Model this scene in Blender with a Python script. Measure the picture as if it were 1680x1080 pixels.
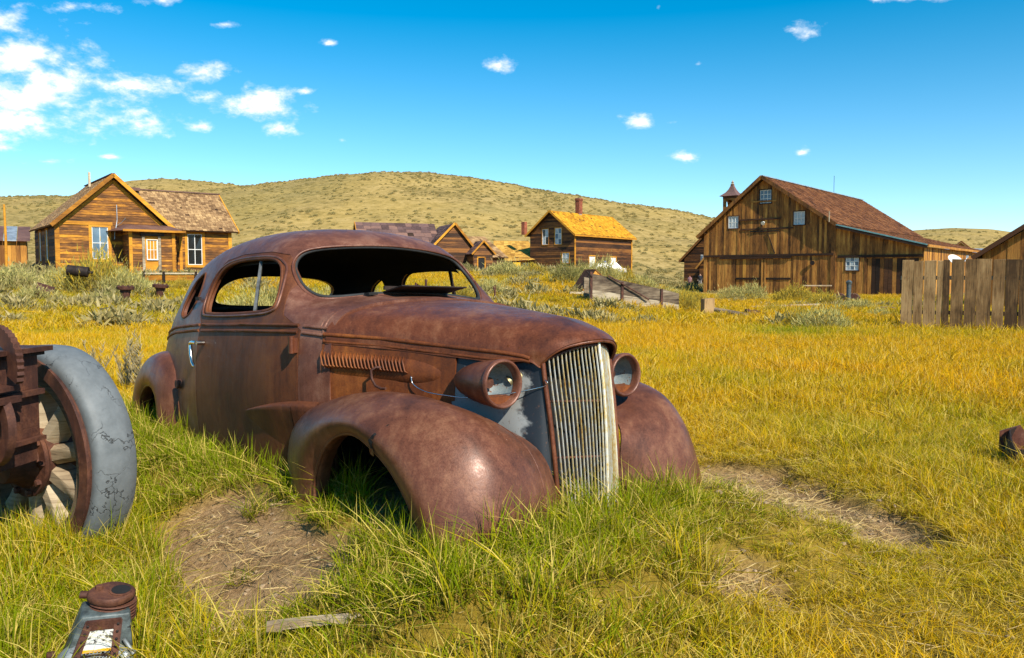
import bpy, bmesh, math, random
import numpy as np
from mathutils import Vector, Matrix
from mathutils.bvhtree import BVHTree

for o in list(bpy.data.objects):
    bpy.data.objects.remove(o)
SC = bpy.context.scene
COL = SC.collection
random.seed(7)
RNG = np.random.default_rng(11)
R = math.radians

# ------------------------------------------------------------------ camera
EYE = 1.21
PITCH = math.atan((540 - 455.6) / 1325.0)
cam_d = bpy.data.cameras.new('camera')
cam_d.sensor_width = 36.0
cam_d.lens = 36.0 * 1325.0 / 1680.0
cam_d.clip_start = 0.05
cam_d.clip_end = 9000
cam = bpy.data.objects.new('camera', cam_d)
COL.objects.link(cam)
cam.location = (0, 0, EYE)
cam.rotation_euler = (math.pi / 2 - PITCH, 0, 0)
SC.camera = cam

# ------------------------------------------------------------------ light
SUN_EL = R(41)
sh = Vector((0.585, -0.811, 0)).normalized()          # horizontal direction towards the sun
to_sun = Vector((sh.x * math.cos(SUN_EL), sh.y * math.cos(SUN_EL), math.sin(SUN_EL)))
sun_d = bpy.data.lights.new('sun', 'SUN')
sun_d.energy = 4.8
sun_d.angle = R(0.53)
sun_d.color = (1.0, 0.93, 0.80)
sun = bpy.data.objects.new('sun', sun_d)
COL.objects.link(sun)
sun.location = (30, -30, 40)
sun.rotation_euler = (-to_sun).to_track_quat('-Z', 'Y').to_euler()

W = bpy.data.worlds.new('World')
SC.world = W
W.use_nodes = True
SC.cycles.max_bounces = 6
SC.cycles.diffuse_bounces = 3
SC.cycles.glossy_bounces = 3
SC.cycles.transmission_bounces = 4
SC.view_settings.view_transform = 'Standard'
SC.view_settings.look = 'None'
SC.view_settings.exposure = 0.50
SC.view_settings.gamma = 1.0
SC.view_settings.use_curve_mapping = False


class NT:
    """small helper for node trees"""
    def __init__(s, tree):
        s.t = tree
        s.n = tree.nodes
        s.l = tree.links

    def add(s, typ, **kw):
        nd = s.n.new(typ)
        for k, v in kw.items():
            setattr(nd, k, v)
        return nd

    def link(s, a, b):
        s.l.new(a, b)

    def val(s, sock, v):
        if hasattr(v, 'is_linked') or isinstance(v, bpy.types.NodeSocket):
            s.l.new(v, sock)
        else:
            sock.default_value = v

    def math(s, op, a, b=None, c=None, clamp=False):
        nd = s.n.new('ShaderNodeMath')
        nd.operation = op
        nd.use_clamp = clamp
        s.val(nd.inputs[0], a)
        if b is not None:
            s.val(nd.inputs[1], b)
        if c is not None:
            s.val(nd.inputs[2], c)
        return nd.outputs[0]

    def noise(s, vec, scale, detail=4, rough=0.55, dist=0.0):
        nd = s.n.new('ShaderNodeTexNoise')
        nd.inputs['Scale'].default_value = scale
        nd.inputs['Detail'].default_value = detail
        nd.inputs['Roughness'].default_value = rough
        nd.inputs['Distortion'].default_value = dist
        if vec is not None:
            s.l.new(vec, nd.inputs['Vector'])
        return nd.outputs['Fac']

    def ramp(s, fac, stops, interp='LINEAR'):
        nd = s.n.new('ShaderNodeValToRGB')
        cr = nd.color_ramp
        cr.interpolation = interp
        while len(cr.elements) < len(stops):
            cr.elements.new(0.5)
        for e, (p, c) in zip(cr.elements, stops):
            e.position = p
            e.color = (*c, 1) if len(c) == 3 else c
        s.val(nd.inputs[0], fac)
        return nd.outputs[0]

    def mix(s, fac, a, b, typ='MIX'):
        nd = s.n.new('ShaderNodeMix')
        nd.data_type = 'RGBA'
        nd.blend_type = typ
        nd.clamp_factor = True
        s.val(nd.inputs[0], fac)
        for k, v in ((6, a), (7, b)):
            if isinstance(v, tuple) and len(v) == 3:
                v = (*v, 1)
            s.val(nd.inputs[k], v)
        return nd.outputs[2]

    def mapping(s, vec, scale=(1, 1, 1), loc=(0, 0, 0), rot=(0, 0, 0)):
        nd = s.n.new('ShaderNodeMapping')
        s.l.new(vec, nd.inputs['Vector'])
        nd.inputs['Scale'].default_value = scale
        nd.inputs['Location'].default_value = loc
        nd.inputs['Rotation'].default_value = rot
        return nd.outputs[0]


# ---- sky: Nishita sky with drifting fair-weather clouds over the whole dome
g = NT(W.node_tree)
g.n.clear()
wout = g.add('ShaderNodeOutputWorld')
bg = g.add('ShaderNodeBackground')
bg.inputs['Strength'].default_value = 0.132
sky = g.add('ShaderNodeTexSky', sky_type='NISHITA')
sky.sun_disc = False
sky.sun_elevation = SUN_EL
sky.sun_rotation = math.atan2(sh.x, sh.y)
sky.altitude = 2500
sky.air_density = 1.0
sky.dust_density = 0.35
sky.ozone_density = 2.6
hs = g.add('ShaderNodeHueSaturation')
hs.inputs['Value'].default_value = 1.0
hs.inputs['Hue'].default_value = 0.480
g.link(sky.outputs[0], hs.inputs['Color'])
tc = g.add('ShaderNodeTexCoord')
d = tc.outputs['Generated']
sep = g.add('ShaderNodeSeparateXYZ')
g.link(d, sep.inputs[0])
zz = g.math('MAXIMUM', sep.outputs[2], 0.0)
sat = g.math('MULTIPLY_ADD', g.math('MINIMUM', g.math('DIVIDE', zz, 0.36), 1.0), 0.42, 1.10)
g.link(sat, hs.inputs['Saturation'])
den = g.math('ADD', zz, 0.42)
cmb = g.add('ShaderNodeCombineXYZ')
g.link(g.math('DIVIDE', sep.outputs[0], den), cmb.inputs[0])
g.link(g.math('DIVIDE', sep.outputs[1], den), cmb.inputs[1])
cp = cmb.outputs[0]          # position on the cloud deck
puff = g.noise(cp, 13.0, 8, 0.62, 0.15)
wisp = g.noise(cp, 34.0, 6, 0.65, 0.1)
tex = g.math('ADD', g.math('MULTIPLY', puff, 0.72), g.math('MULTIPLY', wisp, 0.28))
# scattered fair-weather puffs all round the sky
scat = g.math('ADD', g.math('MULTIPLY', g.noise(cp, 2.3, 3, 0.5), 0.9), g.math('MULTIPLY', tex, 0.75))
field = g.math('MULTIPLY_ADD', scat, 4.2, -3.92)
# the cloud banks of this particular sky: (bearing, elevation, half width, half height) as slopes
hor_ = g.math('SQRT', g.math('ADD', g.math('MULTIPLY', sep.outputs[0], sep.outputs[0]), g.math('MULTIPLY', sep.outputs[1], sep.outputs[1])))
bu = g.math('DIVIDE', sep.outputs[0], g.math('MAXIMUM', sep.outputs[1], 0.05))
bv = g.math('DIVIDE', sep.outputs[2], g.math('MAXIMUM', sep.outputs[1], 0.05))
CLOUDS = [(30, 205, 95, 34, 1.0), (70, 160, 150, 42, 1.05), (40, 95, 95, 42, 1.0), (-60, 60, 110, 60, 1.0), (200, 150, 100, 26, .8), (225, 205, 75, 22, .9), (335, 128, 62, 18, .9),
          (435, 176, 62, 26, 1.0), (462, 215, 30, 15, .85), (345, 165, 55, 14, .6), (280, 12, 60, 10, .6), (160, 22, 60, 12, .5), (380, 50, 35, 8, .55), (545, 80, 16, 8, .5), (508, 157, 18, 7, .7),
          (90, 268, 60, 8, .6), (190, 260, 30, 6, .5), (330, 212, 40, 12, .6), (820, 116, 24, 14, .85), (1040, 204, 27, 11, .85), (1318, 60, 30, 17, .85), (1128, 261, 26, 11, .8), (1470, 4, 95, 10, .9), (1140, 112, 12, 8, .45),
          (1310, 252, 16, 10, .35), (565, 234, 14, 6, .45), (1105, 205, 22, 9, .3), (1075, 22, 10, 8, .4), (-240, 120, 130, 70, 1.0), (-420, 190, 120, 50, .9), (1900, 120, 60, 18, .8), (2050, 30, 90, 30, .8)]
best = None
for cx_, cy_, rx_, ry_, amp_ in CLOUDS:
    eu = g.math('MULTIPLY', g.math('SUBTRACT', bu, (cx_ - 840) / 1325.0), 1325.0 / rx_)
    ev = g.math('MULTIPLY', g.math('SUBTRACT', bv, (455.6 - cy_) / 1325.0), 1325.0 / ry_)
    e_ = g.math('SUBTRACT', amp_, g.math('SQRT', g.math('ADD', g.math('MULTIPLY', eu, eu), g.math('MULTIPLY', ev, ev))))
    best = e_ if best is None else g.math('MAXIMUM', best, e_)
bank = g.math('ADD', g.math('MULTIPLY_ADD', best, 1.10, 0.32), g.math('MULTIPLY_ADD', tex, 5.6, -2.90))
ahead = g.math('GREATER_THAN', sep.outputs[1], 0.06)
inview = g.math('MULTIPLY', ahead, g.math('LESS_THAN', g.math('ABSOLUTE', bu), 1.0))
dens = g.math('ADD', g.math('MULTIPLY', bank, inview), g.math('MULTIPLY', field, g.math('SUBTRACT', 1.0, inview)))
cl = g.ramp(dens, [(0.0, (0, 0, 0)), (0.30, (0.14,) * 3), (0.65, (0.46,) * 3), (1.0, (0.88,) * 3)])
fade = g.ramp(zz, [(0.03, (0, 0, 0)), (0.10, (1, 1, 1))])
clf = g.math('MULTIPLY', g.math('MULTIPLY', cl, fade), 0.95)
ccol = g.ramp(g.math('ADD', g.math('MULTIPLY', dens, 0.5), g.math('MULTIPLY', wisp, 0.5)), [(0.25, (5.2, 6.1, 7.0)), (0.7, (6.8, 6.8, 6.7))])
skyc = g.mix(clf, hs.outputs[0], ccol)
g.link(skyc, bg.inputs['Color'])
g.link(bg.outputs[0], wout.inputs[0])

# ------------------------------------------------------------------ object helpers


def link(o, parent=None):
    COL.objects.link(o)
    if parent is not None:
        o.parent = parent
    return o


def mobj(name, verts, faces, mat=None, parent=None, smooth=False, angle=None):
    me = bpy.data.meshes.new(name)
    me.from_pydata([tuple(map(float, v)) for v in verts], [], [tuple(map(int, f)) for f in faces])
    me.update()
    if mat is not None:
        me.materials.append(mat)
    if smooth:
        me.shade_smooth()
        if angle:
            me.set_sharp_from_angle(angle=R(angle))
    return link(bpy.data.objects.new(name, me), parent)


def empty(name, loc=(0, 0, 0), rz=0.0, label=None, cat=None, group=None):
    o = bpy.data.objects.new(name, None)
    o.empty_display_size = 0.2
    COL.objects.link(o)
    o.location = loc
    o.rotation_euler = (0, 0, rz)
    tag(o, label, cat, group)
    return o


def tag(o, label=None, cat=None, group=None, kind=None):
    if label:
        o['label'] = label
    if cat:
        o['category'] = cat
    if group:
        o['group'] = group
    if kind:
        o['kind'] = kind
    return o


class MB:
    """collects shapes and links them as ONE mesh"""
    def __init__(s):
        s.v = []
        s.f = []

    def add(s, v, f):
        o = len(s.v)
        s.v += [tuple(p) for p in v]
        s.f += [tuple(i + o for i in q) for q in f]
        return s

    def box(s, c, d, rot=None):
        c = Vector(c)
        hx, hy, hz = d[0] / 2, d[1] / 2, d[2] / 2
        vs = [Vector((x, y, z)) for z in (-hz, hz) for y in (-hy, hy) for x in (-hx, hx)]
        if rot is not None:
            vs = [rot @ v for v in vs]
        return s.add([c + v for v in vs], [(0, 2, 3, 1), (4, 5, 7, 6), (0, 1, 5, 4), (2, 6, 7, 3), (0, 4, 6, 2), (1, 3, 7, 5)])

    def bar(s, a, b, w, h, up=(0, 0, 1)):
        a, b = Vector(a), Vector(b)
        x = (b - a).normalized()
        y = Vector(up).cross(x)
        if y.length < 1e-4:
            y = Vector((0, 1, 0)).cross(x)
        y.normalize()
        z = x.cross(y)
        vs = []
        for p in (a, b):
            for sy, sz in ((-1, -1), (1, -1), (1, 1), (-1, 1)):
                vs.append(p + y * (sy * w / 2) + z * (sz * h / 2))
        return s.add(vs, [(0, 3, 2, 1), (4, 5, 6, 7), (0, 1, 5, 4), (1, 2, 6, 5), (2, 3, 7, 6), (3, 0, 4, 7)])

    def tube(s, pts, r, n=8, closed=False, cap=True):
        pts = [Vector(p) for p in pts]
        m = len(pts)
        rs = r if hasattr(r, '__len__') else [r] * m
        ref = Vector((0, 0, 1))
        vs = []
        for i, p in enumerate(pts):
            if closed:
                t = pts[(i + 1) % m] - pts[i - 1]
            else:
                t = pts[min(i + 1, m - 1)] - pts[max(i - 1, 0)]
            t.normalize()
            if abs(t.dot(ref)) > 0.98:
                ref = Vector((1, 0, 0)) if abs(t.x) < 0.9 else Vector((0, 1, 0))
            a = (ref - t * ref.dot(t)).normalized()
            ref = a
            b = t.cross(a)
            for k in range(n):
                q = 2 * math.pi * k / n
                vs.append(p + a * (math.cos(q) * rs[i]) + b * (math.sin(q) * rs[i]))
        fs = []
        for i in range(m if closed else m - 1):
            j = (i + 1) % m
            for k in range(n):
                l = (k + 1) % n
                fs.append((i * n + k, i * n + l, j * n + l, j * n + k))
        if cap and not closed:
            fs.append(tuple(range(n - 1, -1, -1)))
            fs.append(tuple((m - 1) * n + k for k in range(n)))
        return s.add(vs, fs)

    def lathe(s, prof, axis_o, axis_d, n=24, a0=0.0, a1=2 * math.pi):
        """prof: list of (distance along axis, radius)"""
        o = Vector(axis_o)
        x = Vector(axis_d).normalized()
        y = x.orthogonal().normalized()
        z = x.cross(y)
        full = abs(a1 - a0 - 2 * math.pi) < 1e-6
        m = n if full else n + 1
        vs = []
        for (t, r) in prof:
            for k in range(m):
                q = a0 + (a1 - a0) * k / n
                vs.append(o + x * t + y * (math.cos(q) * r) + z * (math.sin(q) * r))
        fs = []
        for i in range(len(prof) - 1):
            for k in range(n):
                l = (k + 1) % m
                fs.append((i * m + k, i * m + l, (i + 1) * m + l, (i + 1) * m + k))
        return s.add(vs, fs)

    def prism(s, poly, a, b):
        """poly: list of 3D offsets; extruded from a to b"""
        a, b = Vector(a), Vector(b)
        n = len(poly)
        vs = [a + Vector(p) for p in poly] + [b + Vector(p) for p in poly]
        fs = [tuple(range(n - 1, -1, -1)), tuple(range(n, 2 * n))]
        for i in range(n):
            j = (i + 1) % n
            fs.append((i, j, n + j, n + i))
        return s.add(vs, fs)

    def build(s, name, mat=None, parent=None, smooth=False, angle=None):
        return mobj(name, s.v, s.f, mat, parent, smooth, angle)


def catmull(pts, n, closed=False):
    P = np.asarray(pts, float)
    m = len(P)
    out = []
    seg = m if closed else m - 1
    for i in range(seg):
        if closed:
            p0, p1, p2, p3 = P[i - 1], P[i], P[(i + 1) % m], P[(i + 2) % m]
        else:
            p1, p2 = P[i], P[i + 1]
            p0 = P[i - 1] if i > 0 else 2 * p1 - p2
            p3 = P[i + 2] if i + 2 < m else 2 * p2 - p1
        # centripetal parametrisation keeps bends tight
        for k in range(n):
            t = k / n
            out.append(0.5 * ((2 * p1) + (-p0 + p2) * t + (2 * p0 - 5 * p1 + 4 * p2 - p3) * t * t + (-p0 + 3 * p1 - 3 * p2 + p3) * t ** 3))
    if not closed:
        out.append(P[-1])
    return np.array(out)


def net(ctrl, nu, nv):
    """bicubic surface through a net of control points [ring][level] -> grid"""
    C = np.asarray(ctrl, float)
    rows = np.stack([catmull(C[i], nv) for i in range(len(C))])
    return np.stack([catmull(rows[:, j], nu) for j in range(rows.shape[1])], 1)


def grid_faces(a, b, flip=False):
    fs = []
    for i in range(a - 1):
        for j in range(b - 1):
            q = (i * b + j, i * b + j + 1, (i + 1) * b + j + 1, (i + 1) * b + j)
            fs.append(q[::-1] if flip else q)
    return fs


def bake(o, mods):
    """apply modifiers by evaluating the object"""
    for typ, kw in mods:
        m = o.modifiers.new(typ, typ)
        for k, v in kw.items():
            setattr(m, k, v)
    dg = bpy.context.evaluated_depsgraph_get()
    dg.update()
    me = bpy.data.meshes.new_from_object(o.evaluated_get(dg))
    o.modifiers.clear()
    old = o.data
    o.data = me
    bpy.data.meshes.remove(old)
    return o


def cutter(poly, axis, lo, hi):
    """prism cutter: poly of 2D points swept along an axis (0 = x, 1 = y)"""
    vs = []
    for t in (lo, hi):
        for (a, b) in poly:
            vs.append((t, a, b) if axis == 0 else (a, t, b))
    n = len(poly)
    fs = [tuple(range(n)), tuple(range(2 * n - 1, n - 1, -1))]
    for i in range(n):
        j = (i + 1) % n
        fs.append((i, n + i, n + j, j))
    me = bpy.data.meshes.new('cut')
    me.from_pydata([tuple(map(float, v)) for v in vs], [], fs)
    bm = bmesh.new()
    bm.from_mesh(me)
    bmesh.ops.recalc_face_normals(bm, faces=bm.faces)
    bm.to_mesh(me)
    bm.free()
    o = bpy.data.objects.new('cut', me)
    COL.objects.link(o)
    return o


def drop(*obs):
    for o in obs:
        me = o.data
        bpy.data.objects.remove(o)
        bpy.data.meshes.remove(me)


def smooth(o, angle=35):
    o.data.shade_smooth()
    o.data.set_sharp_from_angle(angle=R(angle))
    return o

# ------------------------------------------------------------------ materials


def newmat(name):
    m = bpy.data.materials.new(name)
    m.use_nodes = True
    t = NT(m.node_tree)
    bs = t.n['Principled BSDF']
    return m, t, bs


def coord(t, which='Object'):
    return t.add('ShaderNodeTexCoord').outputs[which]


def bump(t, bs, height, strength, dist=0.01):
    b = t.add('ShaderNodeBump')
    b.inputs['Strength'].default_value = strength
    b.inputs['Distance'].default_value = dist
    t.link(height, b.inputs['Height'])
    t.link(b.outputs[0], bs.inputs['Normal'])


def rust(name, c_dark, c_mid, c_hi, off=0.0, rough=(0.38, 0.68), patch=3.2, spec=0.38, pit=0.16, dent=0.16):
    m, t, bs = newmat(name)
    v = t.mapping(coord(t), (1, 1, 1), (off, off * 1.7, off * 0.3))
    n1 = t.noise(v, patch, 6, 0.62, 0.6)
    n2 = t.noise(v, patch * 7, 8, 0.7, 0.3)
    n3 = t.noise(v, 140, 3, 0.7)
    st = t.noise(t.mapping(v, (9, 9, 1.1)), 2.0, 5, 0.65, 0.4)        # run-off streaks
    f = t.math('ADD', t.math('MULTIPLY', n1, 0.56), t.math('ADD', t.math('MULTIPLY', n2, 0.18), t.math('MULTIPLY', st, 0.26)))
    c = t.ramp(f, [(0.36, c_dark), (0.50, c_mid), (0.64, c_hi)])
    sp = t.ramp(n3, [(0.30, (0.45, 0.40, 0.40)), (0.55, (1, 1, 1)), (0.78, (1.35, 1.2, 1.1))])
    c = t.mix(0.5, c, sp, 'MULTIPLY')
    blot = t.ramp(t.noise(v, 5.5, 7, 0.7, 1.2), [(0.60, (0, 0, 0)), (0.70, (1, 1, 1))])
    c = t.mix(t.math('MULTIPLY', blot, 0.22), c, c_hi)
    # dark pits, pale bloom and drips left by rain
    pits = t.ramp(t.noise(v, 52, 6, 0.75), [(0.62, (0,) * 3), (0.70, (1,) * 3)])
    c = t.mix(t.math('MULTIPLY', pits, 0.6), c, tuple(q * 0.6 for q in c_dark))
    drip = t.ramp(t.noise(t.mapping(v, (34, 34, 1.6)), 1.5, 5, 0.7, 0.6), [(0.58, (0,) * 3), (0.72, (1,) * 3)])
    gate = t.ramp(t.noise(v, 1.9, 4, 0.6), [(0.45, (0,) * 3), (0.62, (1,) * 3)])
    c = t.mix(t.math('MULTIPLY', t.math('MULTIPLY', drip, gate), 0.55), c, tuple(min(1, q * 1.35) for q in c_hi))
    t.link(c, bs.inputs['Base Color'])
    t.link(t.ramp(t.math('ADD', t.math('MULTIPLY', n2, 0.6), t.math('MULTIPLY', n3, 0.4)), [(0.35, (rough[0],) * 3), (0.65, (rough[1],) * 3)]), bs.inputs['Roughness'])
    bs.inputs['Specular IOR Level'].default_value = spec
    bs.inputs['Metallic'].default_value = 0.12
    # fine pitting over shallow dents
    b1 = t.add('ShaderNodeBump')
    b1.inputs['Strength'].default_value = dent
    b1.inputs['Distance'].default_value = 0.03
    t.link(t.noise(v, 4.5, 2, 0.5, 0.4), b1.inputs['Height'])
    b2 = t.add('ShaderNodeBump')
    b2.inputs['Strength'].default_value = pit
    b2.inputs['Distance'].default_value = 0.004
    t.link(t.math('ADD', t.math('MULTIPLY', n3, 0.7), n2), b2.inputs['Height'])
    t.link(b1.outputs[0], b2.inputs['Normal'])
    t.link(b2.outputs[0], bs.inputs['Normal'])
    return m


M_RUST = rust('rust_brown', (0.040, 0.017, 0.013), (0.105, 0.036, 0.021), (0.20, 0.075, 0.034), 0.0, (0.36, 0.60))
M_ROOF = rust('rust_purple', (0.078, 0.028, 0.018), (0.165, 0.061, 0.036), (0.28, 0.135, 0.086), 3.0, (0.28, 0.54))
M_HOOD = rust('rust_red', (0.070, 0.022, 0.011), (0.158, 0.046, 0.018), (0.28, 0.112, 0.052), 7.0, (0.28, 0.56))
M_SIDE = rust('rust_orange', (0.070, 0.020, 0.008), (0.170, 0.046, 0.011), (0.32, 0.100, 0.018), 12.0, (0.42, 0.70))
M_DOOR = rust('rust_dark', (0.066, 0.021, 0.010), (0.145, 0.044, 0.015), (0.225, 0.078, 0.024), 17.0, (0.50, 0.74), 2.4, 0.32)
M_FEND = rust('rust_fender', (0.068, 0.025, 0.014), (0.152, 0.053, 0.027), (0.27, 0.118, 0.060), 23.0, (0.26, 0.54), 3.6)
M_IRON = rust('rusty_iron', (0.030, 0.013, 0.010), (0.085, 0.032, 0.020), (0.18, 0.070, 0.035), 31.0, (0.5, 0.8), 9.0, 0.35, 0.3)
M_DARK = rust('dark_iron', (0.012, 0.009, 0.008), (0.026, 0.017, 0.014), (0.055, 0.030, 0.020), 37.0, (0.55, 0.8), 9.0, 0.3, 0.3)


def simple(name, col, rough=0.6, metal=0.0, spec=0.5, var=0.0, scale=8.0, bmp=0.0):
    m, t, bs = newmat(name)
    bs.inputs['Roughness'].default_value = rough
    bs.inputs['Metallic'].default_value = metal
    bs.inputs['Specular IOR Level'].default_value = spec
    if var:
        n = t.noise(coord(t), scale, 5, 0.65)
        lo = tuple(c * (1 - var) for c in col)
        hi = tuple(min(1, c * (1 + var)) for c in col)
        t.link(t.ramp(n, [(0.35, lo), (0.65, hi)]), bs.inputs['Base Color'])
        if bmp:
            bump(t, bs, n, bmp, 0.01)
    else:
        bs.inputs['Base Color'].default_value = (*col, 1)
    return m


M_BLACK = simple('sooty_black', (0.008, 0.007, 0.006), 0.85, var=0.5)  # near-black colour puts in the shade of cabin, arches, doorways and holes
M_CHROME = simple('handle_chrome', (0.72, 0.70, 0.66), 0.22, 1.0, var=0.15, scale=30)
M_RUBBER = simple('black_rubber', (0.02, 0.02, 0.02), 0.7, var=0.4)


def chrome_bar():
    m, t, bs = newmat('tarnished_chrome')
    v = coord(t)
    n = t.noise(t.mapping(v, (30, 30, 2.0)), 1.5, 6, 0.7)
    n2 = t.noise(v, 40, 4, 0.7)
    f = t.math('ADD', t.math('MULTIPLY', n, 0.6), t.math('MULTIPLY', n2, 0.4))
    c = t.ramp(f, [(0.44, (0.80, 0.77, 0.68)), (0.55, (0.62, 0.46, 0.18)), (0.62, (0.42, 0.20, 0.03)), (0.74, (0.14, 0.05, 0.02))])
    t.link(c, bs.inputs['Base Color'])
    t.link(t.ramp(f, [(0.40, (0.45,) * 3), (0.66, (0.1,) * 3)]), bs.inputs['Metallic'])
    t.link(t.ramp(f, [(0.40, (0.35,) * 3), (0.66, (0.75,) * 3)]), bs.inputs['Roughness'])
    return m


M_GRILLE = chrome_bar()


def nose_paint():
    """grey primer and black paint wearing off the sheet beside the grille"""
    m, t, bs = newmat('worn_black_and_grey_paint')
    v = coord(t)
    sx = t.add('ShaderNodeSeparateXYZ')
    t.link(v, sx.inputs[0])
    n = t.noise(v, 9, 6, 0.7, 0.5)
    n2 = t.noise(v, 60, 5, 0.75)
    # grey primer low down behind the headlamp, black along the top and towards the grille
    a = t.math('MULTIPLY_ADD', sx.outputs[2], -5.5, 4.55)
    b = t.math('MULTIPLY_ADD', sx.outputs[0], -5.5, 1.70)
    mm = t.math('MINIMUM', a, b)
    f = t.math('ADD', mm, t.math('MULTIPLY', t.math('SUBTRACT', n, 0.5), 1.5))
    c = t.ramp(f, [(0.30, (0.012, 0.014, 0.018)), (0.52, (0.27, 0.275, 0.265))])
    ch = t.ramp(n2, [(0.60, (0, 0, 0)), (0.68, (1, 1, 1))])
    c = t.mix(t.math('MULTIPLY', ch, 0.8), c, (0.10, 0.045, 0.025))
    t.link(c, bs.inputs['Base Color'])
    bs.inputs['Roughness'].default_value = 0.42
    return m


M_NOSE = nose_paint()


def wood(name, c0, c1, c2, grain='h', big=0.5, rough=0.75, rnd=0.35, fine=1.0):
    """weathered boards; grain runs horizontally ('h'), vertically ('v') or along x ('x')"""
    m, t, bs = newmat(name)
    v = coord(t)
    oi = t.add('ShaderNodeObjectInfo')
    r = oi.outputs['Random']
    vo = t.add('ShaderNodeVectorMath', operation='ADD')
    t.link(v, vo.inputs[0])
    cb = t.add('ShaderNodeCombineXYZ')
    for k, q in enumerate((13.0, 7.0, 3.0)):
        t.link(t.math('MULTIPLY', r, q), cb.inputs[k])
    t.link(cb.outputs[0], vo.inputs[1])
    v2 = vo.outputs[0]
    sc = {'h': (1.2, 1.2, 26), 'v': (26, 26, 1.2), 'x': (1.5, 30, 30)}[grain]
    gr = t.noise(t.mapping(v2, tuple(s * fine for s in sc)), 1.6, 6, 0.7, 0.5)
    bg_ = t.noise(t.mapping(v2, {'h': (1, 1, 2.2), 'v': (2.2, 2.2, 1), 'x': (1, 3, 3)}[grain]), big, 5, 0.65, 0.4)
    f = t.math('ADD', t.math('MULTIPLY', bg_, 0.55), t.math('MULTIPLY', gr, 0.45))
    f = t.math('ADD', f, t.math('MULTIPLY', t.math('SUBTRACT', r, 0.5), rnd))
    c = t.ramp(f, [(0.34, c0), (0.50, c1), (0.66, c2)])
    dk = t.ramp(gr, [(0.30, (0.35, 0.33, 0.32)), (0.46, (1, 1, 1))])
    c = t.mix(0.75, c, dk, 'MULTIPLY')
    t.link(c, bs.inputs['Base Color'])
    bs.inputs['Roughness'].default_value = rough
    bs.inputs['Specular IOR Level'].default_value = 0.3
    bump(t, bs, gr, 0.35, 0.008)
    return m


GOLD0, GOLD1, GOLD2 = (0.055, 0.025, 0.010), (0.23, 0.088, 0.018), (0.68, 0.285, 0.022)
M_WH = wood('golden_siding', GOLD0, GOLD1, GOLD2, 'h', 1.3, rnd=0.16)
M_WT = wood('golden_trim', (0.24, 0.09, 0.010), (0.54, 0.225, 0.018), (0.74, 0.345, 0.03), 'h', 0.8, rnd=0.2)
M_WHB = wood('brown_siding', (0.034, 0.016, 0.008), (0.100, 0.040, 0.015), (0.27, 0.108, 0.026), 'h', 0.5)
M_BARN = wood('barn_boards', (0.050, 0.021, 0.008), (0.285, 0.115, 0.024), (0.62, 0.290, 0.060), 'v', 0.45, rnd=0.20)
M_BARND = wood('barn_dark_timber', (0.018, 0.010, 0.006), (0.05, 0.022, 0.010), (0.11, 0.045, 0.018), 'h', 0.6)
M_BARNG = wood('barn_golden_boards', (0.16, 0.06, 0.012), (0.36, 0.15, 0.025), (0.58, 0.27, 0.045), 'v', 0.5)
M_GREY = wood('grey_weathered_wood', (0.05, 0.03, 0.018), (0.22, 0.16, 0.10), (0.50, 0.41, 0.28), 'h', 1.5)
M_FENCE = wood('fence_grey_brown', (0.065, 0.033, 0.011), (0.225, 0.125, 0.046), (0.45, 0.280, 0.120), 'v', 1.3, rnd=0.26)
M_STICK = wood('bleached_stick', (0.28, 0.20, 0.12), (0.52, 0.42, 0.28), (0.66, 0.56, 0.40), 'x', 3.0)
M_SPOKE = wood('bleached_spoke', (0.16, 0.11, 0.065), (0.36, 0.27, 0.17), (0.52, 0.42, 0.28), 'h', 3.0, fine=2.0)


def shingle(name, c0, c1, c2, sc=1.0):
    m, t, bs = newmat(name)
    v = coord(t)
    n1 = t.noise(v, 0.7 * sc, 5, 0.6)
    n2 = t.noise(v, 9 * sc, 6, 0.75)
    oi = t.add('ShaderNodeNewGeometry')
    f = t.math('ADD', t.math('MULTIPLY', n1, 0.35), t.math('ADD', t.math('MULTIPLY', n2, 0.35), t.math('MULTIPLY', oi.outputs['Random Per Island'], 0.32)))
    t.link(t.ramp(f, [(0.30, c0), (0.50, c1), (0.72, c2)]), bs.inputs['Base Color'])
    bs.inputs['Roughness'].default_value = 0.85
    bs.inputs['Specular IOR Level'].default_value = 0.2
    bump(t, bs, n2, 0.4, 0.02)
    return m


M_SHTAN = shingle('tan_shingles', (0.14, 0.075, 0.034), (0.32, 0.185, 0.085), (0.52, 0.33, 0.15))
M_SHBRN = shingle('brown_shingles', (0.06, 0.022, 0.010), (0.17, 0.062, 0.022), (0.30, 0.125, 0.045))
M_SHORG = shingle('mossy_orange_shingles', (0.34, 0.13, 0.010), (0.58, 0.27, 0.015), (0.75, 0.40, 0.03))
M_SHPUR = shingle('purple_brown_roofing', (0.055, 0.032, 0.030), (0.14, 0.082, 0.075), (0.26, 0.14, 0.10), 0.6)
M_SHSTRAW = shingle('straw_shingles', (0.25, 0.12, 0.025), (0.50, 0.27, 0.05), (0.66, 0.40, 0.09))
M_TIN = simple('dull_tin', (0.42, 0.45, 0.47), 0.45, 0.5, var=0.35, scale=3)
M_RTIN = rust('rusty_tin_roof', (0.09, 0.045, 0.038), (0.17, 0.085, 0.065), (0.27, 0.15, 0.11), 41.0, (0.5, 0.8), 1.2)
M_PUMP = simple('weathered_pump_iron', (.085, .105, .11), .55, .3, var=.5, scale=12)
M_TEAL = simple('teal_metal_flashing', (0.18, 0.36, 0.36), 0.5, 0.2, var=0.3, scale=3)
M_WHITE = simple('old_white_paint', (0.72, 0.71, 0.66), 0.6, var=0.12)
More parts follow.
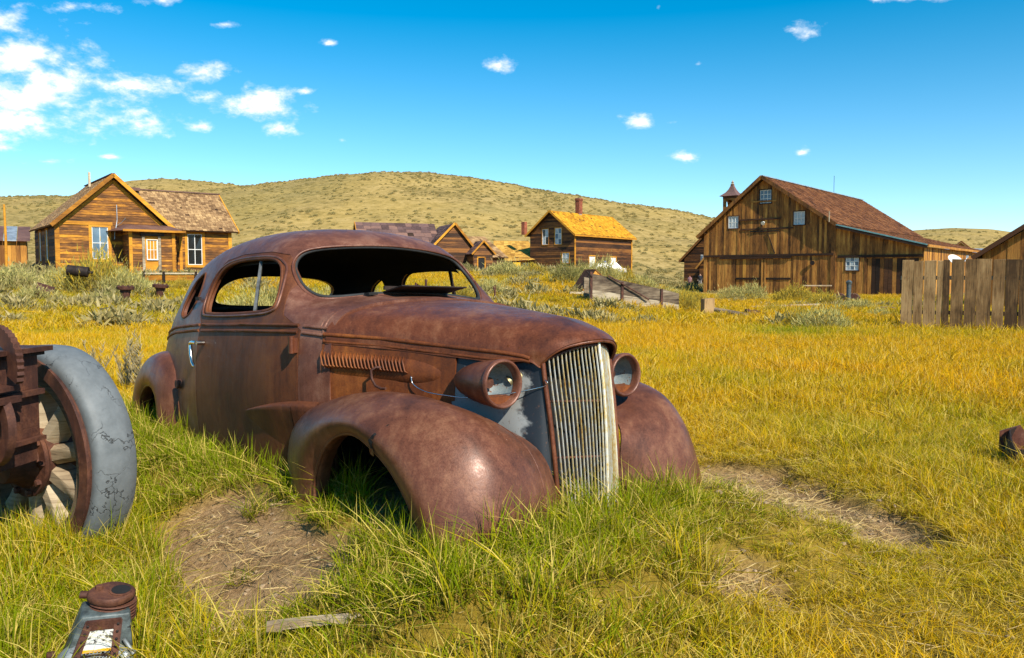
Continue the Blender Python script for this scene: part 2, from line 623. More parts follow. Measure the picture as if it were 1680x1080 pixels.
M_CREAM = simple('sun_bleached_cloth', (0.80, 0.78, 0.72), 0.8, var=0.08)
M_BRICK = simple('red_brick', (0.30, 0.085, 0.04), 0.85, var=0.4, scale=3)
M_MORTAR = simple('mortar', (0.34, 0.26, 0.20), 0.9, var=0.2)
M_DIRTCLOD = simple('pale_clod', (0.33, 0.23, 0.13), 0.95, var=0.35, scale=20, bmp=0.5)


def glass():
    m, t, bs = newmat('window_glass')
    n = t.noise(coord(t), 1.2, 3)
    t.link(t.ramp(n, [(0.35, (0.09, 0.15, 0.21)), (0.65, (0.17, 0.25, 0.32))]), bs.inputs['Base Color'])
    bs.inputs['Roughness'].default_value = 0.12
    bs.inputs['IOR'].default_value = 1.45
    bump(t, bs, n, 0.05, 0.05)
    return m


M_GLASS = glass()
M_GLASSD = simple('dark_glass', (0.012, 0.013, 0.014), 0.06)
M_CURTAIN = simple('pale_blue_curtained_glass', (0.45, 0.50, 0.52), 0.25, var=0.2, scale=3)

# ------------------------------------------------------------------ terrain
CAR_T = np.array([0.098, 3.788, 0.0])
_a, _r, _p = np.radians([48.6, -1.7, 2.1])
_Ra = np.array([[np.cos(_a), np.sin(_a), 0], [-np.sin(_a), np.cos(_a), 0], [0, 0, 1]])
_Rp = np.array([[np.cos(_p), 0, -np.sin(_p)], [0, 1, 0], [np.sin(_p), 0, np.cos(_p)]])
_Rr = np.array([[1, 0, 0], [0, np.cos(_r), -np.sin(_r)], [0, np.sin(_r), np.cos(_r)]])
CAR_M = _Ra @ _Rp @ _Rr


def ss(a, b, x):
    t = np.clip((x - a) / (b - a), 0, 1)
    return t * t * (3 - 2 * t)


def vnoise(x, y, seed=0):
    """smooth value noise"""
    xi = np.floor(x).astype(np.int64)
    yi = np.floor(y).astype(np.int64)
    xf, yf = x - xi, y - yi
    u, v = xf * xf * (3 - 2 * xf), yf * yf * (3 - 2 * yf)

    def hsh(i, j):
        n = (i * 374761393 + j * 668265263 + seed * 974711) & 0x7fffffff
        n = ((n ^ (n >> 13)) * 1274126177) & 0x7fffffff
        return ((n ^ (n >> 16)) & 0xffff) / 65535.0
    a = hsh(xi, yi) * (1 - u) + hsh(xi + 1, yi) * u
    b = hsh(xi, yi + 1) * (1 - u) + hsh(xi + 1, yi + 1) * u
    return a * (1 - v) + b * v


def fbm(x, y, seed=0, o=4):
    s, a, t = 0, 0.5, 0
    for k in range(o):
        s = s + a * vnoise(x * 2 ** k, y * 2 ** k, seed + k)
        t += a
        a *= 0.5
    return s / t


def caps(x, y, a, b):
    ax, ay = a
    dx, dy = b[0] - ax, b[1] - ay
    t = np.clip(((x - ax) * dx + (y - ay) * dy) / (dx * dx + dy * dy), 0, 1)
    return np.hypot(x - ax - t * dx, y - ay - t * dy)


DIRT = [((-0.86, 3.02), (-1.42, 3.72), 0.30), ((1.42, 4.95), (1.72, 3.92), 0.42), ((1.28, 4.25), (1.45, 3.98), 0.42)]
SPOT = [((-0.30, 3.06), (-0.18, 3.10), 0.10), ((0.40, 3.40), (0.47, 3.38), 0.07), ((0.84, 3.02), (0.95, 3.05), 0.12),
        ((-1.15, 2.72), (-1.10, 2.70), 0.11), ((-1.62, 4.55), (-1.95, 5.0), 0.10), ((-2.05, 4.75), (-1.75, 5.1), 0.12),
        ((-1.25, 4.25), (-0.95, 3.95), 0.10)]


def dirt_mask(x, y):
    n = (fbm(x * 5, y * 5, 3) - 0.5) * 0.9
    m = np.zeros_like(x)
    for a, b, w in DIRT:
        m = np.maximum(m, 1 - ss(0.75, 1.1, caps(x, y, a, b) / w + n * 0.55))
    for a, b, w in SPOT:
        m = np.maximum(m, 0.75 * (1 - ss(0.6, 1.3, caps(x, y, a, b) / w + n)))
    return m


def car_local(x, y):
    dx, dy = x - CAR_T[0], y - CAR_T[1]
    return dx * np.cos(_a) - dy * np.sin(_a), dx * np.sin(_a) + dy * np.cos(_a)


# pebbles and dead litter
RIDGE = [(-2600, 360), (-1200, 330), (-500, 338), (0, 333), (120, 329), (215, 326), (330, 322), (420, 313), (500, 303), (560, 297), (620, 293.5), (700, 294),
         (760, 299), (830, 309), (900, 321), (1000, 338), (1130, 357), (1220, 374), (1350, 400), (1450, 418), (1700, 440), (2600, 430)]
RIDGE2 = [(-2600, 380), (-900, 370), (-200, 352), (0, 345), (90, 334), (170, 310), (220, 301), (275, 297.5), (330, 301), (420, 311), (600, 350), (900, 400), (1300, 400),
          (1450, 386), (1500, 379.5), (1560, 376), (1620, 378), (1680, 386), (1800, 400), (2600, 390)]


def hgt(x, y):
    x = np.asarray(x, float)
    y = np.asarray(y, float)
    r = np.hypot(x, y)
    lx, ly = car_local(x, y)
    mound = 0.20 * (1 - ss(0.22, 0.72, np.hypot(np.maximum(np.abs(lx + 1.4) - 2.0, 0), np.maximum(np.abs(ly) - 0.75, 0))))
    z = mound + (fbm(x * 0.9, y * 0.9, 5) - 0.5) * 0.09 * ss(1.0, 6, r) + (fbm(x * 3.5, y * 3.5, 9) - 0.5) * 0.05
    z = z - 0.085 * dirt_mask(x, y) * (r < 9)
    # ground climbs gently towards the houses on the left and middle
    q = x / np.maximum(y, 1.0)
    front = (y > 0)
    side = np.where(front, 1 - ss(0.10, 0.24, q), 1.0)
    z = z + 1.35 * ss(16, 46, r) * side
    # hills
    u = np.where(front, 840 + 1325 * q, np.where(x > 0, 2600, -2600))
    u = np.clip(u, -2600, 2600)
    e1 = (455.6 - np.interp(u, *zip(*RIDGE))) / 1325
    e2 = (455.6 - np.interp(u, *zip(*RIDGE2))) / 1325
    depth = np.where(front, np.cos(np.arctan(np.clip(q, -4, 4))), 1.0)
    d1, d2 = 360.0, 720.0
    fy = r * depth                      # distance along the view axis
    n = (fbm(x * 0.02, y * 0.02, 21) - 0.5)
    h1 = e1 * d1 + EYE
    h2 = e2 * d2 + EYE
    s1 = ss(95, d1, fy) ** 1.15
    fall = 1 - 0.75 * ss(d1, d1 * 2.1, fy)
    z1 = h1 * s1 * fall
    z2 = h2 * ss(d1 * 1.1, d2, fy) * (1 - 0.7 * ss(d2, d2 * 2.2, fy))
    hill = np.maximum(z1, z2)
    far = ss(90, 180, fy)
    base = z * (1 - ss(150, 320, fy))
    return base + np.where(fy > 90, hill, 0) + far * (n * 3.0 + (fbm(x * 0.07, y * 0.05, 23) - 0.5) * 2.2) * (1 - ss(300, 360, fy))


def build_ground():
    az = np.concatenate([np.linspace(-180, -46, 50)[:-1], np.linspace(-46, 46, 330), np.linspace(46, 180, 50)[1:]])
    az = np.radians(az)
    rr = np.concatenate([[0.0], np.geomspace(0.7, 12, 190), np.geomspace(12.2, 8000, 230)])
    Rr_, A = np.meshgrid(rr, az, indexing='ij')
    X, Y = Rr_ * np.sin(A), Rr_ * np.cos(A)
    Z = hgt(X.ravel(), Y.ravel())
    V = np.stack([X.ravel(), Y.ravel(), Z], 1)
    nr, na = len(rr), len(az)
    i, j = np.meshgrid(np.arange(nr - 1), np.arange(na - 1), indexing='ij')
    a = (i * na + j).ravel()
    F = np.stack([a, a + 1, a + na + 1, a + na], 1)[:, ::-1]
    me = bpy.data.meshes.new('ground')
    me.vertices.add(len(V))
    me.vertices.foreach_set('co', V.ravel())
    me.loops.add(F.size)
    me.loops.foreach_set('vertex_index', F.ravel().astype(np.int32))
    me.polygons.add(len(F))
    me.polygons.foreach_set('loop_start', np.arange(0, F.size, 4, dtype=np.int32))
    me.polygons.foreach_set('loop_total', np.full(len(F), 4, dtype=np.int32))
    me.update()
    at = me.attributes.new('dirt', 'FLOAT', 'POINT')
    dm = dirt_mask(V[:, 0], V[:, 1]) * (np.hypot(V[:, 0], V[:, 1]) < 9)
    lx, ly = car_local(V[:, 0], V[:, 1])
    under = ((np.abs(lx + 1.5) < 2.0) & (np.abs(ly) < 0.8))
    dm = np.maximum(dm, under * 0.9)
    at.data.foreach_set('value', dm.astype(np.float32))
    me.shade_smooth()
    m, t, bs = newmat('meadow_soil')
    v = coord(t)
    A_ = t.add('ShaderNodeAttribute', attribute_name='dirt')
    sx = t.add('ShaderNodeSeparateXYZ')
    t.link(v, sx.inputs[0])
    ln = t.add('ShaderNodeVectorMath', operation='LENGTH')
    t.link(v, ln.inputs[0])
    rd = ln.outputs['Value']
    n1 = t.noise(v, 2.2, 6, 0.65)
    n2 = t.noise(v, 30, 6, 0.7)
    n3 = t.noise(v, 0.09, 5, 0.6)
    turf = t.ramp(t.math('ADD', t.math('MULTIPLY', n1, 0.5), t.math('MULTIPLY', n2, 0.5)), [(0.35, (0.10, 0.075, 0.012)), (0.5, (0.26, 0.17, 0.020)), (0.68, (0.42, 0.27, 0.05))])
    dirtc = t.ramp(t.math('ADD', t.math('MULTIPLY', n1, 0.45), t.math('MULTIPLY', n2, 0.55)), [(0.36, (0.165, 0.092, 0.040)), (0.5, (0.325, 0.200, 0.095)), (0.66, (0.47, 0.315, 0.165))])
    # dry slope: straw ground with sage specks too small to model one by one
    spk = t.noise(t.mapping(v, (1, 1, 1.6)), 0.42, 5, 0.75, 0.3)
    f4 = t.math('ADD', t.math('MULTIPLY', spk, 0.72), t.math('MULTIPLY', n3, 0.28))
    hillc = t.ramp(f4, [(0.38, (0.135, 0.100, 0.032)), (0.47, (0.31, 0.215, 0.070)), (0.60, (0.47, 0.325, 0.125))])
    brush = t.ramp(t.noise(v, 0.011, 4, 0.55), [(0.46, (0,) * 3), (0.60, (1,) * 3)])
    hillc = t.mix(t.math('MULTIPLY', brush, 0.55), hillc, t.mix(t.ramp(spk, [(0.42, (0,) * 3), (0.56, (1,) * 3)]), (0.135, 0.112, 0.032), (0.30, 0.225, 0.075)))
    gold = t.ramp(t.noise(v, 0.03, 4, 0.6), [(0.42, (0, 0, 0)), (0.62, (1, 1, 1))])
    hillc = t.mix(t.math('MULTIPLY', gold, 0.35), hillc, (0.48, 0.32, 0.085))
    mid = t.ramp(t.math('DIVIDE', rd, 100.0), [(0.30, (0, 0, 0)), (0.60, (1, 1, 1))])
    c = t.mix(A_.outputs['Fac'], turf, dirtc)
    c = t.mix(mid, c, hillc)
    t.link(c, bs.inputs['Base Color'])
    bs.inputs['Roughness'].default_value = 0.95
    bs.inputs['Specular IOR Level'].default_value = 0.1
    bump(t, bs, t.math('ADD', n2, n1), 0.9, 0.03)
    me.materials.append(m)
    o = link(bpy.data.objects.new('ground', me))
    tag(o, kind='structure')
    return o


build_ground()

# ------------------------------------------------------------------ grass


def leafmat(name, lo, mid, hi, base, straw, strawamt=0.3, trans=0.35):
    """colour of a blade: tint of its patch, own chance of being dry straw, dark foot for shade between grass blades and the woody heart of bushes"""
    m = bpy.data.materials.new(name)
    m.use_nodes = True
    t = NT(m.node_tree)
    t.n.clear()
    out = t.add('ShaderNodeOutputMaterial')
    ti = t.add('ShaderNodeAttribute', attribute_name='tint', attribute_type='INSTANCER').outputs['Fac']
    tt = t.add('ShaderNodeAttribute', attribute_name='t').outputs['Fac']
    rn = t.add('ShaderNodeAttribute', attribute_name='rnd').outputs['Fac']
    f = t.math('ADD', ti, t.math('MULTIPLY', t.math('SUBTRACT', rn, 0.5), 0.55))
    c = t.ramp(f, [(0.05, lo), (0.5, mid), (0.95, hi)])
    rn2 = t.math('FRACT', t.math('MULTIPLY', rn, 17.3))
    s = t.ramp(rn2, [(1 - strawamt - 0.02, (0, 0, 0)), (1 - strawamt + 0.02, (1, 1, 1))])
    c = t.mix(t.math('MULTIPLY', s, 0.8), c, straw)
    c = t.mix(t.ramp(tt, [(0.0, (0.85,) * 3), (0.55, (0,) * 3)]), c, base)  # on grass the dark foot stands in for shade between blades
    df = t.add('ShaderNodeBsdfDiffuse')
    tr = t.add('ShaderNodeBsdfTranslucent')
    t.link(c, df.inputs[0])
    t.link(c, tr.inputs[0])
    mx = t.add('ShaderNodeMixShader')
    mx.inputs[0].default_value = trans
    t.link(df.outputs[0], mx.inputs[1])
    t.link(tr.outputs[0], mx.inputs[2])
    t.link(mx.outputs[0], out.inputs[0])
    return m


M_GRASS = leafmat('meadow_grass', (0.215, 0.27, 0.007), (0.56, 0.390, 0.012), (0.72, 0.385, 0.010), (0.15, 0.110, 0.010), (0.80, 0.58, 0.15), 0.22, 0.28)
M_SAGE = leafmat('sage_leaves', (0.26, 0.225, 0.085), (0.40, 0.315, 0.115), (0.56, 0.41, 0.11), (0.23, 0.165, 0.065), (0.50, 0.40, 0.19), 0.30, 0.2)


def strip_mesh(name, roots, tips, bend, width, rnd, mat, seg=3):
    """many thin tapering blades as one mesh with attributes t (0 foot .. 1 tip) and rnd"""
    n = len(roots)
    d = tips - roots
    side = np.cross(d, RNG.normal(size=(n, 3)))
    side /= np.linalg.norm(side, axis=1)[:, None] + 1e-9
    V, T = [], []
    for k in range(seg):
        t = k / seg
        p = roots + d * t + bend * (t * t)
        w = width * (1 - t * 0.75)
        V += [p - side * w[:, None] / 2, p + side * w[:, None] / 2]
        T += [np.full(n, t)] * 2
    V.append(roots + d + bend)
    T.append(np.ones(n))
    V = np.stack(V, 1)
    T = np.stack(T, 1)
    m = V.shape[1]
    base = np.arange(n)[:, None] * m
    quads = np.concatenate([base + np.array([[2 * k, 2 * k + 1, 2 * k + 3, 2 * k + 2]]) for k in range(seg - 1)]) if seg > 1 else np.zeros((0, 4), int)
    tri = base + np.array([[2 * seg - 2, 2 * seg - 1, 2 * seg]])
    me = bpy.data.meshes.new(name)
    me.vertices.add(n * m)
    me.vertices.foreach_set('co', V.reshape(-1, 3).ravel())
    li = np.concatenate([quads.ravel(), tri.ravel()]).astype(np.int32)
    me.loops.add(len(li))
    me.loops.foreach_set('vertex_index', li)
    nf = len(quads) + len(tri)
    me.polygons.add(nf)
    st = np.concatenate([np.arange(len(quads)) * 4, len(quads) * 4 + np.arange(len(tri)) * 3]).astype(np.int32)
    me.polygons.foreach_set('loop_start', st)
    me.polygons.foreach_set('loop_total', np.concatenate([np.full(len(quads), 4), np.full(len(tri), 3)]).astype(np.int32))
    me.update()
    a = me.attributes.new('t', 'FLOAT', 'POINT')
    a.data.foreach_set('value', T.ravel().astype(np.float32))
    a = me.attributes.new('rnd', 'FLOAT', 'POINT')
    a.data.foreach_set('value', np.repeat(rnd, m).astype(np.float32))
    me.materials.append(mat)
    me.shade_smooth()
    return me


def tuft(name, n, rad, hmin, hmax, wid, lean, mat=None):
    a = RNG.uniform(0, 2 * np.pi, n)
    q = rad * np.sqrt(RNG.uniform(0, 1, n))
    roots = np.stack([q * np.cos(a), q * np.sin(a), np.full(n, -0.02)], 1)
    h = RNG.uniform(hmin, hmax, n)
    b = RNG.uniform(0, 2 * np.pi, n)
    ln = np.abs(RNG.normal(0, lean, n)) * h
    # a common lean so that each tuft has a lay of its own
    cx = RNG.normal(0, 0.25)
    tips = roots + np.stack([np.cos(b) * ln * 0.6 + cx * h * 0.5, np.sin(b) * ln * 0.6, h], 1)
    bend = np.stack([np.cos(b) * ln * 0.9, np.sin(b) * ln * 0.9, -0.32 * ln], 1)
    return strip_mesh(name, roots, tips, bend, RNG.uniform(0.6, 1.2, n) * wid, RNG.uniform(0, 1, n), mat or M_GRASS)


def source(name, meshes):
    c = bpy.data.collections.new(name)
    for k, me in enumerate(meshes):
        c.objects.link(bpy.data.objects.new('%s_%02d' % (name, k), me))
    return c


def scatter(name, coll, P, rot, scl, idx, tint, label, cat):
    me = bpy.data.meshes.new(name)
    me.vertices.add(len(P))
    me.vertices.foreach_set('co', np.asarray(P, np.float32).ravel())
    for nm, typ, arr in (('rot', 'FLOAT_VECTOR', rot), ('scl', 'FLOAT_VECTOR', scl), ('pick', 'INT', idx), ('tint', 'FLOAT', tint)):
        a = me.attributes.new(nm, typ, 'POINT')
        arr = np.asarray(arr)
        if typ == 'FLOAT_VECTOR':
            a.data.foreach_set('vector', arr.astype(np.float32).ravel())
        else:
            a.data.foreach_set('value', arr.astype(np.int32 if typ == 'INT' else np.float32))
    me.materials.append(M_GRASS)
    o = link(bpy.data.objects.new(name, me))
    ng = bpy.data.node_groups.new(name + '_scatter', 'GeometryNodeTree')
    ng.interface.new_socket('Geometry', in_out='INPUT', socket_type='NodeSocketGeometry')
    ng.interface.new_socket('Geometry', in_out='OUTPUT', socket_type='NodeSocketGeometry')
    n, l = ng.nodes, ng.links
    gi, go = n.new('NodeGroupInput'), n.new('NodeGroupOutput')
    ci = n.new('GeometryNodeCollectionInfo')
    ci.inputs['Collection'].default_value = coll
    ci.inputs['Separate Children'].default_value = True
    ci.inputs['Reset Children'].default_value = True
    ip = n.new('GeometryNodeInstanceOnPoints')
    l.new(gi.outputs[0], ip.inputs['Points'])
    l.new(ci.outputs[0], ip.inputs['Instance'])
    ip.inputs['Pick Instance'].default_value = True

    def named(nm, dt):
        x = n.new('GeometryNodeInputNamedAttribute')
        x.data_type = dt
        x.inputs['Name'].default_value = nm
        return x.outputs['Attribute']
    l.new(named('pick', 'INT'), ip.inputs['Instance Index'])
    e = n.new('FunctionNodeEulerToRotation')
    l.new(named('rot', 'FLOAT_VECTOR'), e.inputs[0])
    l.new(e.outputs[0], ip.inputs['Rotation'])
    l.new(named('scl', 'FLOAT_VECTOR'), ip.inputs['Scale'])
    l.new(ip.outputs[0], go.inputs[0])
    md = o.modifiers.new('scatter', 'NODES')
    md.node_group = ng
    tag(o, label, cat, kind='stuff')
    return o


def sector(n, r0, r1, half=44.0, pw=1.0):
    a = np.radians(RNG.uniform(-half, half, n))
    r = np.sqrt(RNG.uniform(r0 * r0, r1 * r1, n)) if pw == 1.0 else r0 + (r1 - r0) * RNG.uniform(0, 1, n) ** pw
    return r * np.sin(a), r * np.cos(a)


def car_dist(x, y):
    lx, ly = car_local(x, y)
    return np.hypot(np.maximum(np.abs(lx + 1.45) - 1.85, 0), np.maximum(np.abs(ly) - 0.72, 0)), lx, ly


def meadow_tint(x, y):
    r = np.hypot(x, y)
    t = 0.32 + 0.42 * ss(4.0, 9, r) + (fbm(x * 0.8, y * 0.8, 31) - 0.5) * 0.75 + (fbm(x * 0.22, y * 0.22, 37) - 0.5) * 0.85
    cd, lx, ly = car_dist(x, y)
    t = t - 0.34 * (1 - ss(0.1, 0.85, cd))
    t = t - 0.22 * (1 - ss(-1.6, -0.9, x)) * (1 - ss(4.5, 6.5, r))          # lush corner by the wheel
    t = t + 0.14 * ss(0.3, 1.2, x) * (1 - ss(5, 8, r))
    q = x / np.maximum(y, 1)
    t = t - 0.55 * np.exp(-((q - 0.33) / 0.07) ** 2) * np.exp(-((r - 17.5) / 2.5) ** 2)
    t = t - 0.35 * ss(20, 26, r) * (1 - ss(28, 36, r)) * (1 - ss(-0.2, 0.0, q))
    return t


def lay_grass():
    near = [tuft('tuft', 40, 0.085, 0.05, 0.14, 0.0052, 0.65) for _ in range(5)]
    near += [tuft('long_tuft', 38, 0.07, 0.12, 0.27, 0.0056, 0.5) for _ in range(3)]
    midt = [tuft('mid_tuft', 74, 0.17, 0.06, 0.16, 0.0075, 0.65) for _ in range(4)]
    fart = [tuft('far_tuft', 84, 0.42, 0.07, 0.17, 0.015, 0.65) for _ in range(4)]
    col_ = source('grass_tufts', near + midt + fart)
    PX, PY, S, I = [], [], [], []

    def put(n, r0, r1, ids, s0, s1, half=44.0):
        x, y = sector(n, r0, r1, half)
        PX.append(x), PY.append(y)
        S.append(RNG.uniform(s0, s1, n))
        I.append(RNG.choice(ids, n))
    put(11000, 1.5, 7.5, [0, 1, 2, 3, 4], 0.65, 1.15, 46)
    put(12500, 7.5, 19, [8, 9, 10, 11], 0.75, 1.2)
    put(19000, 19, 58, [12, 13, 14, 15], 0.7, 1.1)
    # long tufts: along the car, by the wheel and the small engine, at the front edge
    n = 9000
    x, y = sector(n, 1.6, 9, 46)
    cd, lx, ly = car_dist(x, y)
    w = 0.95 * (1 - ss(0.05, 0.5, cd)) * (0.65 + 0.35 * (ly < 0))
    w = np.maximum(w, 0.9 * (1 - ss(0.15, 0.80, np.hypot(x + 1.85, y - 3.30))))
    w = np.maximum(w, 0.8 * (1 - ss(0.2, 0.7, np.hypot(x + 1.60, y - 2.75))))
    w = np.maximum(w, 0.6 * (1 - ss(0.2, 0.7, np.hypot(x + 1.15, y - 2.85))))
    w = np.maximum(w, 0.55 * (1 - ss(0.2, 0.6, np.hypot(x + 0.45, y - 3.45))))
    w = np.maximum(w, 0.05)
    w = w * ss(0.45, 1.0, caps(x, y, (1.38, 5.0), (1.50, 3.2)))
    w *= 0.55 + 0.9 * (fbm(x * 1.6, y * 1.6, 77) > 0.5)
    k = RNG.uniform(0, 1, n) < w
    PX.append(x[k]), PY.append(y[k])
    S.append(RNG.uniform(0.65, 1.1, k.sum()))
    I.append(RNG.choice([5, 6, 7], k.sum()))
    x, y, s, i = map(np.concatenate, (PX, PY, S, I))
    cd, lx, ly = car_dist(x, y)
    keep = RNG.uniform(0, 1, len(x)) > dirt_mask(x, y) * 0.975
    keep &= ~((np.abs(lx + 1.6) < 1.95) & (np.abs(ly) < 0.66))
    keep &= ~((np.abs(lx + 1.75) < 0.9) & (np.abs(ly) < 0.80))
    keep &= ~((np.abs(lx + 0.05) < 0.42) & (np.abs(ly) < 0.92) & (RNG.uniform(0, 1, len(x)) < 0.75))
    r = np.hypot(x, y)
    q = x / np.maximum(y, 1)
    keep &= ~((r > 30) & (RNG.uniform(0, 1, len(x)) < ss(30, 62, r) * 0.85))
    keep &= ~((np.hypot(x + 1.33, y - 2.50) < 0.13))
    # trodden, shorter turf in a band by the right-hand bare patch
    sh_ = 1 - 0.50 * (1 - ss(0.45, 1.0, caps(x, y, (1.35, 5.0), (1.50, 3.2))))
    sh_ *= 0.50 + 0.55 * fbm(x * 0.7, y * 0.7, 51) + 0.45 * fbm(x * 2.6, y * 2.6, 53)
    sh_ *= 1 + 0.45 * ss(6, 11, r)
    sh_ = np.where((i >= 5) & (i <= 7), np.maximum(sh_, 0.95), sh_)
    z = hgt(x, y)
    P = np.stack([x, y, z], 1)[keep]
    s = (s * sh_)[keep]
    rot = np.stack([RNG.normal(0, 0.12, len(s)), RNG.normal(0, 0.12, len(s)), RNG.uniform(0, 6.283, len(s))], 1)
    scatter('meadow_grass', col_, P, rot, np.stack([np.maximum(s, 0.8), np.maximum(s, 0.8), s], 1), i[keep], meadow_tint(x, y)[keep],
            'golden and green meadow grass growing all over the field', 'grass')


lay_grass()


def bush_mesh(name, n, rx, rz, wid, leaf, seed, spiky=0.6):
    """dome of upright twigs and narrow leaves"""
    a = RNG.uniform(0, 2 * np.pi, n)
    ct = RNG.uniform(0.05, 1.0, n)                  # cosine from vertical
    st = np.sqrt(1 - ct * ct)
    lump = 0.48 + 0.95 * fbm(np.cos(a) * st * 2.9 + 5 + seed, np.sin(a) * st * 2.9 + ct * 1.6 + 9, seed)
    lump = lump * np.where(RNG.uniform(0, 1, n) < 0.14, RNG.uniform(1.05, 1.32, n), 1.0)
    rad = lump * RNG.uniform(0.35, 1.0, n) ** 0.45
    dirv = np.stack([np.cos(a) * st, np.sin(a) * st, ct], 1)
    p = dirv * rad[:, None] * np.array([rx, rx, rz])
    up = dirv * 0.55 + np.array([0, 0, spiky]) + RNG.normal(0, 0.33, (n, 3))
    up /= np.linalg.norm(up, axis=1)[:, None]
    L = RNG.uniform(0.5, 1.3, n) * leaf
    roots = p - up * L[:, None] * 0.5
    bend = RNG.normal(0, 0.12, (n, 3)) * L[:, None]
    me = strip_mesh(name, roots, p + up * L[:, None] * 0.5, bend, RNG.uniform(0.6, 1.3, n) * wid, RNG.uniform(0, 1, n), M_SAGE, 2)
    # the leaf attribute runs from the woody heart of the bush to its rim
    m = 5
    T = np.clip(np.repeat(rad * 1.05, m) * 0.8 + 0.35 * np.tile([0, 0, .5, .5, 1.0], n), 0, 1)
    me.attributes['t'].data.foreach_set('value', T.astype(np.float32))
    return me


SCRUB = [bush_mesh('scrub', 220, 0.55, 0.5, 0.06, 0.24, k) for k in range(4)]


def lay_scrub():
    col_ = source('scrub_bushes', SCRUB)
    X, Y, S = [], [], []
    for n, r0, r1, s0, s1, pw in ((2300, 20, 42, 0.30, 0.85, 1.0), (2600, 36, 100, 0.40, 1.2, 1.0), (27000, 95, 430, 0.30, 1.0, 1.0), (5000, 520, 760, 1.2, 2.4, 1.0)):
        x, y = sector(n, r0, r1, 40, pw)
        X.append(x), Y.append(y), S.append(s0 + (s1 - s0) * RNG.uniform(0, 1, n) ** 1.8 * 1.7)
    x, y, s = map(np.concatenate, (X, Y, S))
    q = x / y
    r = np.hypot(x, y)
    keep = fbm(x * 0.035, y * 0.035, 61) + 0.5 * (fbm(x * 0.11, y * 0.11, 67) - 0.5) + RNG.uniform(-0.22, 0.22, len(x)) > 0.42
    keep &= ~((r < 42) & (fbm(x * 0.16, y * 0.16, 63) < 0.47))
    keep &= ~((r < 75) & (r > 42) & (q > 0.12) & (y < 64))
    keep &= ~((r < 75) & (r > 36) & (q > 0.3))
    x, y, s, r = x[keep], y[keep], s[keep], r[keep]
    P = np.stack([x, y, hgt(x, y) - 0.05], 1)
    sc = np.stack([s, s, s * RNG.uniform(0.6, 0.95, len(s))], 1)
    rot = np.stack([np.zeros(len(s)), np.zeros(len(s)), RNG.uniform(0, 6.283, len(s))], 1)
    scatter('sage_scrub', col_, P, rot, sc, RNG.integers(0, 4, len(s)), 0.30 + (fbm(x * 0.02, y * 0.02, 71) - 0.5) * 0.9 + RNG.normal(0, 0.12, len(s)),
            'grey green sage scrub dotted over the dry hillside', 'scrub')


lay_scrub()


def lay_litter():
    """pebbles and flattened dead stems on the bare patches"""
    st = []
    for k in range(4):
        bm = bmesh.new()
        bmesh.ops.create_icosphere(bm, subdivisions=1, radius=0.012)
        for v in bm.verts:
            v.co *= RNG.uniform(0.7, 1.25)
            v.co.z *= 0.6
        me = bpy.data.meshes.new('pebble')
        bm.to_mesh(me)
        bm.free()
        me.materials.append(M_DIRTCLOD)
        st.append(me)
    for k in range(4):
        n = 7
        a = RNG.uniform(0, 6.283, n)
        q = RNG.uniform(0, 0.09, n)
        b = RNG.uniform(0, 6.283, n)
        roots = np.stack([q * np.cos(a), q * np.sin(a), RNG.uniform(0.002, 0.012, n)], 1)
        L = RNG.uniform(0.03, 0.12, n)
        tips = roots + np.stack([np.cos(b) * L, np.sin(b) * L, RNG.uniform(-0.004, 0.03, n)], 1)
        st.append(strip_mesh('litter', roots, tips, RNG.normal(0, 0.008, (n, 3)), np.full(n, 0.0030), RNG.uniform(0, 1, n), M_STRAW))
    c = source('ground_litter', st)
    X, Y = [], []
    for a, b, w in DIRT + SPOT:
        n = int(900 * w + 30)
        t = RNG.uniform(-0.2, 1.2, n)
        X.append(a[0] + (b[0] - a[0]) * t + RNG.normal(0, w * 0.75, n))
        Y.append(a[1] + (b[1] - a[1]) * t + RNG.normal(0, w * 0.75, n))
    x, y = sector(900, 1.7, 6.0, 42)
    X.append(x), Y.append(y)
    x, y = np.concatenate(X), np.concatenate(Y)
    lx, ly = car_local(x, y)
    k = ~((np.abs(lx + 1.5) < 2.0) & (np.abs(ly) < 0.7))
    x, y = x[k], y[k]
    n = len(x)
    s = RNG.uniform(0.35, 1.3, n) ** 1.5
    rot = np.stack([np.zeros(n), np.zeros(n), RNG.uniform(0, 6.283, n)], 1)
    idx = np.where(RNG.uniform(0, 1, n) < 0.35, RNG.integers(0, 4, n), RNG.integers(4, 8, n))
    sc = np.where(idx < 4, s, np.maximum(s, 0.7))
    scatter('ground_litter', c, np.stack([x, y, hgt(x, y) + 0.002], 1), rot, np.stack([sc] * 3, 1), idx, RNG.uniform(0, 1, n),
            'pebbles and dead straw strewn on the bare dirt patches', 'litter')


M_STRAW = leafmat('dead_straw', (0.34, 0.22, 0.08), (0.50, 0.34, 0.12), (0.62, 0.45, 0.19), (0.36, 0.24, 0.10), (0.70, 0.54, 0.26), 0.3, 0.1)
lay_litter()

# ------------------------------------------------------------------ the wrecked coupe
# car frame: x forward (0 = front axle), y to the car's left, z up; the camera sees its right side
def car_matrix():
    m = Matrix(CAR_M.tolist()).to_4x4()
    m.translation = Vector(CAR_T)
    return m


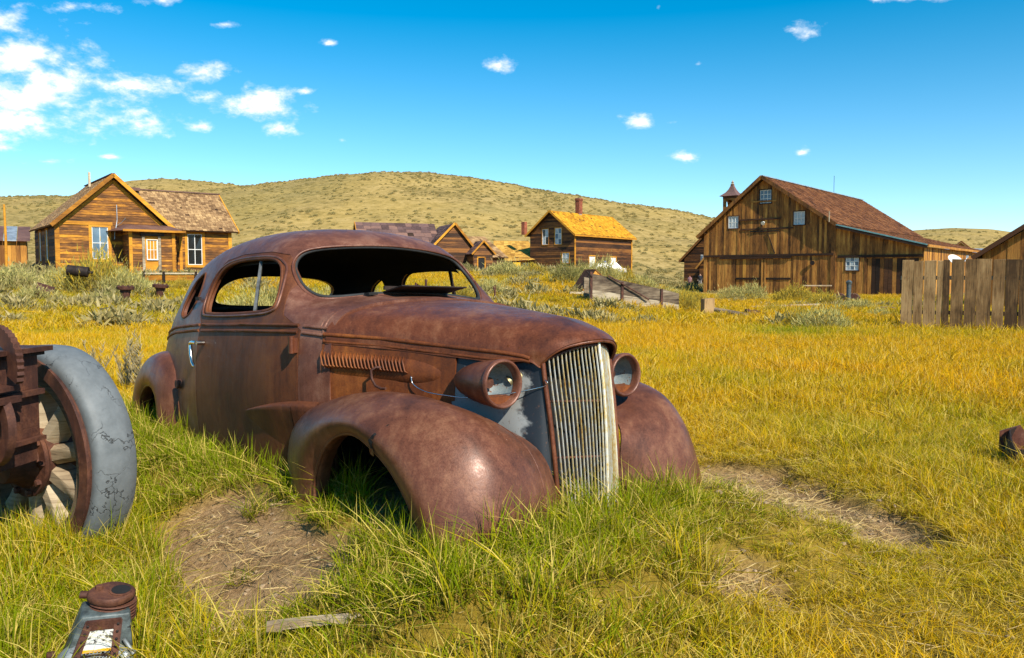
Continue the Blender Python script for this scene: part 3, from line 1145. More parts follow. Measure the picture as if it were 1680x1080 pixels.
def build_car():
    car = bpy.data.objects.new('wrecked_coupe', None)
    COL.objects.link(car)
    car.matrix_world = car_matrix()
    tag(car, 'rusted windowless old coupe with bullet headlamps sunk in the meadow grass', 'car')

    # ---- cab, cowl and tail: rings of (x, half width, z), sill to roof centre
    def ring(xs, pts):
        xs = xs if hasattr(xs, '__len__') else [xs] * len(pts)
        return [(x, -y, z) for x, (y, z) in zip(xs, pts)]
    RINGS = [
        ring(-0.70, [(.63, .02), (.675, .42), (.69, .70), (.675, .935), (.615, 1.035), (.48, 1.085), (.33, 1.11), (.16, 1.122), (0, 1.127)]),
        ring([-.84, -.84, -.84, -.86, -.90, -.93, -.94, -.94, -.94], [(.69, .02), (.735, .43), (.742, .71), (.722, .965), (.655, 1.06), (.52, 1.105), (.36, 1.13), (.18, 1.142), (0, 1.147)]),
        ring([-.98, -.98, -.98, -.99, -1.045, -1.075, -1.07, -1.055, -1.05], [(.72, .02), (.765, .44), (.775, .72), (.752, .985), (.685, 1.085), (.565, 1.135), (.40, 1.165), (.20, 1.185), (0, 1.192)]),
        ring([-1.10, -1.10, -1.10, -1.11, -1.165, -1.235, -1.205, -1.17, -1.155], [(.74, .02), (.785, .44), (.797, .72), (.768, .985), (.695, 1.155), (.607, 1.275), (.44, 1.325), (.22, 1.35), (0, 1.358)]),
        ring([-1.24, -1.24, -1.24, -1.25, -1.275, -1.355, -1.315, -1.265, -1.25], [(.755, .02), (.797, .44), (.810, .72), (.776, .985), (.70, 1.175), (.612, 1.372), (.455, 1.44), (.23, 1.470), (0, 1.478)]),
        ring([-1.50, -1.50, -1.50, -1.50, -1.50, -1.53, -1.50, -1.48, -1.47], [(.765, .02), (.805, .45), (.815, .72), (.782, .985), (.708, 1.185), (.622, 1.402), (.485, 1.495), (.25, 1.540), (0, 1.552)]),
        ring(-1.92, [(.765, .02), (.808, .45), (.815, .72), (.783, .985), (.710, 1.185), (.628, 1.405), (.495, 1.510), (.26, 1.560), (0, 1.573)]),
        ring(-2.32, [(.755, .02), (.80, .45), (.803, .72), (.772, .977), (.712, 1.170), (.632, 1.375), (.50, 1.472), (.26, 1.525), (0, 1.538)]),
        ring(-2.68, [(.73, .02), (.775, .45), (.778, .71), (.750, .950), (.695, 1.120), (.615, 1.285), (.48, 1.372), (.25, 1.415), (0, 1.425)]),
        ring([-3.0, -3.0, -3.0, -3.0, -3.0, -2.98, -2.95, -2.93, -2.92], [(.67, .02), (.71, .45), (.715, .67), (.685, .875), (.635, 1.00), (.545, 1.105), (.42, 1.18), (.22, 1.218), (0, 1.228)]),
        ring([-3.35] * 9, [(.57, .02), (.61, .43), (.61, .60), (.57, .755), (.51, .845), (.43, .91), (.32, .955), (.17, .98), (0, .985)]),
        ring([-3.68] * 9, [(.40, .02), (.45, .38), (.45, .51), (.42, .62), (.37, .69), (.30, .735), (.22, .76), (.11, .775), (0, .78)]),
        ring([-3.92] * 9, [(.16, .02), (.20, .26), (.20, .34), (.19, .40), (.17, .44), (.14, .47), (.10, .485), (.05, .49), (0, .492)]),
    ]
    half = net(RINGS, 7, 5)
    full = np.concatenate([half, half[:, ::-1][:, 1:] * np.array([1, -1, 1])], 1)
    nr, nl = full.shape[:2]
    shell = mobj('body_shell', full.reshape(-1, 3), grid_faces(nr, nl), M_ROOF)
    bvh = BVHTree.FromPolygons([Vector(v) for v in full.reshape(-1, 3)], grid_faces(nr, nl))

    def skin(x, z, side=-1, off=0.0):
        h = bvh.ray_cast(Vector((x, side * 2.0, z)), Vector((0, -side, 0)))
        return h[0].y + side * off if h[0] is not None else side * 0.7

    def skin_x(y, z, fwd=True, x0=None):
        s = 1 if fwd else -1
        h = bvh.ray_cast(Vector((x0 if x0 is not None else (0.5 if fwd else -5), y, z)), Vector((-s, 0, 0)))
        return h[0].x if h[0] is not None else -1.1

    # window outlines
    door_win = catmull([(-2.10, 1.065), (-2.135, 1.165), (-2.10, 1.262), (-2.01, 1.325), (-1.85, 1.352), (-1.62, 1.355), (-1.42, 1.345), (-1.325, 1.31),
                        (-1.27, 1.25), (-1.225, 1.165), (-1.205, 1.10), (-1.225, 1.072), (-1.33, 1.055), (-1.66, 1.045), (-2.0, 1.047)], 4, True)
    quarter = catmull([(-2.57, 1.05), (-2.575, 1.13), (-2.50, 1.235), (-2.41, 1.285), (-2.345, 1.295), (-2.325, 1.22), (-2.345, 1.12), (-2.41, 1.05), (-2.50, 1.025)], 5, True)
    ws = catmull([(-.50, 1.127), (-.575, 1.15), (-.605, 1.215), (-.592, 1.305), (-.53, 1.375), (-.42, 1.408), (-.20, 1.428), (0, 1.434),
                  (.20, 1.428), (.42, 1.408), (.53, 1.375), (.592, 1.305), (.605, 1.215), (.575, 1.15), (.50, 1.127), (.25, 1.148), (0, 1.156), (-.25, 1.148)], 4, True)
    rear_win = catmull([(-.30, 1.12), (-.37, 1.17), (-.35, 1.25), (-.22, 1.305), (.06, 1.322), (.36, 1.305), (.49, 1.25), (.50, 1.17), (.42, 1.12), (.06, 1.11)], 4, True)
    door_out = [(-.905, .03), (-.905, .45), (-.905, .80), (-.91, .96), (-.985, 1.0), (-1.075, 1.035), (-1.125, 1.115), (-1.175, 1.215), (-1.225, 1.30), (-1.315, 1.365), (-1.46, 1.388),
                (-1.81, 1.393), (-2.03, 1.368), (-2.155, 1.285), (-2.205, 1.17), (-2.19, 1.05), (-2.135, .99), (-2.13, .70), (-2.13, .03)]
    c0 = np.mean(door_out, 0)
    door_hole = [(c0[0] + (x - c0[0]) * 1.010, c0[1] + (z - c0[1]) * 1.008) for x, z in door_out]

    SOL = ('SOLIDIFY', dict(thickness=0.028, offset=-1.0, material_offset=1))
    shell.data.materials.append(M_BLACK)  # inner faces painted black for the unlit cabin
    base = shell.data.copy()
    cuts = [cutter(door_win, 1, .3, 1.2), cutter(quarter, 1, -1.2, -.3), cutter(quarter, 1, .3, 1.2),
            cutter(ws, 0, -1.55, -1.0), cutter(rear_win, 0, -3.4, -2.35), cutter(door_hole, 1, -1.2, -.588)]
    bake(shell, [SOL] + [('BOOLEAN', dict(operation='DIFFERENCE', object=c, solver='EXACT')) for c in cuts])
    smooth(shell, 32)
    shell.parent = car

    # ---- right-hand door lifted out of the same skin
    door = bpy.data.objects.new('door', base)
    link(door)
    dc = [cutter(door_out, 1, -1.2, -.588), cutter(door_win, 1, -1.2, -.3)]
    bake(door, [SOL, ('BOOLEAN', dict(operation='INTERSECT', object=dc[0], solver='EXACT')), ('BOOLEAN', dict(operation='DIFFERENCE', object=dc[1], solver='EXACT'))])
    smooth(door, 32)
    door.parent = car
    door.data.materials[0] = M_DOOR
    door['label'] = 'dark rusty passenger door with a chrome lever handle'
    drop(*cuts, *dc)

    # rims rolled round the openings
    def rim(name, poly, side, r, mat, par, off=0.0, grow=1.0):
        c = np.mean(poly, 0)
        p = [(c[0] + (x - c[0]) * grow, c[1] + (z - c[1]) * grow) for x, z in poly]
        return smooth(MB().tube([(x, skin(x, z, side, off), z) for x, z in p], r, 8, closed=True).build(name, mat, par), 60)
    rim('window_frame', door_win, -1, .011, M_DOOR, door, -0.004, 1.012)
    rim('window_frame', door_win, -1, .008, M_ROOF, door, 0.002, 1.085)
    rim('window_frame', door_win, 1, .011, M_DARK, car, -0.006, 1.01)
    rim('quarter_window_frame', quarter, -1, .009, M_DOOR, car, -0.003, 1.03)
    rim('quarter_window_frame', quarter, 1, .009, M_DARK, car, -0.006, 1.03)
    wsr = [(skin_x(y, z, True) - .002, y, z) for y, z in ws]
    smooth(MB().tube([(x - .006, y * .985, 1.28 + (z - 1.28) * .97) for x, y, z in wsr], .010, 8, closed=True).build('windscreen_seal', M_RUBBER, car), 60)
    smooth(MB().tube([(x + .002, y * 1.022, 1.285 + (z - 1.285) * 1.035) for x, y, z in wsr], .007, 8, closed=True).build('windscreen_frame', M_ROOF, car), 60)

    # quarter-light post standing in each front window
    for s in (-1, 1):
        top, bot = ((-1.59, 1.358), (-1.43, 1.045)) if s < 0 else ((-1.49, 1.352), (-1.55, 1.06))
        mb = MB()
        mb.bar((top[0], skin(*top, s) - s * .018, top[1]), (bot[0], skin(*bot, s) - s * .018, bot[1]), .016, .020)
        mb.build('quarter_light_post', M_POST if s < 0 else M_DARK, door if s < 0 else car)

    # belt mouldings pressed along the sides
    for s in (-1, 1):
        for dz in (0, -.034):
            xs = np.linspace(-3.05, -.73, 60)
            zb = np.interp(xs, [-3.2, -2.63, -2.18, -1.5, -.93, -.70], [.885, .957, .978, .985, .985, .965]) + dz
            for nm, k in (('belt_moulding', xs < -2.14), ('belt_moulding', (xs > -2.12) & (xs < -.915)), ('belt_moulding', xs > -.895)):
                if s > 0 and nm == 'door':
                    continue
                pts = [(x, skin(x, z, s, .001), z) for x, z in zip(xs[k], zb[k])]
                on_door = s < 0 and -2.13 < pts[0][0] < -.91
                smooth(MB().tube(pts, .0095, 6).build('belt_moulding', M_DOOR if s < 0 and pts[-1][0] < -.9 else M_ROOF, door if on_door else car), 60)

    # swage line that carries the front wing onto the door
    G = []
    for k in range(22):
        t = k / 21
        x = -.908 - .50 * t
        zt = .598 - .075 * t ** 1.4
        p = .034 * (1 - t) ** .75
        hgt_ = .25 * (1 - t) + .03
        G.append([(x, skin(x, zt - hgt_ * q) - p * o - .0015, zt - hgt_ * q) for q, o in ((-.03, -.06), (0, .35), (.03, .85), (.07, 1.0), (.16, .92), (.35, .68), (.60, .36), (.85, .10), (1.0, -.06))])
    G = np.array(G)
    mobj('wing_swage', G.reshape(-1, 3), grid_faces(22, 9), M_DOOR, door, True)
    prof = ((-.03, -.06), (0, .35), (.03, .85), (.07, 1.0), (.16, .92), (.35, .68), (.60, .36), (.85, .10), (1.0, -.06))
    G = np.array([[(x, skin(x, .602 - .27 * q) - .036 * o * k - .0015, .602 - .27 * q) for q, o in prof] for x, k in ((-.903, 1.0), (-.86, 1.0), (-.81, .9), (-.76, .5))])
    mobj('cowl_swage', G.reshape(-1, 3), grid_faces(4, 9, True), M_DOOR, car, True)
    # hinge with its round cap, lever handle, fuel filler
    hx, hz = -.925, .885
    mb = MB().box((hx, skin(hx, hz) - .016, hz), (.035, .035, .075))
    mb.tube([(hx + .012, skin(hx, hz) - .030, hz - .040), (hx + .012, skin(hx, hz) - .030, hz + .045)], .014, 10)
    smooth(mb.build('hinge', M_HOOD, door), 40)
    mb = MB().box((-.928, skin(-.928, .36) - .012, .36), (.03, .025, .06))
    mb.build('hinge', M_HOOD, door)
    hy = skin(-2.06, .845) - .045
    mb = MB().tube([(-2.02, hy + .045, .872), (-2.02, hy, .872)], .013, 10)
    mb.tube([(-2.02, hy - .004, .873), (-2.075, hy - .006, .875), (-2.10, hy - .006, .870), (-2.105, hy - .007, .855), (-2.09, hy - .009, .80), (-2.065, hy - .011, .755), (-2.035, hy - .012, .735), (-2.02, hy - .012, .735)],
            [.011, .012, .012, .012, .012, .011, .010, .008], 10)
    hd = smooth(mb.build('door_handle', M_CHROME, door), 60)
    hd['label'] = 'bright chrome lever handle hanging down'
    fy = skin(-2.43, .62)
    mb = MB().lathe([(0, .001), (0, .030), (.012, .031), (.020, .027), (.032, .031), (.038, .026), (.038, .001)], (-2.43, fy + .01, .60), (0, -1, 0), 18)
    smooth(mb.build('fuel_filler', M_IRON, car), 40)
    # clip on the central pillar, mirror seen through the door window
    mb = MB().box((-2.26, skin(-2.26, 1.10) - .006, 1.14), (.06, .016, .022))
    mb.build('pillar_clip', M_DARK, car)

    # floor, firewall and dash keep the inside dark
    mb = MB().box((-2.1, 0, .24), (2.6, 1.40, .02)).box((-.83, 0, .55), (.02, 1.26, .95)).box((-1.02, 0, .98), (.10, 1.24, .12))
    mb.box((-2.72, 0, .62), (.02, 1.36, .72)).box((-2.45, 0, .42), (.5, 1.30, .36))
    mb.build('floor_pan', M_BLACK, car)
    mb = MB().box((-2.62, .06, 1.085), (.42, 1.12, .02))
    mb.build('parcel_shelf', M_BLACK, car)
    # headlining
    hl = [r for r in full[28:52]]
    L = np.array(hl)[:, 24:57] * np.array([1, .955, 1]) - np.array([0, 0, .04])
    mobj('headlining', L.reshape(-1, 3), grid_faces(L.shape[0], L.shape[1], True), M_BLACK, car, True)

    # ---- bonnet
    def bw(x):
        return float(np.interp(x, [-.80, -.74, -.6, -.46, -.155, .145, .255, .29], [.705, .682, .606, .535, .405, .298, .238, .222]))

    def zc(x):
        return float(np.interp(x, [-.80, -.46, -.155, .145, .23, .29], [.948, .927, .898, .872, .856, .832]))

    def ztop(x):
        return float(np.interp(x, [-.80, -.6, -.3, .1, .25, .34, .40, .44], [1.105, 1.095, 1.068, 1.022, .998, .975, .95, .918]))
    HR = []
    for x in (-.735, -.6, -.4, -.2, 0, .13, .205):
        w, c, t = bw(x), zc(x), ztop(x)
        h = t - c
        HR.append([(x, -w - .006, c - (.050 if x < .2 else .03)), (x, -w - .003, c), (x, -w * .975, c + h * .25), (x, -w * .86, c + h * .60), (x, -w * .58, c + h * .86), (x, -w * .27, c + h * .975), (x, 0, t + .006)])
    HR.append([(.255, -.245, .828), (.258, -.240, .846), (.292, -.224, .884), (.325, -.186, .920), (.355, -.12, .942), (.374, -.055, .953), (.38, 0, .957)])
    HR.append([(.288, -.226, .806), (.292, -.222, .818), (.332, -.204, .858), (.372, -.166, .890), (.410, -.106, .909), (.434, -.05, .917), (.442, 0, .921)])
    hh = net(HR, 6, 6)
    hf = np.concatenate([hh, hh[:, ::-1][:, 1:] * np.array([1, -1, 1])], 1)
    hood = mobj('bonnet', hf.reshape(-1, 3), grid_faces(*hf.shape[:2]), M_HOOD, car)
    bake(hood, [('SOLIDIFY', dict(thickness=.012, offset=-1.0))])
    smooth(hood, 40)
    # centre hinge strip with its open seam
    cl = [tuple(p + np.array([0, 0, .004])) for p in hh[:, -1]]
    mb = MB().tube(cl[2:-3], .008, 6)
    smooth(mb.build('centre_strip', M_DARK, hood), 60)
    mb = MB().tube(hf[-1].tolist(), .007, 6)
    smooth(mb.build('front_lip', M_HOOD, hood), 60)
    # two pressed ribs along the bonnet edge, flutes at its nose
    for s in (-1, 1):
        for dz, rr in ((-.004, .011), (-.038, .009)):
            xs = np.linspace(-.745, .255, 40)
            pts = [(x, s * (bw(x) + .012), zc(x) + dz * (1 if x < .1 else 1 - .8 * (x - .1) / .2)) for x in xs]
            smooth(MB().tube(pts, rr, 8).build('bonnet_rib', M_SIDE, hood), 60)
        for k in range(4):
            x = .06 + .045 * k
            mb = MB().tube([(x - .012, s * (bw(x) + .009), zc(x) - .035), (x + .002, s * (bw(x) + .006), zc(x)), (x + .016, s * (bw(x) - .002), zc(x) + .032)], .005, 6)
            mb.build('flute', M_SIDE, hood)
    # rain channel on the cowl behind the bonnet, raised cowl ventilator
    pts = [tuple(p + np.array([-.030, 0, .014])) for p in hf[0][2:-2]]
    smooth(MB().tube(pts, .013, 8).build('cowl_channel', M_ROOF, car), 60)
    pts = [(x - .052, y * 1.01, z + .018) for x, y, z in hf[0][4:-4]]
    smooth(MB().tube(pts, .010, 8).build('cowl_channel', M_ROOF, car), 60)
    vent = MB().box((-.90, .02, 1.178), (.19, .44, .006), Matrix.Rotation(R(-9), 3, 'Y')).box((-.985, .02, 1.185), (.012, .44, .022))
    vent.build('cowl_ventilator', M_DARK, car)
    MB().box((-.955, -.30, 1.150), (.05, .055, .012)).build('wiper_hole', M_BLACK, car)

    # ---- bonnet side panels with louvres
    for s in (-1, 1):
        xs = np.linspace(-.755, -.085, 24)
        zs = np.linspace(0, 1, 10)
        G = np.array([[(x, s * (bw(x) + .0 + .012 * math.sin(math.pi * t)), .53 + (zc(x) - .004 - .53) * t) for t in zs] for x in xs])
        p = mobj('bonnet_side', G.reshape(-1, 3), grid_faces(24, 10, s > 0), M_SIDE, car)
        bake(p, [('SOLIDIFY', dict(thickness=.01, offset=-1.0))])
        smooth(p, 40)

        def sy(x, z):
            return s * (bw(x) + .012 * math.sin(math.pi * min(1, max(0, (z - .53) / (zc(x) - .575)))))
        # raised pad that ends in a teardrop
        U = []
        for k in range(26):
            t = k / 25
            x = -.745 + .625 * t
            hw = .074 if t < .62 else .074 * math.sqrt(max(0.0, 1 - ((t - .62) / .38) ** 2.2)) + .001
            bul = .028 if t < .62 else .032 * math.sqrt(max(0.0, 1 - ((t - .62) / .38) ** 2))
            zcn = .808 - .045 * t
            hw *= min(1, t * 9 + .35)
            U.append([(x, sy(x, zcn + hw * c) + s * (bul * (1 - abs(c) ** 2.4) * min(1, t * 6 + .25) - .003), zcn + hw * c) for c in np.linspace(-1, 1, 11)])
        U = np.array(U)
        pad = mobj('louvre_pad', U.reshape(-1, 3), grid_faces(26, 11, s > 0), M_SIDE, p, True)
        if s < 0:
            # one louvre fin, copied along the pad
            fin = None
            for k in range(24):
                x = -.732 + .0178 * k
                zt = .862 - .050 * (x + .732)
                a, b = (x - .022, sy(x - .022, zt) + s * .010, zt), (x + .024, sy(x + .024, zt - .082) + s * .016, zt - .084)
                q = MB()
                q.tube([a, (x - .010, sy(x, zt - .02) + s * .033, zt - .024), (x + .014, sy(x, zt - .05) + s * .034, zt - .068), b], [.003, .0048, .0048, .003], 6)
                fin = q.build('louvre_fin', M_SIDE, pad, True)
        # hook handle and catch below the louvres
        hx = -.44
        y0 = sy(hx, .78) + s * .02
        mb = MB().tube([(hx + .005, y0 - s * .02, .785), (hx, y0 + s * .035, .790), (hx - .018, y0 + s * .050, .775), (hx - .012, y0 + s * .050, .735), (hx + .012, y0 + s * .045, .705), (hx + .045, y0 + s * .035, .693), (hx + .075, y0 + s * .03, .695)], .0065, 8)
        smooth(mb.build('bonnet_catch', M_IRON, p), 60)
        # loose wire hanging from the pad to the grille
        if s < 0:
            wp = catmull([(-.285, sy(-.285, .75) - .028, .752), (-.27, sy(-.27, .71) - .03, .715), (-.20, sy(-.2, .68) - .04, .685), (-.06, -.46, .676), (.06, -.44, .675), (.18, -.36, .69), (.25, -.30, .705), (.30, -.235, .722), (.325, -.222, .732), (.335, -.222, .745), (.322, -.224, .755)], 5)
            MB().tube(wp, .0028, 5).build('loose_wire', M_CHROME, p, True)
            for qx, qz in ((-.70, .56), (-.36, .66), (-.40, .62)):
                MB().lathe([(0, .008), (.006, .007), (.008, .001)], (qx, sy(qx, qz) - .001, qz), (0, -1, 0), 8).build('bolt', M_IRON, p, True)

    # ---- sheet metal beside the grille (grey primer and black paint)
    for s in (-1, 1):
        rows = []
        for (x, yt, zt, yb, zb) in ((-.11, .385, .885, .40, .50), (.0, .335, .876, .372, .46), (.09, .296, .866, .345, .38), (.17, .262, .852, .315, .28), (.235, .236, .842, .285, .16), (.278, .218, .838, .245, .06), (.296, .205, .836, .195, .04)):
            bot = (.37 + .02, yb, zb) if x > .3 else (x + (.10 if x > .1 else .02), yb, zb)
            rows.append([(x + (bot[0] - x) * t ** 1.2, s * (yt + (yb - yt) * t + .012 * math.sin(math.pi * t)), zt + (zb - zt) * t) for t in (0, .25, .5, .75, 1)])
        G = net(rows, 5, 4)
        o = mobj('nose_panel', G.reshape(-1, 3), grid_faces(*G.shape[:2], s > 0), M_NOSE, car, True)
        o['label'] = 'nose side panel of worn black paint over pale grey primer'

    # ---- grille: upright bars in a shallow V
    cen = catmull([(.425, 0, .912), (.452, 0, .75), (.468, 0, .55), (.478, 0, .30), (.478, 0, .06)], 4)
    edg = catmull([(.300, .206, .840), (.318, .204, .72), (.345, .198, .55), (.372, .190, .30), (.382, .180, .06)], 4)
    N = 14
    for s in (-1, 1):
        for k in range(1, N + 1):
            t = k / N
            pts = []
            for i, (c, e) in enumerate(zip(cen, edg)):
                q = c + (e - c) * t
                bow = .012 * math.sin(math.pi * t)
                pts.append((q[0] + bow, s * q[1], q[2] + (.018 * math.sin(math.pi * t) if i == 0 else 0)))
            mb = MB()
            w = .0018 if k > 1 else .003
            vs, fs = [], []
            for i, p in enumerate(pts):
                for dx, dy in ((.0025, -w * .6), (.0025, w * .6), (-.003, w), (-.003, -w)):
                    vs.append((p[0] + dx, p[1] + dy, p[2]))
            for i in range(len(pts) - 1):
                for j in range(4):
                    l = (j + 1) % 4
                    fs.append((i * 4 + j, i * 4 + l, i * 4 + 4 + l, i * 4 + 4 + j))
            mb.add(vs, fs)
            mb.build('grille_bar', M_GRILLE, car)
    smooth(MB().tube(cen, .008, 10).build('grille_centre_bar', M_GRILLE, car), 60)
    for s in (-1, 1):
        smooth(MB().tube([(p[0] - .004, s * (p[1] + .008), p[2]) for p in edg], .011, 8).build('grille_surround', M_HOOD, car), 60)
        pts = [(.425 - .13 * t + .012 * math.sin(math.pi * t), s * .206 * t, .905 - .07 * t + .018 * math.sin(math.pi * t)) for t in np.linspace(0, 1, 9)]
        smooth(MB().tube(pts, .008, 6).build('grille_top_rail', M_HOOD, car), 60)
        for zq in (.66, .42):
            pts = [(np.interp(zq, cen[::-1, 2], cen[::-1, 0]) * (1 - t) + np.interp(zq, edg[::-1, 2], edg[::-1, 0]) * t - .018, s * .2 * t, zq) for t in np.linspace(0, 1, 5)]
            MB().tube(pts, .005, 6).build('grille_cross_rod', M_IRON, car)
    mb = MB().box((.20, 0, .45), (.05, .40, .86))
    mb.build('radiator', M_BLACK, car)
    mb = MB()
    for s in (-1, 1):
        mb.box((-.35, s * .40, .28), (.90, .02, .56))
    mb.build('inner_panel', M_BLACK, car)  # black walls added to keep light out of the wheel arches

    # ---- wings
    def wing(name, I, A, K, O, L, s, mat, nu=6):
        rings = []
        for i_, a_, k_, o_, l_ in zip(I, A, K, O, L):
            fl = (l_[0], l_[1] - .07, l_[2] + .004)
            row = [i_, a_, k_, o_, l_, fl]
            rings.append([(x, s * y, z) for x, y, z in row])
        G = net(rings, nu, 6)
        o = mobj(name, G.reshape(-1, 3), grid_faces(*G.shape[:2], s < 0), mat, car)
        bake(o, [('SOLIDIFY', dict(thickness=.008, offset=0.0))])
        return smooth(o, 45)
    FI = [(-1.03, .690, .02), (-.99, .690, .40), (-.66, .630, .530), (-.14, .440, .595), (.12, .372, .565), (.335, .290, .47), (.400, .240, .30), (.415, .21, .04)]
    FA = [(-1.05, .722, .02), (-1.0, .715, .435), (-.65, .672, .595), (-.14, .560, .655), (.22, .515, .618), (.42, .470, .488), (.505, .440, .26), (.52, .43, .03)]
    FK = [(-1.02, .760, .02), (-.945, .765, .455), (-.575, .752, .632), (-.14, .725, .698), (.22, .700, .650), (.42, .680, .495), (.51, .665, .26), (.51, .65, .03)]
    FO = [(-.72, .872, .02), (-.64, .895, .37), (-.43, .908, .545), (-.14, .912, .607), (.09, .900, .565), (.275, .878, .435), (.405, .855, .22), (.43, .84, .03)]
    FL = [(-.535, .868, .02), (-.485, .880, .31), (-.345, .890, .482), (-.15, .892, .540), (.03, .888, .488), (.165, .872, .388), (.285, .850, .21), (.32, .84, .03)]
    for s in (-1, 1):
        fi = FI if s < 0 else FI[:5] + [(.345, .235, .50), (.372, .195, .32), (.385, .18, .04)]
        trim_ = (lambda C_: C_) if s < 0 else (lambda C_: [(x - .035 * max(0, x) / .5, y - .055 * max(0, (y - .3)) / .6, z) for x, y, z in C_])
        w = wing('front_wing', fi, trim_(FA), trim_(FK), trim_(FO), trim_(FL), s, M_FEND)
        w['label'] = 'smooth rusted front wing bulging over an empty wheel arch'
        # rounded bead round the arch and the pressed joint beside the nose
        pts = catmull([(x, s * (y - .002), z) for x, y, z in trim_(FL)], 5)
        smooth(MB().tube(pts, .010, 8).build('arch_bead', M_FEND, w), 60)
        wb = BVHTree.FromPolygons([v.co.copy() for v in w.data.vertices], [tuple(p.vertices) for p in w.data.polygons])
        j = []
        for x, yy in catmull([(-.02, .47), (.20, .43), (.34, .395), (.43, .372), (.48, .36)], 5):
            h = wb.ray_cast(Vector((x, s * yy, 1.5)), Vector((0, 0, -1)))
            if h[0] is not None and h[0].z > .12:
                j.append(h[0] + Vector((0, 0, -.002)))
        if s < 0:
            smooth(MB().tube(j, .006, 6).build('wing_seam', M_FEND, w), 60)
        if s < 0:
            # torn edge above the arch
            tear = MB()
            P = [(.020, .500), (.030, .535), (.060, .562), (.098, .600), (.104, .602), (.072, .556), (.052, .520), (.050, .490)]
            ys = []
            hits = [wb.ray_cast(Vector((x, -2, z)), Vector((0, 1, 0)))[0] for x, z in P]
            hits = [(h if h is not None else Vector((x, -.895, z))) - Vector((0, .003, 0)) for h, (x, z) in zip(hits, P)]
            tear.add(hits, [(0, 1, 6, 7), (1, 2, 5, 6), (2, 3, 4, 5)])
            tear.build('tear', M_BLACK, w)
            fl = MB().add([(.015, -.900, .475), (.050, -.905, .470), (.050, -.912, .505), (.028, -.915, .498)], [(0, 1, 2, 3)])
            fl.build('torn_flap', M_ROOF, w)
    RI = [(-3.52, .50, .02), (-3.42, .545, .53), (-3.17, .64, .715), (-2.86, .715, .792), (-2.64, .752, .745), (-2.50, .780, .59), (-2.45, .785, .02)]
    RA = [(-3.52, .66, .02), (-3.42, .68, .54), (-3.17, .735, .712), (-2.87, .775, .785), (-2.655, .795, .735), (-2.525, .812, .58), (-2.475, .812, .02)]
    RK = [(-3.45, .78, .02), (-3.37, .79, .51), (-3.14, .815, .68), (-2.87, .835, .745), (-2.69, .842, .70), (-2.575, .846, .555), (-2.53, .845, .02)]
    RO = [(-3.24, .862, .02), (-3.19, .865, .43), (-3.045, .872, .585), (-2.87, .878, .635), (-2.735, .878, .60), (-2.645, .875, .47), (-2.60, .872, .02)]
    RL = [(-3.13, .852, .02), (-3.09, .855, .40), (-2.99, .858, .53), (-2.87, .860, .568), (-2.765, .860, .538), (-2.69, .858, .42), (-2.655, .855, .02)]
    for s in (-1, 1):
        w = wing('rear_wing', RI, RA, RK, RO, RL, s, M_FEND)
        pts = catmull([(x, s * (y - .002), z) for x, y, z in RL], 5)
        smooth(MB().tube(pts, .009, 8).build('arch_bead', M_FEND, w), 60)
        pts = catmull([(x, s * (y + .006), z + .004) for x, y, z in RI], 5)
        smooth(MB().tube(pts[:-4], .009, 6).build('wing_piping', M_DARK, w), 60)
        MB().box((-2.9, s * .66, .3), (.9, .02, .7)).build('inner_arch', M_BLACK, w)

    # ---- bullet headlamps on stub brackets
    for s in (-1, 1):
        ax = Vector((1, s * -.01 - .02, .0)).normalized()
        o = Vector((.238, s * .393, .742))
        prof = [(-.325, .001), (-.318, .018), (-.29, .040), (-.24, .064), (-.17, .084), (-.09, .097), (-.03, .1015), (-.012, .102)]
        lamp = smooth(MB().lathe(prof, o, ax, 40).build('headlamp', M_HOOD, car), 50)
        lamp['label'] = 'rusty bullet headlamp with the lens gone'
        rimp = [(-.018, .100), (-.012, .106), (.004, .107), (.010, .103), (.014, .100), (.014, .095), (.006, .090), (-.004, .086), (-.03, .086)]
        smooth(MB().lathe(rimp, o, ax, 40).build('rim', M_ROOF, lamp), 60)
        bowl = [(-.03, .088), (-.06, .080), (-.10, .062), (-.125, .035), (-.13, .001)]
        smooth(MB().lathe(bowl, o, ax, 32).build('reflector_bowl', M_REFL, lamp), 60)
        smooth(MB().lathe([(-.128, .001), (-.10, .024), (-.085, .024), (-.085, .001)], o, ax, 16).build('bulb_socket', M_IRON, lamp), 40)
        seg = [(a, R(-140) + R(100) * a / 10) for a in range(11)]
        sv = [(o.x + dx, o.y + rr_ * math.cos(q), o.z + rr_ * math.sin(q)) for dx, rr_ in ((-.020, .086), (-.07, .078)) for _, q in seg]
        MB().add(sv, [tuple(range(11)), tuple(range(21, 10, -1))] + [(0, 10, 21, 11)]).build('dirt_in_bowl', M_SIDE, lamp)
        mb = MB().tube([(o.x - .06, s * .302, .745), (o.x - .05, s * .29, .755), (o.x - .05, s * .24, .762)], [.030, .026, .032], 12)
        br = smooth(mb.build('headlamp_bracket', M_BRASS, car), 60)
    return car


def refl():
    m, t, bs = newmat('flaking_reflector')
    v = coord(t)
    n = t.noise(v, 38, 5, 0.7, 0.8)
    t.link(t.ramp(n, [(0.40, (0.13, 0.17, 0.19)), (0.56, (0.22, 0.25, 0.25)), (0.64, (0.12, 0.045, 0.02))]), bs.inputs['Base Color'])
    bs.inputs['Roughness'].default_value = 0.65
    bs.inputs['Metallic'].default_value = 0.1
    return m


M_REFL = refl()
M_POST = simple('dull_post', (.16, .16, .15), .4, .6, var=.4, scale=20)
M_BRASS = simple('tarnished_brass', (0.34, 0.27, 0.14), 0.4, 0.7, var=0.4, scale=25)
build_car()

# ------------------------------------------------------------------ timber buildings
def gz(x, y):
    return float(hgt(np.array([x]), np.array([y]))[0])


def px_x(px, Y):
    return (px - 840) / 1325.0 * Y


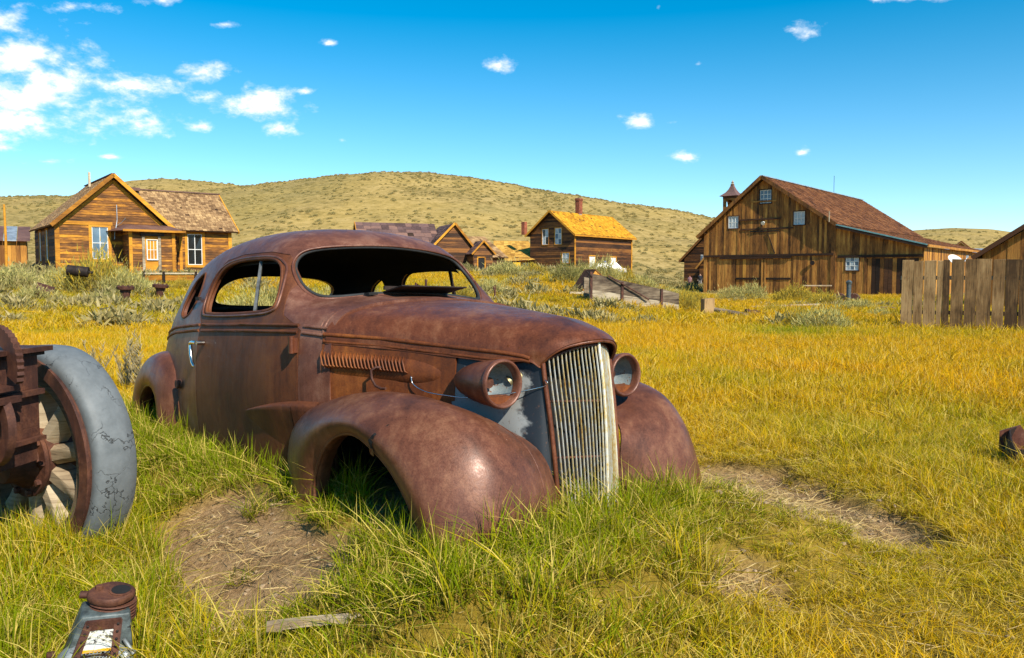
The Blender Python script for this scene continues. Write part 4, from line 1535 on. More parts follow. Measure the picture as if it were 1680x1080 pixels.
class Wall:
    """a vertical plane in a building's frame: u along the wall, z up, d outward"""
    def __init__(s, parent, o, ang, mat_back=None, name='wall'):
        s.p, s.name = parent, name
        s.o = Vector((o[0], o[1], 0))
        s.u = Vector((math.cos(ang), math.sin(ang), 0))
        s.n = Vector((s.u.y, -s.u.x, 0))
        s.back = mat_back

    def at(s, u, z, d=0.0):
        return s.o + s.u * u + s.n * d + Vector((0, 0, z))

    def solid(s, poly, mat, d0=-0.16, d1=-0.02, name=None):
        mb = MB()
        n = len(poly)
        vs = [s.at(u, z, d1) for u, z in poly] + [s.at(u, z, d0) for u, z in poly]
        mb.add(vs, [tuple(range(n)), tuple(range(2 * n - 1, n - 1, -1))] + [(i, n + i, n + (i + 1) % n, (i + 1) % n) for i in range(n)])
        s.body = mb.build(name or s.name, mat, s.p)
        return s.body

    def box(s, u0, u1, z0, z1, d0, d1):
        vs = [s.at(u, z, d) for d in (d0, d1) for z in (z0, z1) for u in (u0, u1)]
        return vs, [(0, 2, 3, 1), (4, 5, 7, 6), (0, 1, 5, 4), (2, 6, 7, 3), (0, 4, 6, 2), (1, 3, 7, 5)]

    def boards(s, poly, holes, bw, mat, vertical=False, thick=0.03, jig=0.012, name='board', gap=0.006, back=M_BARND, ragged=0.0, drop_p=0.0, mats=None):
        """clad a convex polygon with single boards, leaving the openings free"""
        s.solid(poly, back)
        P = [(u, z) if not vertical else (z, u) for u, z in poly]      # (along, across)
        lo, hi = min(p[1] for p in P), max(p[1] for p in P)

        def span(c):
            xs = []
            for i in range(len(P)):
                (a0, c0), (a1, c1) = P[i], P[(i + 1) % len(P)]
                if (c0 - c) * (c1 - c) <= 0 and abs(c1 - c0) > 1e-9:
                    xs.append(a0 + (a1 - a0) * (c - c0) / (c1 - c0))
            return (min(xs), max(xs)) if len(xs) > 1 else None
        H = [((h[0], h[1]), (h[2], h[3])) if not vertical else ((h[2], h[3]), (h[0], h[1])) for h in holes]
        rnd = random.Random(sum(ord(q) * (i_ + 3) for i_, q in enumerate(s.name)) * 31 + len(poly) + int(abs(poly[0][0]) * 97))
        c = lo
        while c < hi - 1e-3:
            w = bw * rnd.uniform(0.82, 1.18)
            e = min(c + w, hi)
            if hi - e < bw * 0.35:
                e = hi
            a, b = span(c + 1e-3), span(e - 1e-3)
            c_, e_ = c + gap / 2, e - gap / 2
            c = e
            if a is None or b is None or rnd.random() < drop_p:
                continue
            segs = [(a, b)]
            mid = (c_ + e_) / 2
            for (h0, h1), (q0, q1) in H:
                if q0 < mid < q1:
                    ns = []
                    for (x, y) in segs:
                        if h0 > max(x[0], y[0]) and h1 < min(x[1], y[1]):
                            ns += [((x[0], h0), (y[0], h0)), ((h1, x[1]), (h1, y[1]))]
                        elif h1 <= min(x[0], y[0]) or h0 >= max(x[1], y[1]):
                            ns.append((x, y))
                        elif h0 <= max(x[0], y[0]):
                            ns.append(((h1, x[1]), (h1, y[1])))
                        else:
                            ns.append(((x[0], h0), (y[0], h0)))
                    segs = ns
            for (x, y) in segs:
                if max(x[1] - x[0], y[1] - y[0]) < 0.05:
                    continue
                dd = rnd.uniform(0, jig)
                lap = 0.0 if vertical else 0.014
                r0 = rnd.uniform(0, ragged)
                vs = []
                for d in (-0.02, 0):
                    for (q, cc, dl) in ((x, c_, thick + lap), (y, e_, thick)):
                        for k in (0, 1):
                            aa = q[k] + (r0 if k == 0 else 0)
                            du = d if d < 0 else dl + dd
                            vs.append(s.at(aa, cc, du) if not vertical else s.at(cc, aa, du))
                f = [(0, 2, 3, 1), (4, 5, 7, 6), (0, 1, 5, 4), (2, 6, 7, 3), (0, 4, 6, 2), (1, 3, 7, 5)]
                if vertical:
                    f = [q[::-1] for q in f]
                mobj(name, vs, f, rnd.choice(mats) if mats else mat, s.body)

    def trim(s, name, u0, u1, z0, z1, mat, d0=0.0, d1=0.06):
        return MB().add(*s.box(u0, u1, z0, z1, d0, d1)).build(name, mat, s.p)

    def window(s, u0, u1, z0, z1, nx, nz, gmat, frame=M_WHITE, casing=None, cw=0.10, bar=0.035, mid=True):
        win = MB()
        cm = casing or frame
        for b in ((u0 - cw, u0, z0 - cw, z1 + cw), (u1, u1 + cw, z0 - cw, z1 + cw), (u0, u1, z1, z1 + cw), (u0 - cw * .3, u1 + cw * .3, z0 - cw, z0)):
            win.add(*s.box(*b, -0.02, 0.065 if b[0] != u0 - cw * .3 else 0.09))
        w = win.build('window', cm, s.p)
        bars = MB()
        bw_ = bar
        for b in ((u0, u0 + bw_, z0, z1), (u1 - bw_, u1, z0, z1), (u0 + bw_, u1 - bw_, z0, z0 + bw_), (u0 + bw_, u1 - bw_, z1 - bw_, z1)):
            bars.add(*s.box(*b, -0.01, 0.03))
        du, dz = (u1 - u0) / nx, (z1 - z0) / nz
        for i in range(1, nx):
            bars.add(*s.box(u0 + du * i - bw_ / 2, u0 + du * i + bw_ / 2, z0 + bw_, z1 - bw_, -0.008, 0.028))
        for j in range(1, nz):
            bars.add(*s.box(u0 + bw_, u1 - bw_, z0 + dz * j - bw_ / 2, z0 + dz * j + bw_ / 2, -0.006, 0.026))
        bars.build('glazing_bars', frame, w)
        for i in range(nx):
            for j in range(nz):
                rr = random.uniform(-0.012, 0.012)
                q = [s.at(u0 + du * i, z0 + dz * j, 0.006 + rr), s.at(u0 + du * (i + 1), z0 + dz * j, 0.006), s.at(u0 + du * (i + 1), z0 + dz * (j + 1), 0.006 + rr * .6), s.at(u0 + du * i, z0 + dz * (j + 1), 0.006)]
                MB().add(q, [(0, 1, 2, 3)]).build('pane', gmat[(i + j) % len(gmat)] if isinstance(gmat, (list, tuple)) else gmat, w)
        return w


def roof(parent, a, b, c, d, mat, row=0.16, wid=0.16, thick=0.07, lift=0.018, name='roof', under=M_BARND, seed=1):
    """a eave start, b eave end, c ridge end, d ridge start (building frame); shingles are one joined part"""
    a, b, c, d = map(Vector, (a, b, c, d))
    n = (b - a).cross(d - a).normalized()
    if n.z < 0:
        n = -n
    mb = MB()
    vs = [a, b, c, d, a - n * thick, b - n * thick, c - n * thick, d - n * thick]
    mb.add(vs, [(0, 1, 2, 3), (7, 6, 5, 4), (0, 4, 5, 1), (1, 5, 6, 2), (2, 6, 7, 3), (3, 7, 4, 0)])
    r = mb.build(name, under, parent)
    rnd = random.Random(seed)
    L = (d - a).length
    rows = max(2, int(L / row))
    V, F = [], []
    for i in range(rows):
        t0, t1 = i / rows, min(1.0, (i + 1.25) / rows)
        e0, e1 = a + (d - a) * t0, b + (c - b) * t0
        g0, g1 = a + (d - a) * t1, b + (c - b) * t1
        nn = max(2, int((e1 - e0).length / wid))
        cuts = [0.0] + sorted(min(.999, max(.001, (k + rnd.uniform(-.3, .3)) / nn)) for k in range(1, nn)) + [1.0]
        for k in range(nn):
            s0, s1 = cuts[k] + .0012, cuts[k + 1] - .0012
            if s1 <= s0 or rnd.random() < 0.012:
                continue
            sl = rnd.uniform(-.25, .12) * row
            dn = (a - d).normalized() * sl
            h = lift * rnd.uniform(.7, 1.5)
            o = len(V)
            p0, p1 = e0 + (e1 - e0) * s0 + dn, e0 + (e1 - e0) * s1 + dn
            q0, q1 = g0 + (g1 - g0) * s0, g0 + (g1 - g0) * s1
            V += [p0 + n * h, p1 + n * h, q1 + n * .004, q0 + n * .004, p0 + n * .001, p1 + n * .001]
            F += [(o, o + 1, o + 2, o + 3), (o + 4, o + 5, o + 1, o), (o + 4, o, o + 3), (o + 1, o + 5, o + 2)]
    sgl = mobj('shingles', V, F, mat, r)
    sgl['kind'] = 'stuff'
    return r


def rake(parent, p, q, w, h, mat, name='bargeboard'):
    return MB().bar(p, q, w, h).build(name, mat, parent)


# ---- golden cottage on the left
def cottage():
    B = 1.30
    x0, y0 = -20.47, 36.5
    H = empty('timber_cottage', (x0, y0, B), R(38), 'golden brown timber cottage with two shingled gables and a small entrance porch', 'house')
    zz = lambda z: z - B
    f = Wall(H, (0, 0), 0)
    gab = [(0, zz(1.2)), (4.6, zz(1.2)), (4.6, zz(3.75)), (2.36, zz(5.85)), (0, zz(3.75))]
    f.boards(gab, [(1.36, 2.16, zz(2.0), zz(3.6)), (2.8, 4.7, zz(1.0), zz(3.3))], 0.125, M_WH, jig=.008)
    f.window(1.42, 2.10, zz(2.06), zz(3.55), 2, 2, M_GLASS, M_WHITE, M_WT, 0.13)
    f.trim('corner_board', -.09, .10, zz(1.2), zz(3.72), M_WT, 0, .075)
    f.trim('frieze_board', .1, 2.3, zz(3.62), zz(3.78), M_WT, 0, .07)
    # pale scar of an old sign in the gable, cable and bracket
    mb = MB().tube([f.at(2.50, zz(4.6), .08), f.at(2.50, zz(3.9), .10), f.at(2.44, zz(3.55), .12), f.at(2.38, zz(3.3), .12), f.at(2.36, zz(3.0), .12)], .018, 5)
    mb.tube([f.at(2.46, zz(3.62), .10), f.at(2.66, zz(3.78), .25), f.at(2.80, zz(3.98), .4)], .014, 5)
    mb.build('service_cable', M_TIN, H)
    # left side and back
    lw = Wall(H, (0, 6.2), -math.pi / 2, name='side_wall')
    lw.boards([(0, zz(1.0)), (6.2, zz(1.0)), (6.2, zz(3.7)), (0, zz(3.7))], [(1.4, 2.1, zz(2), zz(3.5)), (3.4, 4.1, zz(2), zz(3.5))], 0.16, M_WHB, jig=.008)
    for u in (1.45, 3.45):
        lw.window(u, u + .6, zz(2.0), zz(3.45), 1, 2, M_CURTAIN, M_WHITE, M_WT, .08)
    # main roof with overhang
    ap = zz(5.98)
    e = zz(3.56)
    o = .32
    roof(H, (-.30, -o, e), (-.30, 6.2, e), (2.36, 6.2, ap), (2.36, -o, ap), M_SHTAN, seed=3)
    roof(H, (5.02, -o, e), (5.02, 6.2, e), (2.36, 6.2, ap), (2.36, -o, ap), M_SHTAN, seed=4)
    for s in (-1, 1):
        ex = 2.36 + s * 2.62
        rake(H, (ex, -o - .02, e - .02), (2.36, -o - .02, ap - .03), .05, .17, M_WT)
        rake(H, (2.36 + s * 2.38, -.03, e - .10), (2.36, -.03, ap - .30), .06, .14, M_WT, 'gable_trim')
        mb = MB().add([(ex, -o, e - .075), (2.36, -o, ap - .075), (2.36, 0, ap - .075), (ex, 0, e - .075)], [(0, 1, 2, 3)])
        mb.build('soffit', M_WHB, H)
    MB().bar((2.36, -o, ap + .03), (2.36, 6.2, ap + .03), .16, .04).build('ridge_cap', M_RTIN, H)
    MB().bar((2.0, 3.2, ap - .3), (2.0, 3.2, ap + .42), .10, .10).build('stove_pipe', M_STICK, H)
    # right wing, its ridge along the facade
    wg = Wall(H, (0, .10), 0, name='wing_wall')
    wg.boards([(4.6, zz(1.2)), (7.8, zz(1.2)), (7.8, zz(3.62)), (4.6, zz(3.62))], [(5.62, 6.48, zz(1.76), zz(3.44)), (4.0, 5.2, zz(1.0), zz(3.3))], 0.125, M_WH, jig=.008)
    wg.window(5.70, 6.40, zz(1.84), zz(3.36), 2, 2, [M_GLASSD], M_WHITE, M_WT, .13)
    wg.trim('corner_board', 7.70, 7.87, zz(1.2), zz(3.62), M_WT, 0, .07)
    wg.trim('door_post', 5.30, 5.44, zz(1.2), zz(3.6), M_WT, 0, .07)
    roof(H, (3.3, -.28, zz(3.52)), (8.15, -.28, zz(3.52)), (8.15, 2.7, zz(5.62)), (3.3, 2.7, zz(5.62)), M_SHTAN, seed=5)
    roof(H, (3.3, 5.7, zz(3.52)), (8.15, 5.7, zz(3.52)), (8.15, 2.7, zz(5.62)), (3.3, 2.7, zz(5.62)), M_SHTAN, row=.4, wid=.5, seed=6)
    MB().bar((3.0, 2.7, zz(5.66)), (8.2, 2.7, zz(5.66)), .18, .05).build('ridge_cap', M_RTIN, H)
    MB().box((3.9, 2.5, zz(5.62)), (.42, .42, .16)).build('flue_stub', M_RTIN, H)
    gw = Wall(H, (7.8, .1), math.pi / 2, name='end_wall')
    gw.boards([(0, zz(1.2)), (5.2, zz(1.2)), (5.2, zz(3.6)), (2.6, zz(5.5)), (0, zz(3.6))], [], .2, M_WH)
    rake(H, (8.14, -.28, zz(3.48)), (8.14, 2.7, zz(5.58)), .05, .15, M_WT)
    # porch box in the corner with a low hipped tin roof
    pf = Wall(H, (2.75, -1.25), 0, name='porch_front')
    pz = zz(3.36)
    pf.boards([(0, zz(1.0)), (2.0, zz(1.0)), (2.0, pz), (0, pz)], [(.56, 1.36, zz(1.1), zz(3.16))], .125, M_WH, jig=.008)
    for u in (0, 1.88):
        pf.trim('corner_board', u - .04, u + .10, zz(1.0), pz, M_WT, 0, .07)
    pl = Wall(H, (2.75, 0), -math.pi / 2, name='porch_side')
    pl.boards([(0, zz(1.0)), (1.25, zz(1.0)), (1.25, pz), (0, pz)], [], .125, M_WH)
    pr = Wall(H, (4.75, -1.25), math.pi / 2, name='porch_side')
    pr.boards([(0, zz(1.0)), (1.25, zz(1.0)), (1.25, pz), (0, pz)], [], .125, M_WH)
    dr = MB().add(*pf.box(.60, 1.32, zz(1.1), zz(3.12), -.02, .02)).build('door', M_WT, H)
    for b in ((.56, .66), (1.26, 1.36)):
        pf.trim('door_frame', b[0] - .04, b[1] - .02, zz(1.1), zz(3.2), M_GREY, 0, .08)
    pf.trim('door_head', .44, 1.48, zz(3.14), zz(3.30), M_GREY, 0, .16)
    w = pf.window(.74, 1.18, zz(2.05), zz(2.95), 3, 2, M_GLASS, M_WHITE, M_WHITE, .03, .022)
    rr = MB()
    z1, z2 = pz + .0, pz + .34
    V = [(-.35 + 2.75, -1.6, z1), (2.75 + 2.4, -1.6, z1), (2.75 + 2.75, .06, z1), (2.75 - .75, .06, z1), (2.75 + .15, -.25, z2), (2.75 + 2.0, -.25, z2), (2.75 + 2.2, .06, z2), (2.75 - .05, .06, z2)]
    rr.add(V, [(0, 1, 5, 4), (1, 2, 6, 5), (3, 0, 4, 7), (4, 5, 6, 7), (0, 3, 2, 1)])
    rr.build('porch_roof', M_RTIN, H)
    MB().bar((2.4, -1.6, pz), (5.15, -1.6, pz), .05, .10).build('fascia', M_WT, H)
    return H


cottage()

# ---- tin-roofed shed at the left edge
def left_shed():
    x, y = px_x(18, 44), 44.0
    B = 1.2
    H = empty('tin_shed', (x, y, B), R(30), 'low tin roofed shed with golden board front beside the timber cottage', 'shed')
    f = Wall(H, (-2.6, 0), 0)
    f.boards([(0, 0), (3.4, 0), (3.4, 2.0), (0, 2.0)], [], .24, M_BARNG, True)
    r_ = Wall(H, (.8, 0), math.pi / 2, name='side_wall')
    r_.boards([(0, 0), (3, 0), (3, 2.0), (0, 2.0)], [], .24, M_BARNG, True)
    for k in range(6):
        MB().add([(-2.8 + .64 * k, -.3, 2.02), (-2.8 + .64 * (k + 1) - .03, -.3, 2.02), (-2.8 + .64 * (k + 1) - .03, 3.0, 2.95), (-2.8 + .64 * k, 3.0, 2.95),
                  (-2.8 + .64 * k, -.3, 1.98), (-2.8 + .64 * (k + 1) - .03, -.3, 1.98), (-2.8 + .64 * (k + 1) - .03, 3.0, 2.91), (-2.8 + .64 * k, 3.0, 2.91)],
                 [(0, 1, 2, 3), (4, 7, 6, 5), (0, 4, 5, 1), (1, 5, 6, 2), (3, 2, 6, 7), (0, 3, 7, 4)]).build('roof_sheet', [M_RTIN, M_TIN, M_RTIN][k % 3], H)
    P = MB().tube([(0, 0, 0), (.02, 0, 2.0), (.0, .0, 3.5)], [.07, .06, .05], 8).build('timber_pole', M_WT)
    P.location = (px_x(13, 40), 40, 1.3)
    tag(P, 'bare golden timber pole standing before the tin shed', 'pole')


left_shed()

# ---- small purple-roofed cottage behind the car
def small_house():
    B = 1.1
    H = empty('small_cottage', (px_x(713, 68), 68, B), R(20), 'small brown cottage with purplish roof, cross gable and open entrance lobby', 'house')
    zz = lambda z: z - B
    f = Wall(H, (0, 0), 0)
    f.boards([(0, 0), (3.1, 0), (3.1, zz(3.95)), (1.85, zz(5.6)), (0, zz(3.95))], [(.5, 1.3, zz(1.9), zz(3.3))], .19, M_WHB, jig=.01)
    f.window(.55, 1.28, zz(1.5), zz(2.2), 3, 2, M_GLASSD, M_DARK, M_WT, .08)
    ov = .25
    for s, ex in ((-1, -.25), (1, 3.45)):
        e = zz(3.75)
        roof(H, (ex, -ov, e), (ex, 5, e), (1.75, 5, zz(5.8)), (1.75, -ov, zz(5.8)), M_SHPUR, .3, .45, seed=11 + s)
        rake(H, (ex, -ov - .02, e), (1.75, -ov - .02, zz(5.78)), .05, .18, M_WT)
    f2 = Wall(H, (-5.75, 1.6), 0, name='long_wall')
    f2.boards([(0, 0), (5.75, 0), (5.75, zz(3.6)), (0, zz(3.6))], [], .19, M_WHB)
    lw = Wall(H, (-5.75, 6.0), -math.pi / 2, name='end_wall')
    lw.boards([(0, 0), (4.4, 0), (4.4, zz(3.6)), (2.2, zz(5.8)), (0, zz(3.6))], [], .19, M_WHB)
    roof(H, (-6.0, 1.2, zz(3.45)), (1.0, 1.2, zz(3.45)), (1.0, 3.8, zz(5.95)), (-6.0, 3.8, zz(5.95)), M_SHPUR, .42, .7, seed=14)
    roof(H, (-6.0, 6.4, zz(3.45)), (1.0, 6.4, zz(3.45)), (1.0, 3.8, zz(5.95)), (-6.0, 3.8, zz(5.95)), M_SHPUR, .42, .7, seed=15)
    for y in (1.2, 6.4):
        rake(H, (-6.02, y, zz(3.42)), (-6.02, 3.8, zz(5.92)), .05, .18, M_WT)
    # entrance lobby
    pf = Wall(H, (2.9, -1.8), 0, name='lobby_front')
    pf.boards([(0, 0), (1.65, 0), (1.65, zz(3.2)), (.82, zz(4.15)), (0, zz(3.2))], [(.35, .95, -.1, zz(2.9))], .19, M_WHB)
    MB().add(*pf.box(.37, .93, -.1, zz(2.85), -.05, .01)).build('doorway', M_BLACK, H)
    for b in ((.27, .37), (.93, 1.03)):
        pf.trim('door_frame', b[0], b[1], 0, zz(2.95), M_WT)
    pf.trim('door_frame', .27, 1.03, zz(2.85), zz(2.95), M_WT)
    sw = Wall(H, (2.9, 0), -math.pi / 2, name='lobby_side')
    sw.boards([(0, 0), (1.8, 0), (1.8, zz(3.2)), (0, zz(3.2))], [], .19, M_WHB)
    for ex in (2.68, 4.78):
        roof(H, (ex, -2.0, zz(3.15)), (ex, .3, zz(3.15)), (3.73, .3, zz(4.28)), (3.73, -2.0, zz(4.28)), M_SHPUR, .3, .5, seed=16)
        rake(H, (ex, -2.02, zz(3.13)), (3.73, -2.02, zz(4.26)), .05, .13, M_WT)
    # lean-to behind on the right
    bw_ = Wall(H, (4.5, .8), 0, name='rear_wall')
    bw_.boards([(0, 0), (2.0, 0), (2.0, zz(3.0)), (0, zz(3.0))], [], .19, M_WHB)
    roof(H, (4.0, .5, zz(2.95)), (6.8, .5, zz(2.95)), (5.6, 3.6, zz(4.9)), (3.2, 3.6, zz(4.9)), M_SHTAN, .25, .3, seed=18)


small_house()

# ---- low annexe and two-storey house with the orange roof
def annexe():
    B = 1.0
    H = empty('low_annexe', (px_x(812, 88), 88, B), R(14), 'low straw roofed annexe joining the dark two storey house', 'building')
    f = Wall(H, (0, 0), 0)
    f.boards([(0, 0), (4.6, 0), (4.6, 2.1), (0, 2.1)], [(3.0, 3.8, .2, 1.8)], .22, M_BARNG, True)
    f.window(3.05, 3.75, .25, 1.8, 1, 2, M_CURTAIN, M_WHITE, M_GREY, .08)
    roof(H, (-.4, -.8, 1.85), (4.9, -.8, 2.2), (4.9, 4.2, 4.4), (.8, 4.2, 4.4), M_SHSTRAW, .3, .4, seed=21)
    MB().bar((2.6, -.7, 0), (2.6, -.7, 2.0), .12, .12).build('porch_post', M_GREY, H)


annexe()


def two_storey():
    B = .9
    hx, hy = px_x(942, 85), 85.0
    H = empty('two_storey_house', (hx, hy, B), R(50.27), 'dark brown two storey house with bright orange roof and brick chimney', 'house')
    zz = lambda z: z - B
    sd = Wall(H, (0, 0), 0, name='long_wall')
    sd.boards([(0, 0), (11.4, 0), (11.4, zz(5.9)), (0, zz(5.9))], [(2.6, 3.9, zz(1.8), zz(3.55)), (6.8, 8.1, zz(1.6), zz(3.5))], .20, M_WHB, jig=.01)
    sd.window(2.7, 3.8, zz(1.85), zz(3.5), 1, 2, M_CREAM, M_WHITE, M_WT, .12, .06)
    sd.window(6.9, 8.0, zz(1.65), zz(3.45), 1, 2, M_CREAM, M_WHITE, M_WT, .12, .06)
    sd.trim('corner_board', -.05, .16, 0, zz(5.9), M_WT, 0, .07)
    sd.trim('corner_board', 11.25, 11.45, 0, zz(5.9), M_WT, 0, .07)
    gb = Wall(H, (0, 5.9), -math.pi / 2, name='gable_wall')
    gb.boards([(0, 0), (5.9, 0), (5.9, zz(5.9)), (2.85, zz(8.1)), (0, zz(5.9))], [(1.6, 2.55, zz(4.7), zz(6.45)), (3.3, 4.3, zz(4.7), zz(6.5)), (4.25, 5.35, zz(1.3), zz(3.85))], .20, M_WHB, jig=.01)
    gb.window(1.68, 2.5, zz(4.75), zz(6.4), 2, 2, [M_CURTAIN, M_GLASSD], M_WHITE, M_WT, .08, .05)
    gb.window(3.4, 4.25, zz(4.75), zz(6.45), 2, 3, [M_CURTAIN, M_GLASS], M_WHITE, M_WT, .08, .05)
    gb.window(4.35, 5.25, zz(2.75), zz(3.8), 2, 2, M_CURTAIN, M_WHITE, M_WT, .07, .05)
    gb.window(4.35, 5.25, zz(1.3), zz(2.35), 2, 2, M_CURTAIN, M_WHITE, M_WT, .07, .05)
    o = .45
    for ey, k in ((-.35, 1), (6.3, 2)):
        roof(H, (-o, ey, zz(5.72)), (11.9, ey, zz(5.72)), (11.9, 2.98, zz(8.35)), (-o, 2.98, zz(8.35)), M_SHORG, .24, .26, seed=24 + k)
        rake(H, (-o - .03, ey, zz(5.66)), (-o - .03, 2.98, zz(8.29)), .05, .2, M_WT)
    MB().bar((-o, -.37, zz(5.62)), (11.9, -.37, zz(5.62)), .05, .16).build('fascia', M_WT, H)
    # brick chimney: courses of bricks with a corbelled head
    ch = empty('chimney')
    ch.parent = H
    bpy.data.objects.remove(ch)
    core = MB().box((5.0, 2.98, zz(8.9)), (.52, .52, 2.3)).build('chimney', M_MORTAR, H)
    brick_me = None
    for k in range(20):
        z = zz(8.35) + .085 * k
        ww = .56 + (.10 if k > 16 else 0)
        for (cx, cy, sx, sy) in ((-.14, -ww / 2, ww / 2 - .01, .04), (.14, -ww / 2, ww / 2 - .01, .04), (-ww / 2, 0, .04, ww - .03), (ww / 2, 0, .04, ww - .03), (0, ww / 2, ww - .02, .04)):
            MB().box((5.0 + cx + (.05 if k % 2 and abs(cx) < .2 and sx > .1 else 0), 2.98 + cy, z), (sx, sy, .072)).build('brick', M_BRICK, core)
    c2 = MB().box((-.2, 6.6, zz(6.6)), (.45, .45, 1.4)).build('rear_chimney', M_BRICK, H)


two_storey()

# ---- the big barn
def barn():
    RZ = -39.73
    H = empty('big_barn', (19.3, 62, -.25), R(RZ), 'big brown board barn with steep shingled roof and lean-to wing', 'barn')
    Z = .25
    f = Wall(H, (0, 0), 0, name='gable_wall')
    trk = 2.92 + Z
    # lower storey of boards, then the gable above the door track
    f.boards([(-4.9, 0), (5.15, 0), (5.15, trk), (-4.9, trk)], [(-2.3, 2.1, 0, 2.62 + Z)], .17, M_BARN, True, jig=.03, name='board')
    f.name = 'upper_gable'
    f.boards([(-4.9, trk), (5.15, trk), (5.15, 5.1 + Z), (-.17, 8.62 + Z), (-4.9, 4.85 + Z)], [(-3.0, -2.1, 5.02 + Z, 6.02 + Z), (2.18, 3.08, 5.1 + Z, 6.13 + Z), (-.46, .5, 6.82 + Z, 7.9 + Z)], .17, M_BARN, True, jig=.03)
    f.window(-2.96, -2.13, 5.06 + Z, 5.98 + Z, 3, 2, M_CURTAIN, M_WHITE, M_BARND, .07, .045)
    f.window(2.22, 3.05, 5.13 + Z, 6.10 + Z, 3, 2, M_CURTAIN, M_WHITE, M_BARND, .07, .045)
    f.window(-.42, .47, 6.86 + Z, 7.86 + Z, 3, 3, M_GLASS, M_WHITE, M_BARND, .07, .045)
    # timbers across the front
    f.trim('door_track', -4.95, 5.2, trk - .10, trk + .06, M_BARND, 0.02, .14)
    f.trim('track_beam', -3.6, 2.1, 2.66 + Z, 2.80 + Z, M_BARND, .02, .17)
    f.trim('loft_beam', -1.95, 1.25, 5.60 + Z, 5.72 + Z, M_BARND, .02, .12)
    f.trim('loft_beam', -1.9, 2.2, 4.86 + Z, 4.98 + Z, M_BARND, .02, .10)
    f.trim('loft_track', -1.15, 1.1, 4.70 + Z, 4.78 + Z, M_DARK, .02, .12)
    f.trim('sill_board', -1.1, .9, 6.95 + Z, 7.07 + Z, M_BARN, .06, .10)
    MB().bar(f.at(.25, 4.62 + Z, .08), f.at(.85, 3.05 + Z, .08), .05, .13, f.n).build('door_brace', M_BARND, H)
    # loft doors and great doors
    for k in range(9):
        f.trim('loft_door_board', -1.15 + .235 * k, -.93 + .235 * k, 3.0 + Z, 4.66 + Z, M_BARN, .03, .055 + .004 * (k % 3))
    for k in range(16):
        u = -2.24 + .27 * k
        f.trim('great_door_board', u, u + .255, .05, 2.62 + Z, M_BARNG if k in (0, 1, 2) else M_BARN, .0, .03 + .006 * ((k * 7) % 3))
    f.trim('great_door_rail', -2.24, 2.06, 1.30, 1.45, M_BARND, .03, .08)
    for k in (-.12, .1):
        f.trim('great_door_stile', k - .07, k + .07, .05, 2.60 + Z, M_BARN, .03, .085)
    mb = MB().lathe([(0, .10), (.14, .17), (.16, .17), (.16, .001)], f.at(3.75, 2.28 + Z, .1), f.n, 14)
    smooth(mb.build('lamp', M_DARK, H), 40)
    mb = MB().lathe([(0, .08), (.2, .16), (.22, .001)], f.at(-.05, 5.42 + Z, .12), (f.n + Vector((0, 0, -.6))), 12)
    smooth(mb.build('lamp', M_WHITE, H), 40)
    f.trim('corner_board', -4.98, -4.72, 0, 4.8 + Z, M_BARN, 0.02, .09)
    f.trim('corner_board', 5.02, 5.34, 0, 5.1 + Z, M_BARN, .03, .10)
    # lean-to front in the same plane
    f.name = 'lean_to_front'
    f.boards([(5.3, 0), (11.15, 0), (11.15, 3.45 + Z), (5.3, 5.0 + Z)], [(6.0, 7.0, 1.7 + Z, 2.7 + Z), (7.5, 11.2, 0, 2.55 + Z)], .175, M_BARN, True, jig=.03)
    f.window(6.05, 6.95, 1.73 + Z, 2.68 + Z, 3, 3, [M_CURTAIN, M_GLASS], M_WHITE, M_BARND, .07, .045)
    f.trim('lintel', 5.5, 11.15, 2.62 + Z, 2.80 + Z, M_BARND, .03, .12)
    for k in range(13):
        u = 7.55 + .275 * k
        f.trim('sliding_door_board', u, u + .262, .02, 2.55 + Z, M_BARND if k % 3 else M_BARN, -.03, .01 + .006 * (k % 3))
    # long right-hand side of the lean-to in full sun, painted in by golden boards
    s_ = Wall(H, (11.15, 0), math.pi / 2, name='long_side')
    s_.boards([(0, 0), (24, 0), (24, 3.3 + Z), (0, 3.3 + Z)], [], .26, M_BARNG, True, jig=.02)
    l_ = Wall(H, (-4.9, 24), -math.pi / 2, name='far_side')
    l_.boards([(0, 0), (24, 0), (24, 4.7 + Z), (0, 4.7 + Z)], [], .5, M_BARN, True)
    # roofs
    ov = .45
    rz_ = 8.88 + Z
    roof(H, (-5.45, -ov, 4.45 + Z), (-5.45, 24.6, 4.45 + Z), (-.17, 24.6, rz_), (-.17, -ov, rz_), M_SHBRN, .30, .30, .10, .03, seed=31)
    roof(H, (5.45, -ov, 5.05 + Z), (5.45, 24.6, 5.05 + Z), (-.17, 24.6, rz_), (-.17, -ov, rz_), M_SHBRN, .30, .30, .10, .03, seed=32)
    roof(H, (11.45, -ov, 3.42 + Z), (11.45, 24.6, 3.42 + Z), (5.38, 24.6, 5.02 + Z), (5.38, -ov, 5.02 + Z), M_SHBRN, .4, .5, .08, .02, seed=33)
    for ex, ez in ((-5.45, 4.40 + Z), (5.45, 5.0 + Z)):
        rake(H, (ex, -ov - .03, ez), (-.17, -ov - .03, rz_ - .05), .06, .26, M_BARN)
        sg = 1 if ex > 0 else -1
        MB().add([(ex, -ov, ez - .08), (-.17, -ov, rz_ - .12), (-.17, 0, rz_ - .12), (ex, 0, ez - .08)], [(0, 1, 2, 3)]).build('soffit', M_BARND, H)
        for k in range(5):
            t = .12 + .19 * k
            MB().bar((ex + (-.17 - ex) * t, -ov, ez - .16 + (rz_ - ez) * t), (ex + (-.17 - ex) * t, .05, ez - .16 + (rz_ - ez) * t), .09, .12).build('rafter_end', M_BARND, H)
    rake(H, (5.42, -ov - .03, 5.0 + Z), (11.45, -ov - .03, 3.42 + Z), .05, .09, M_TEAL, 'metal_edge')
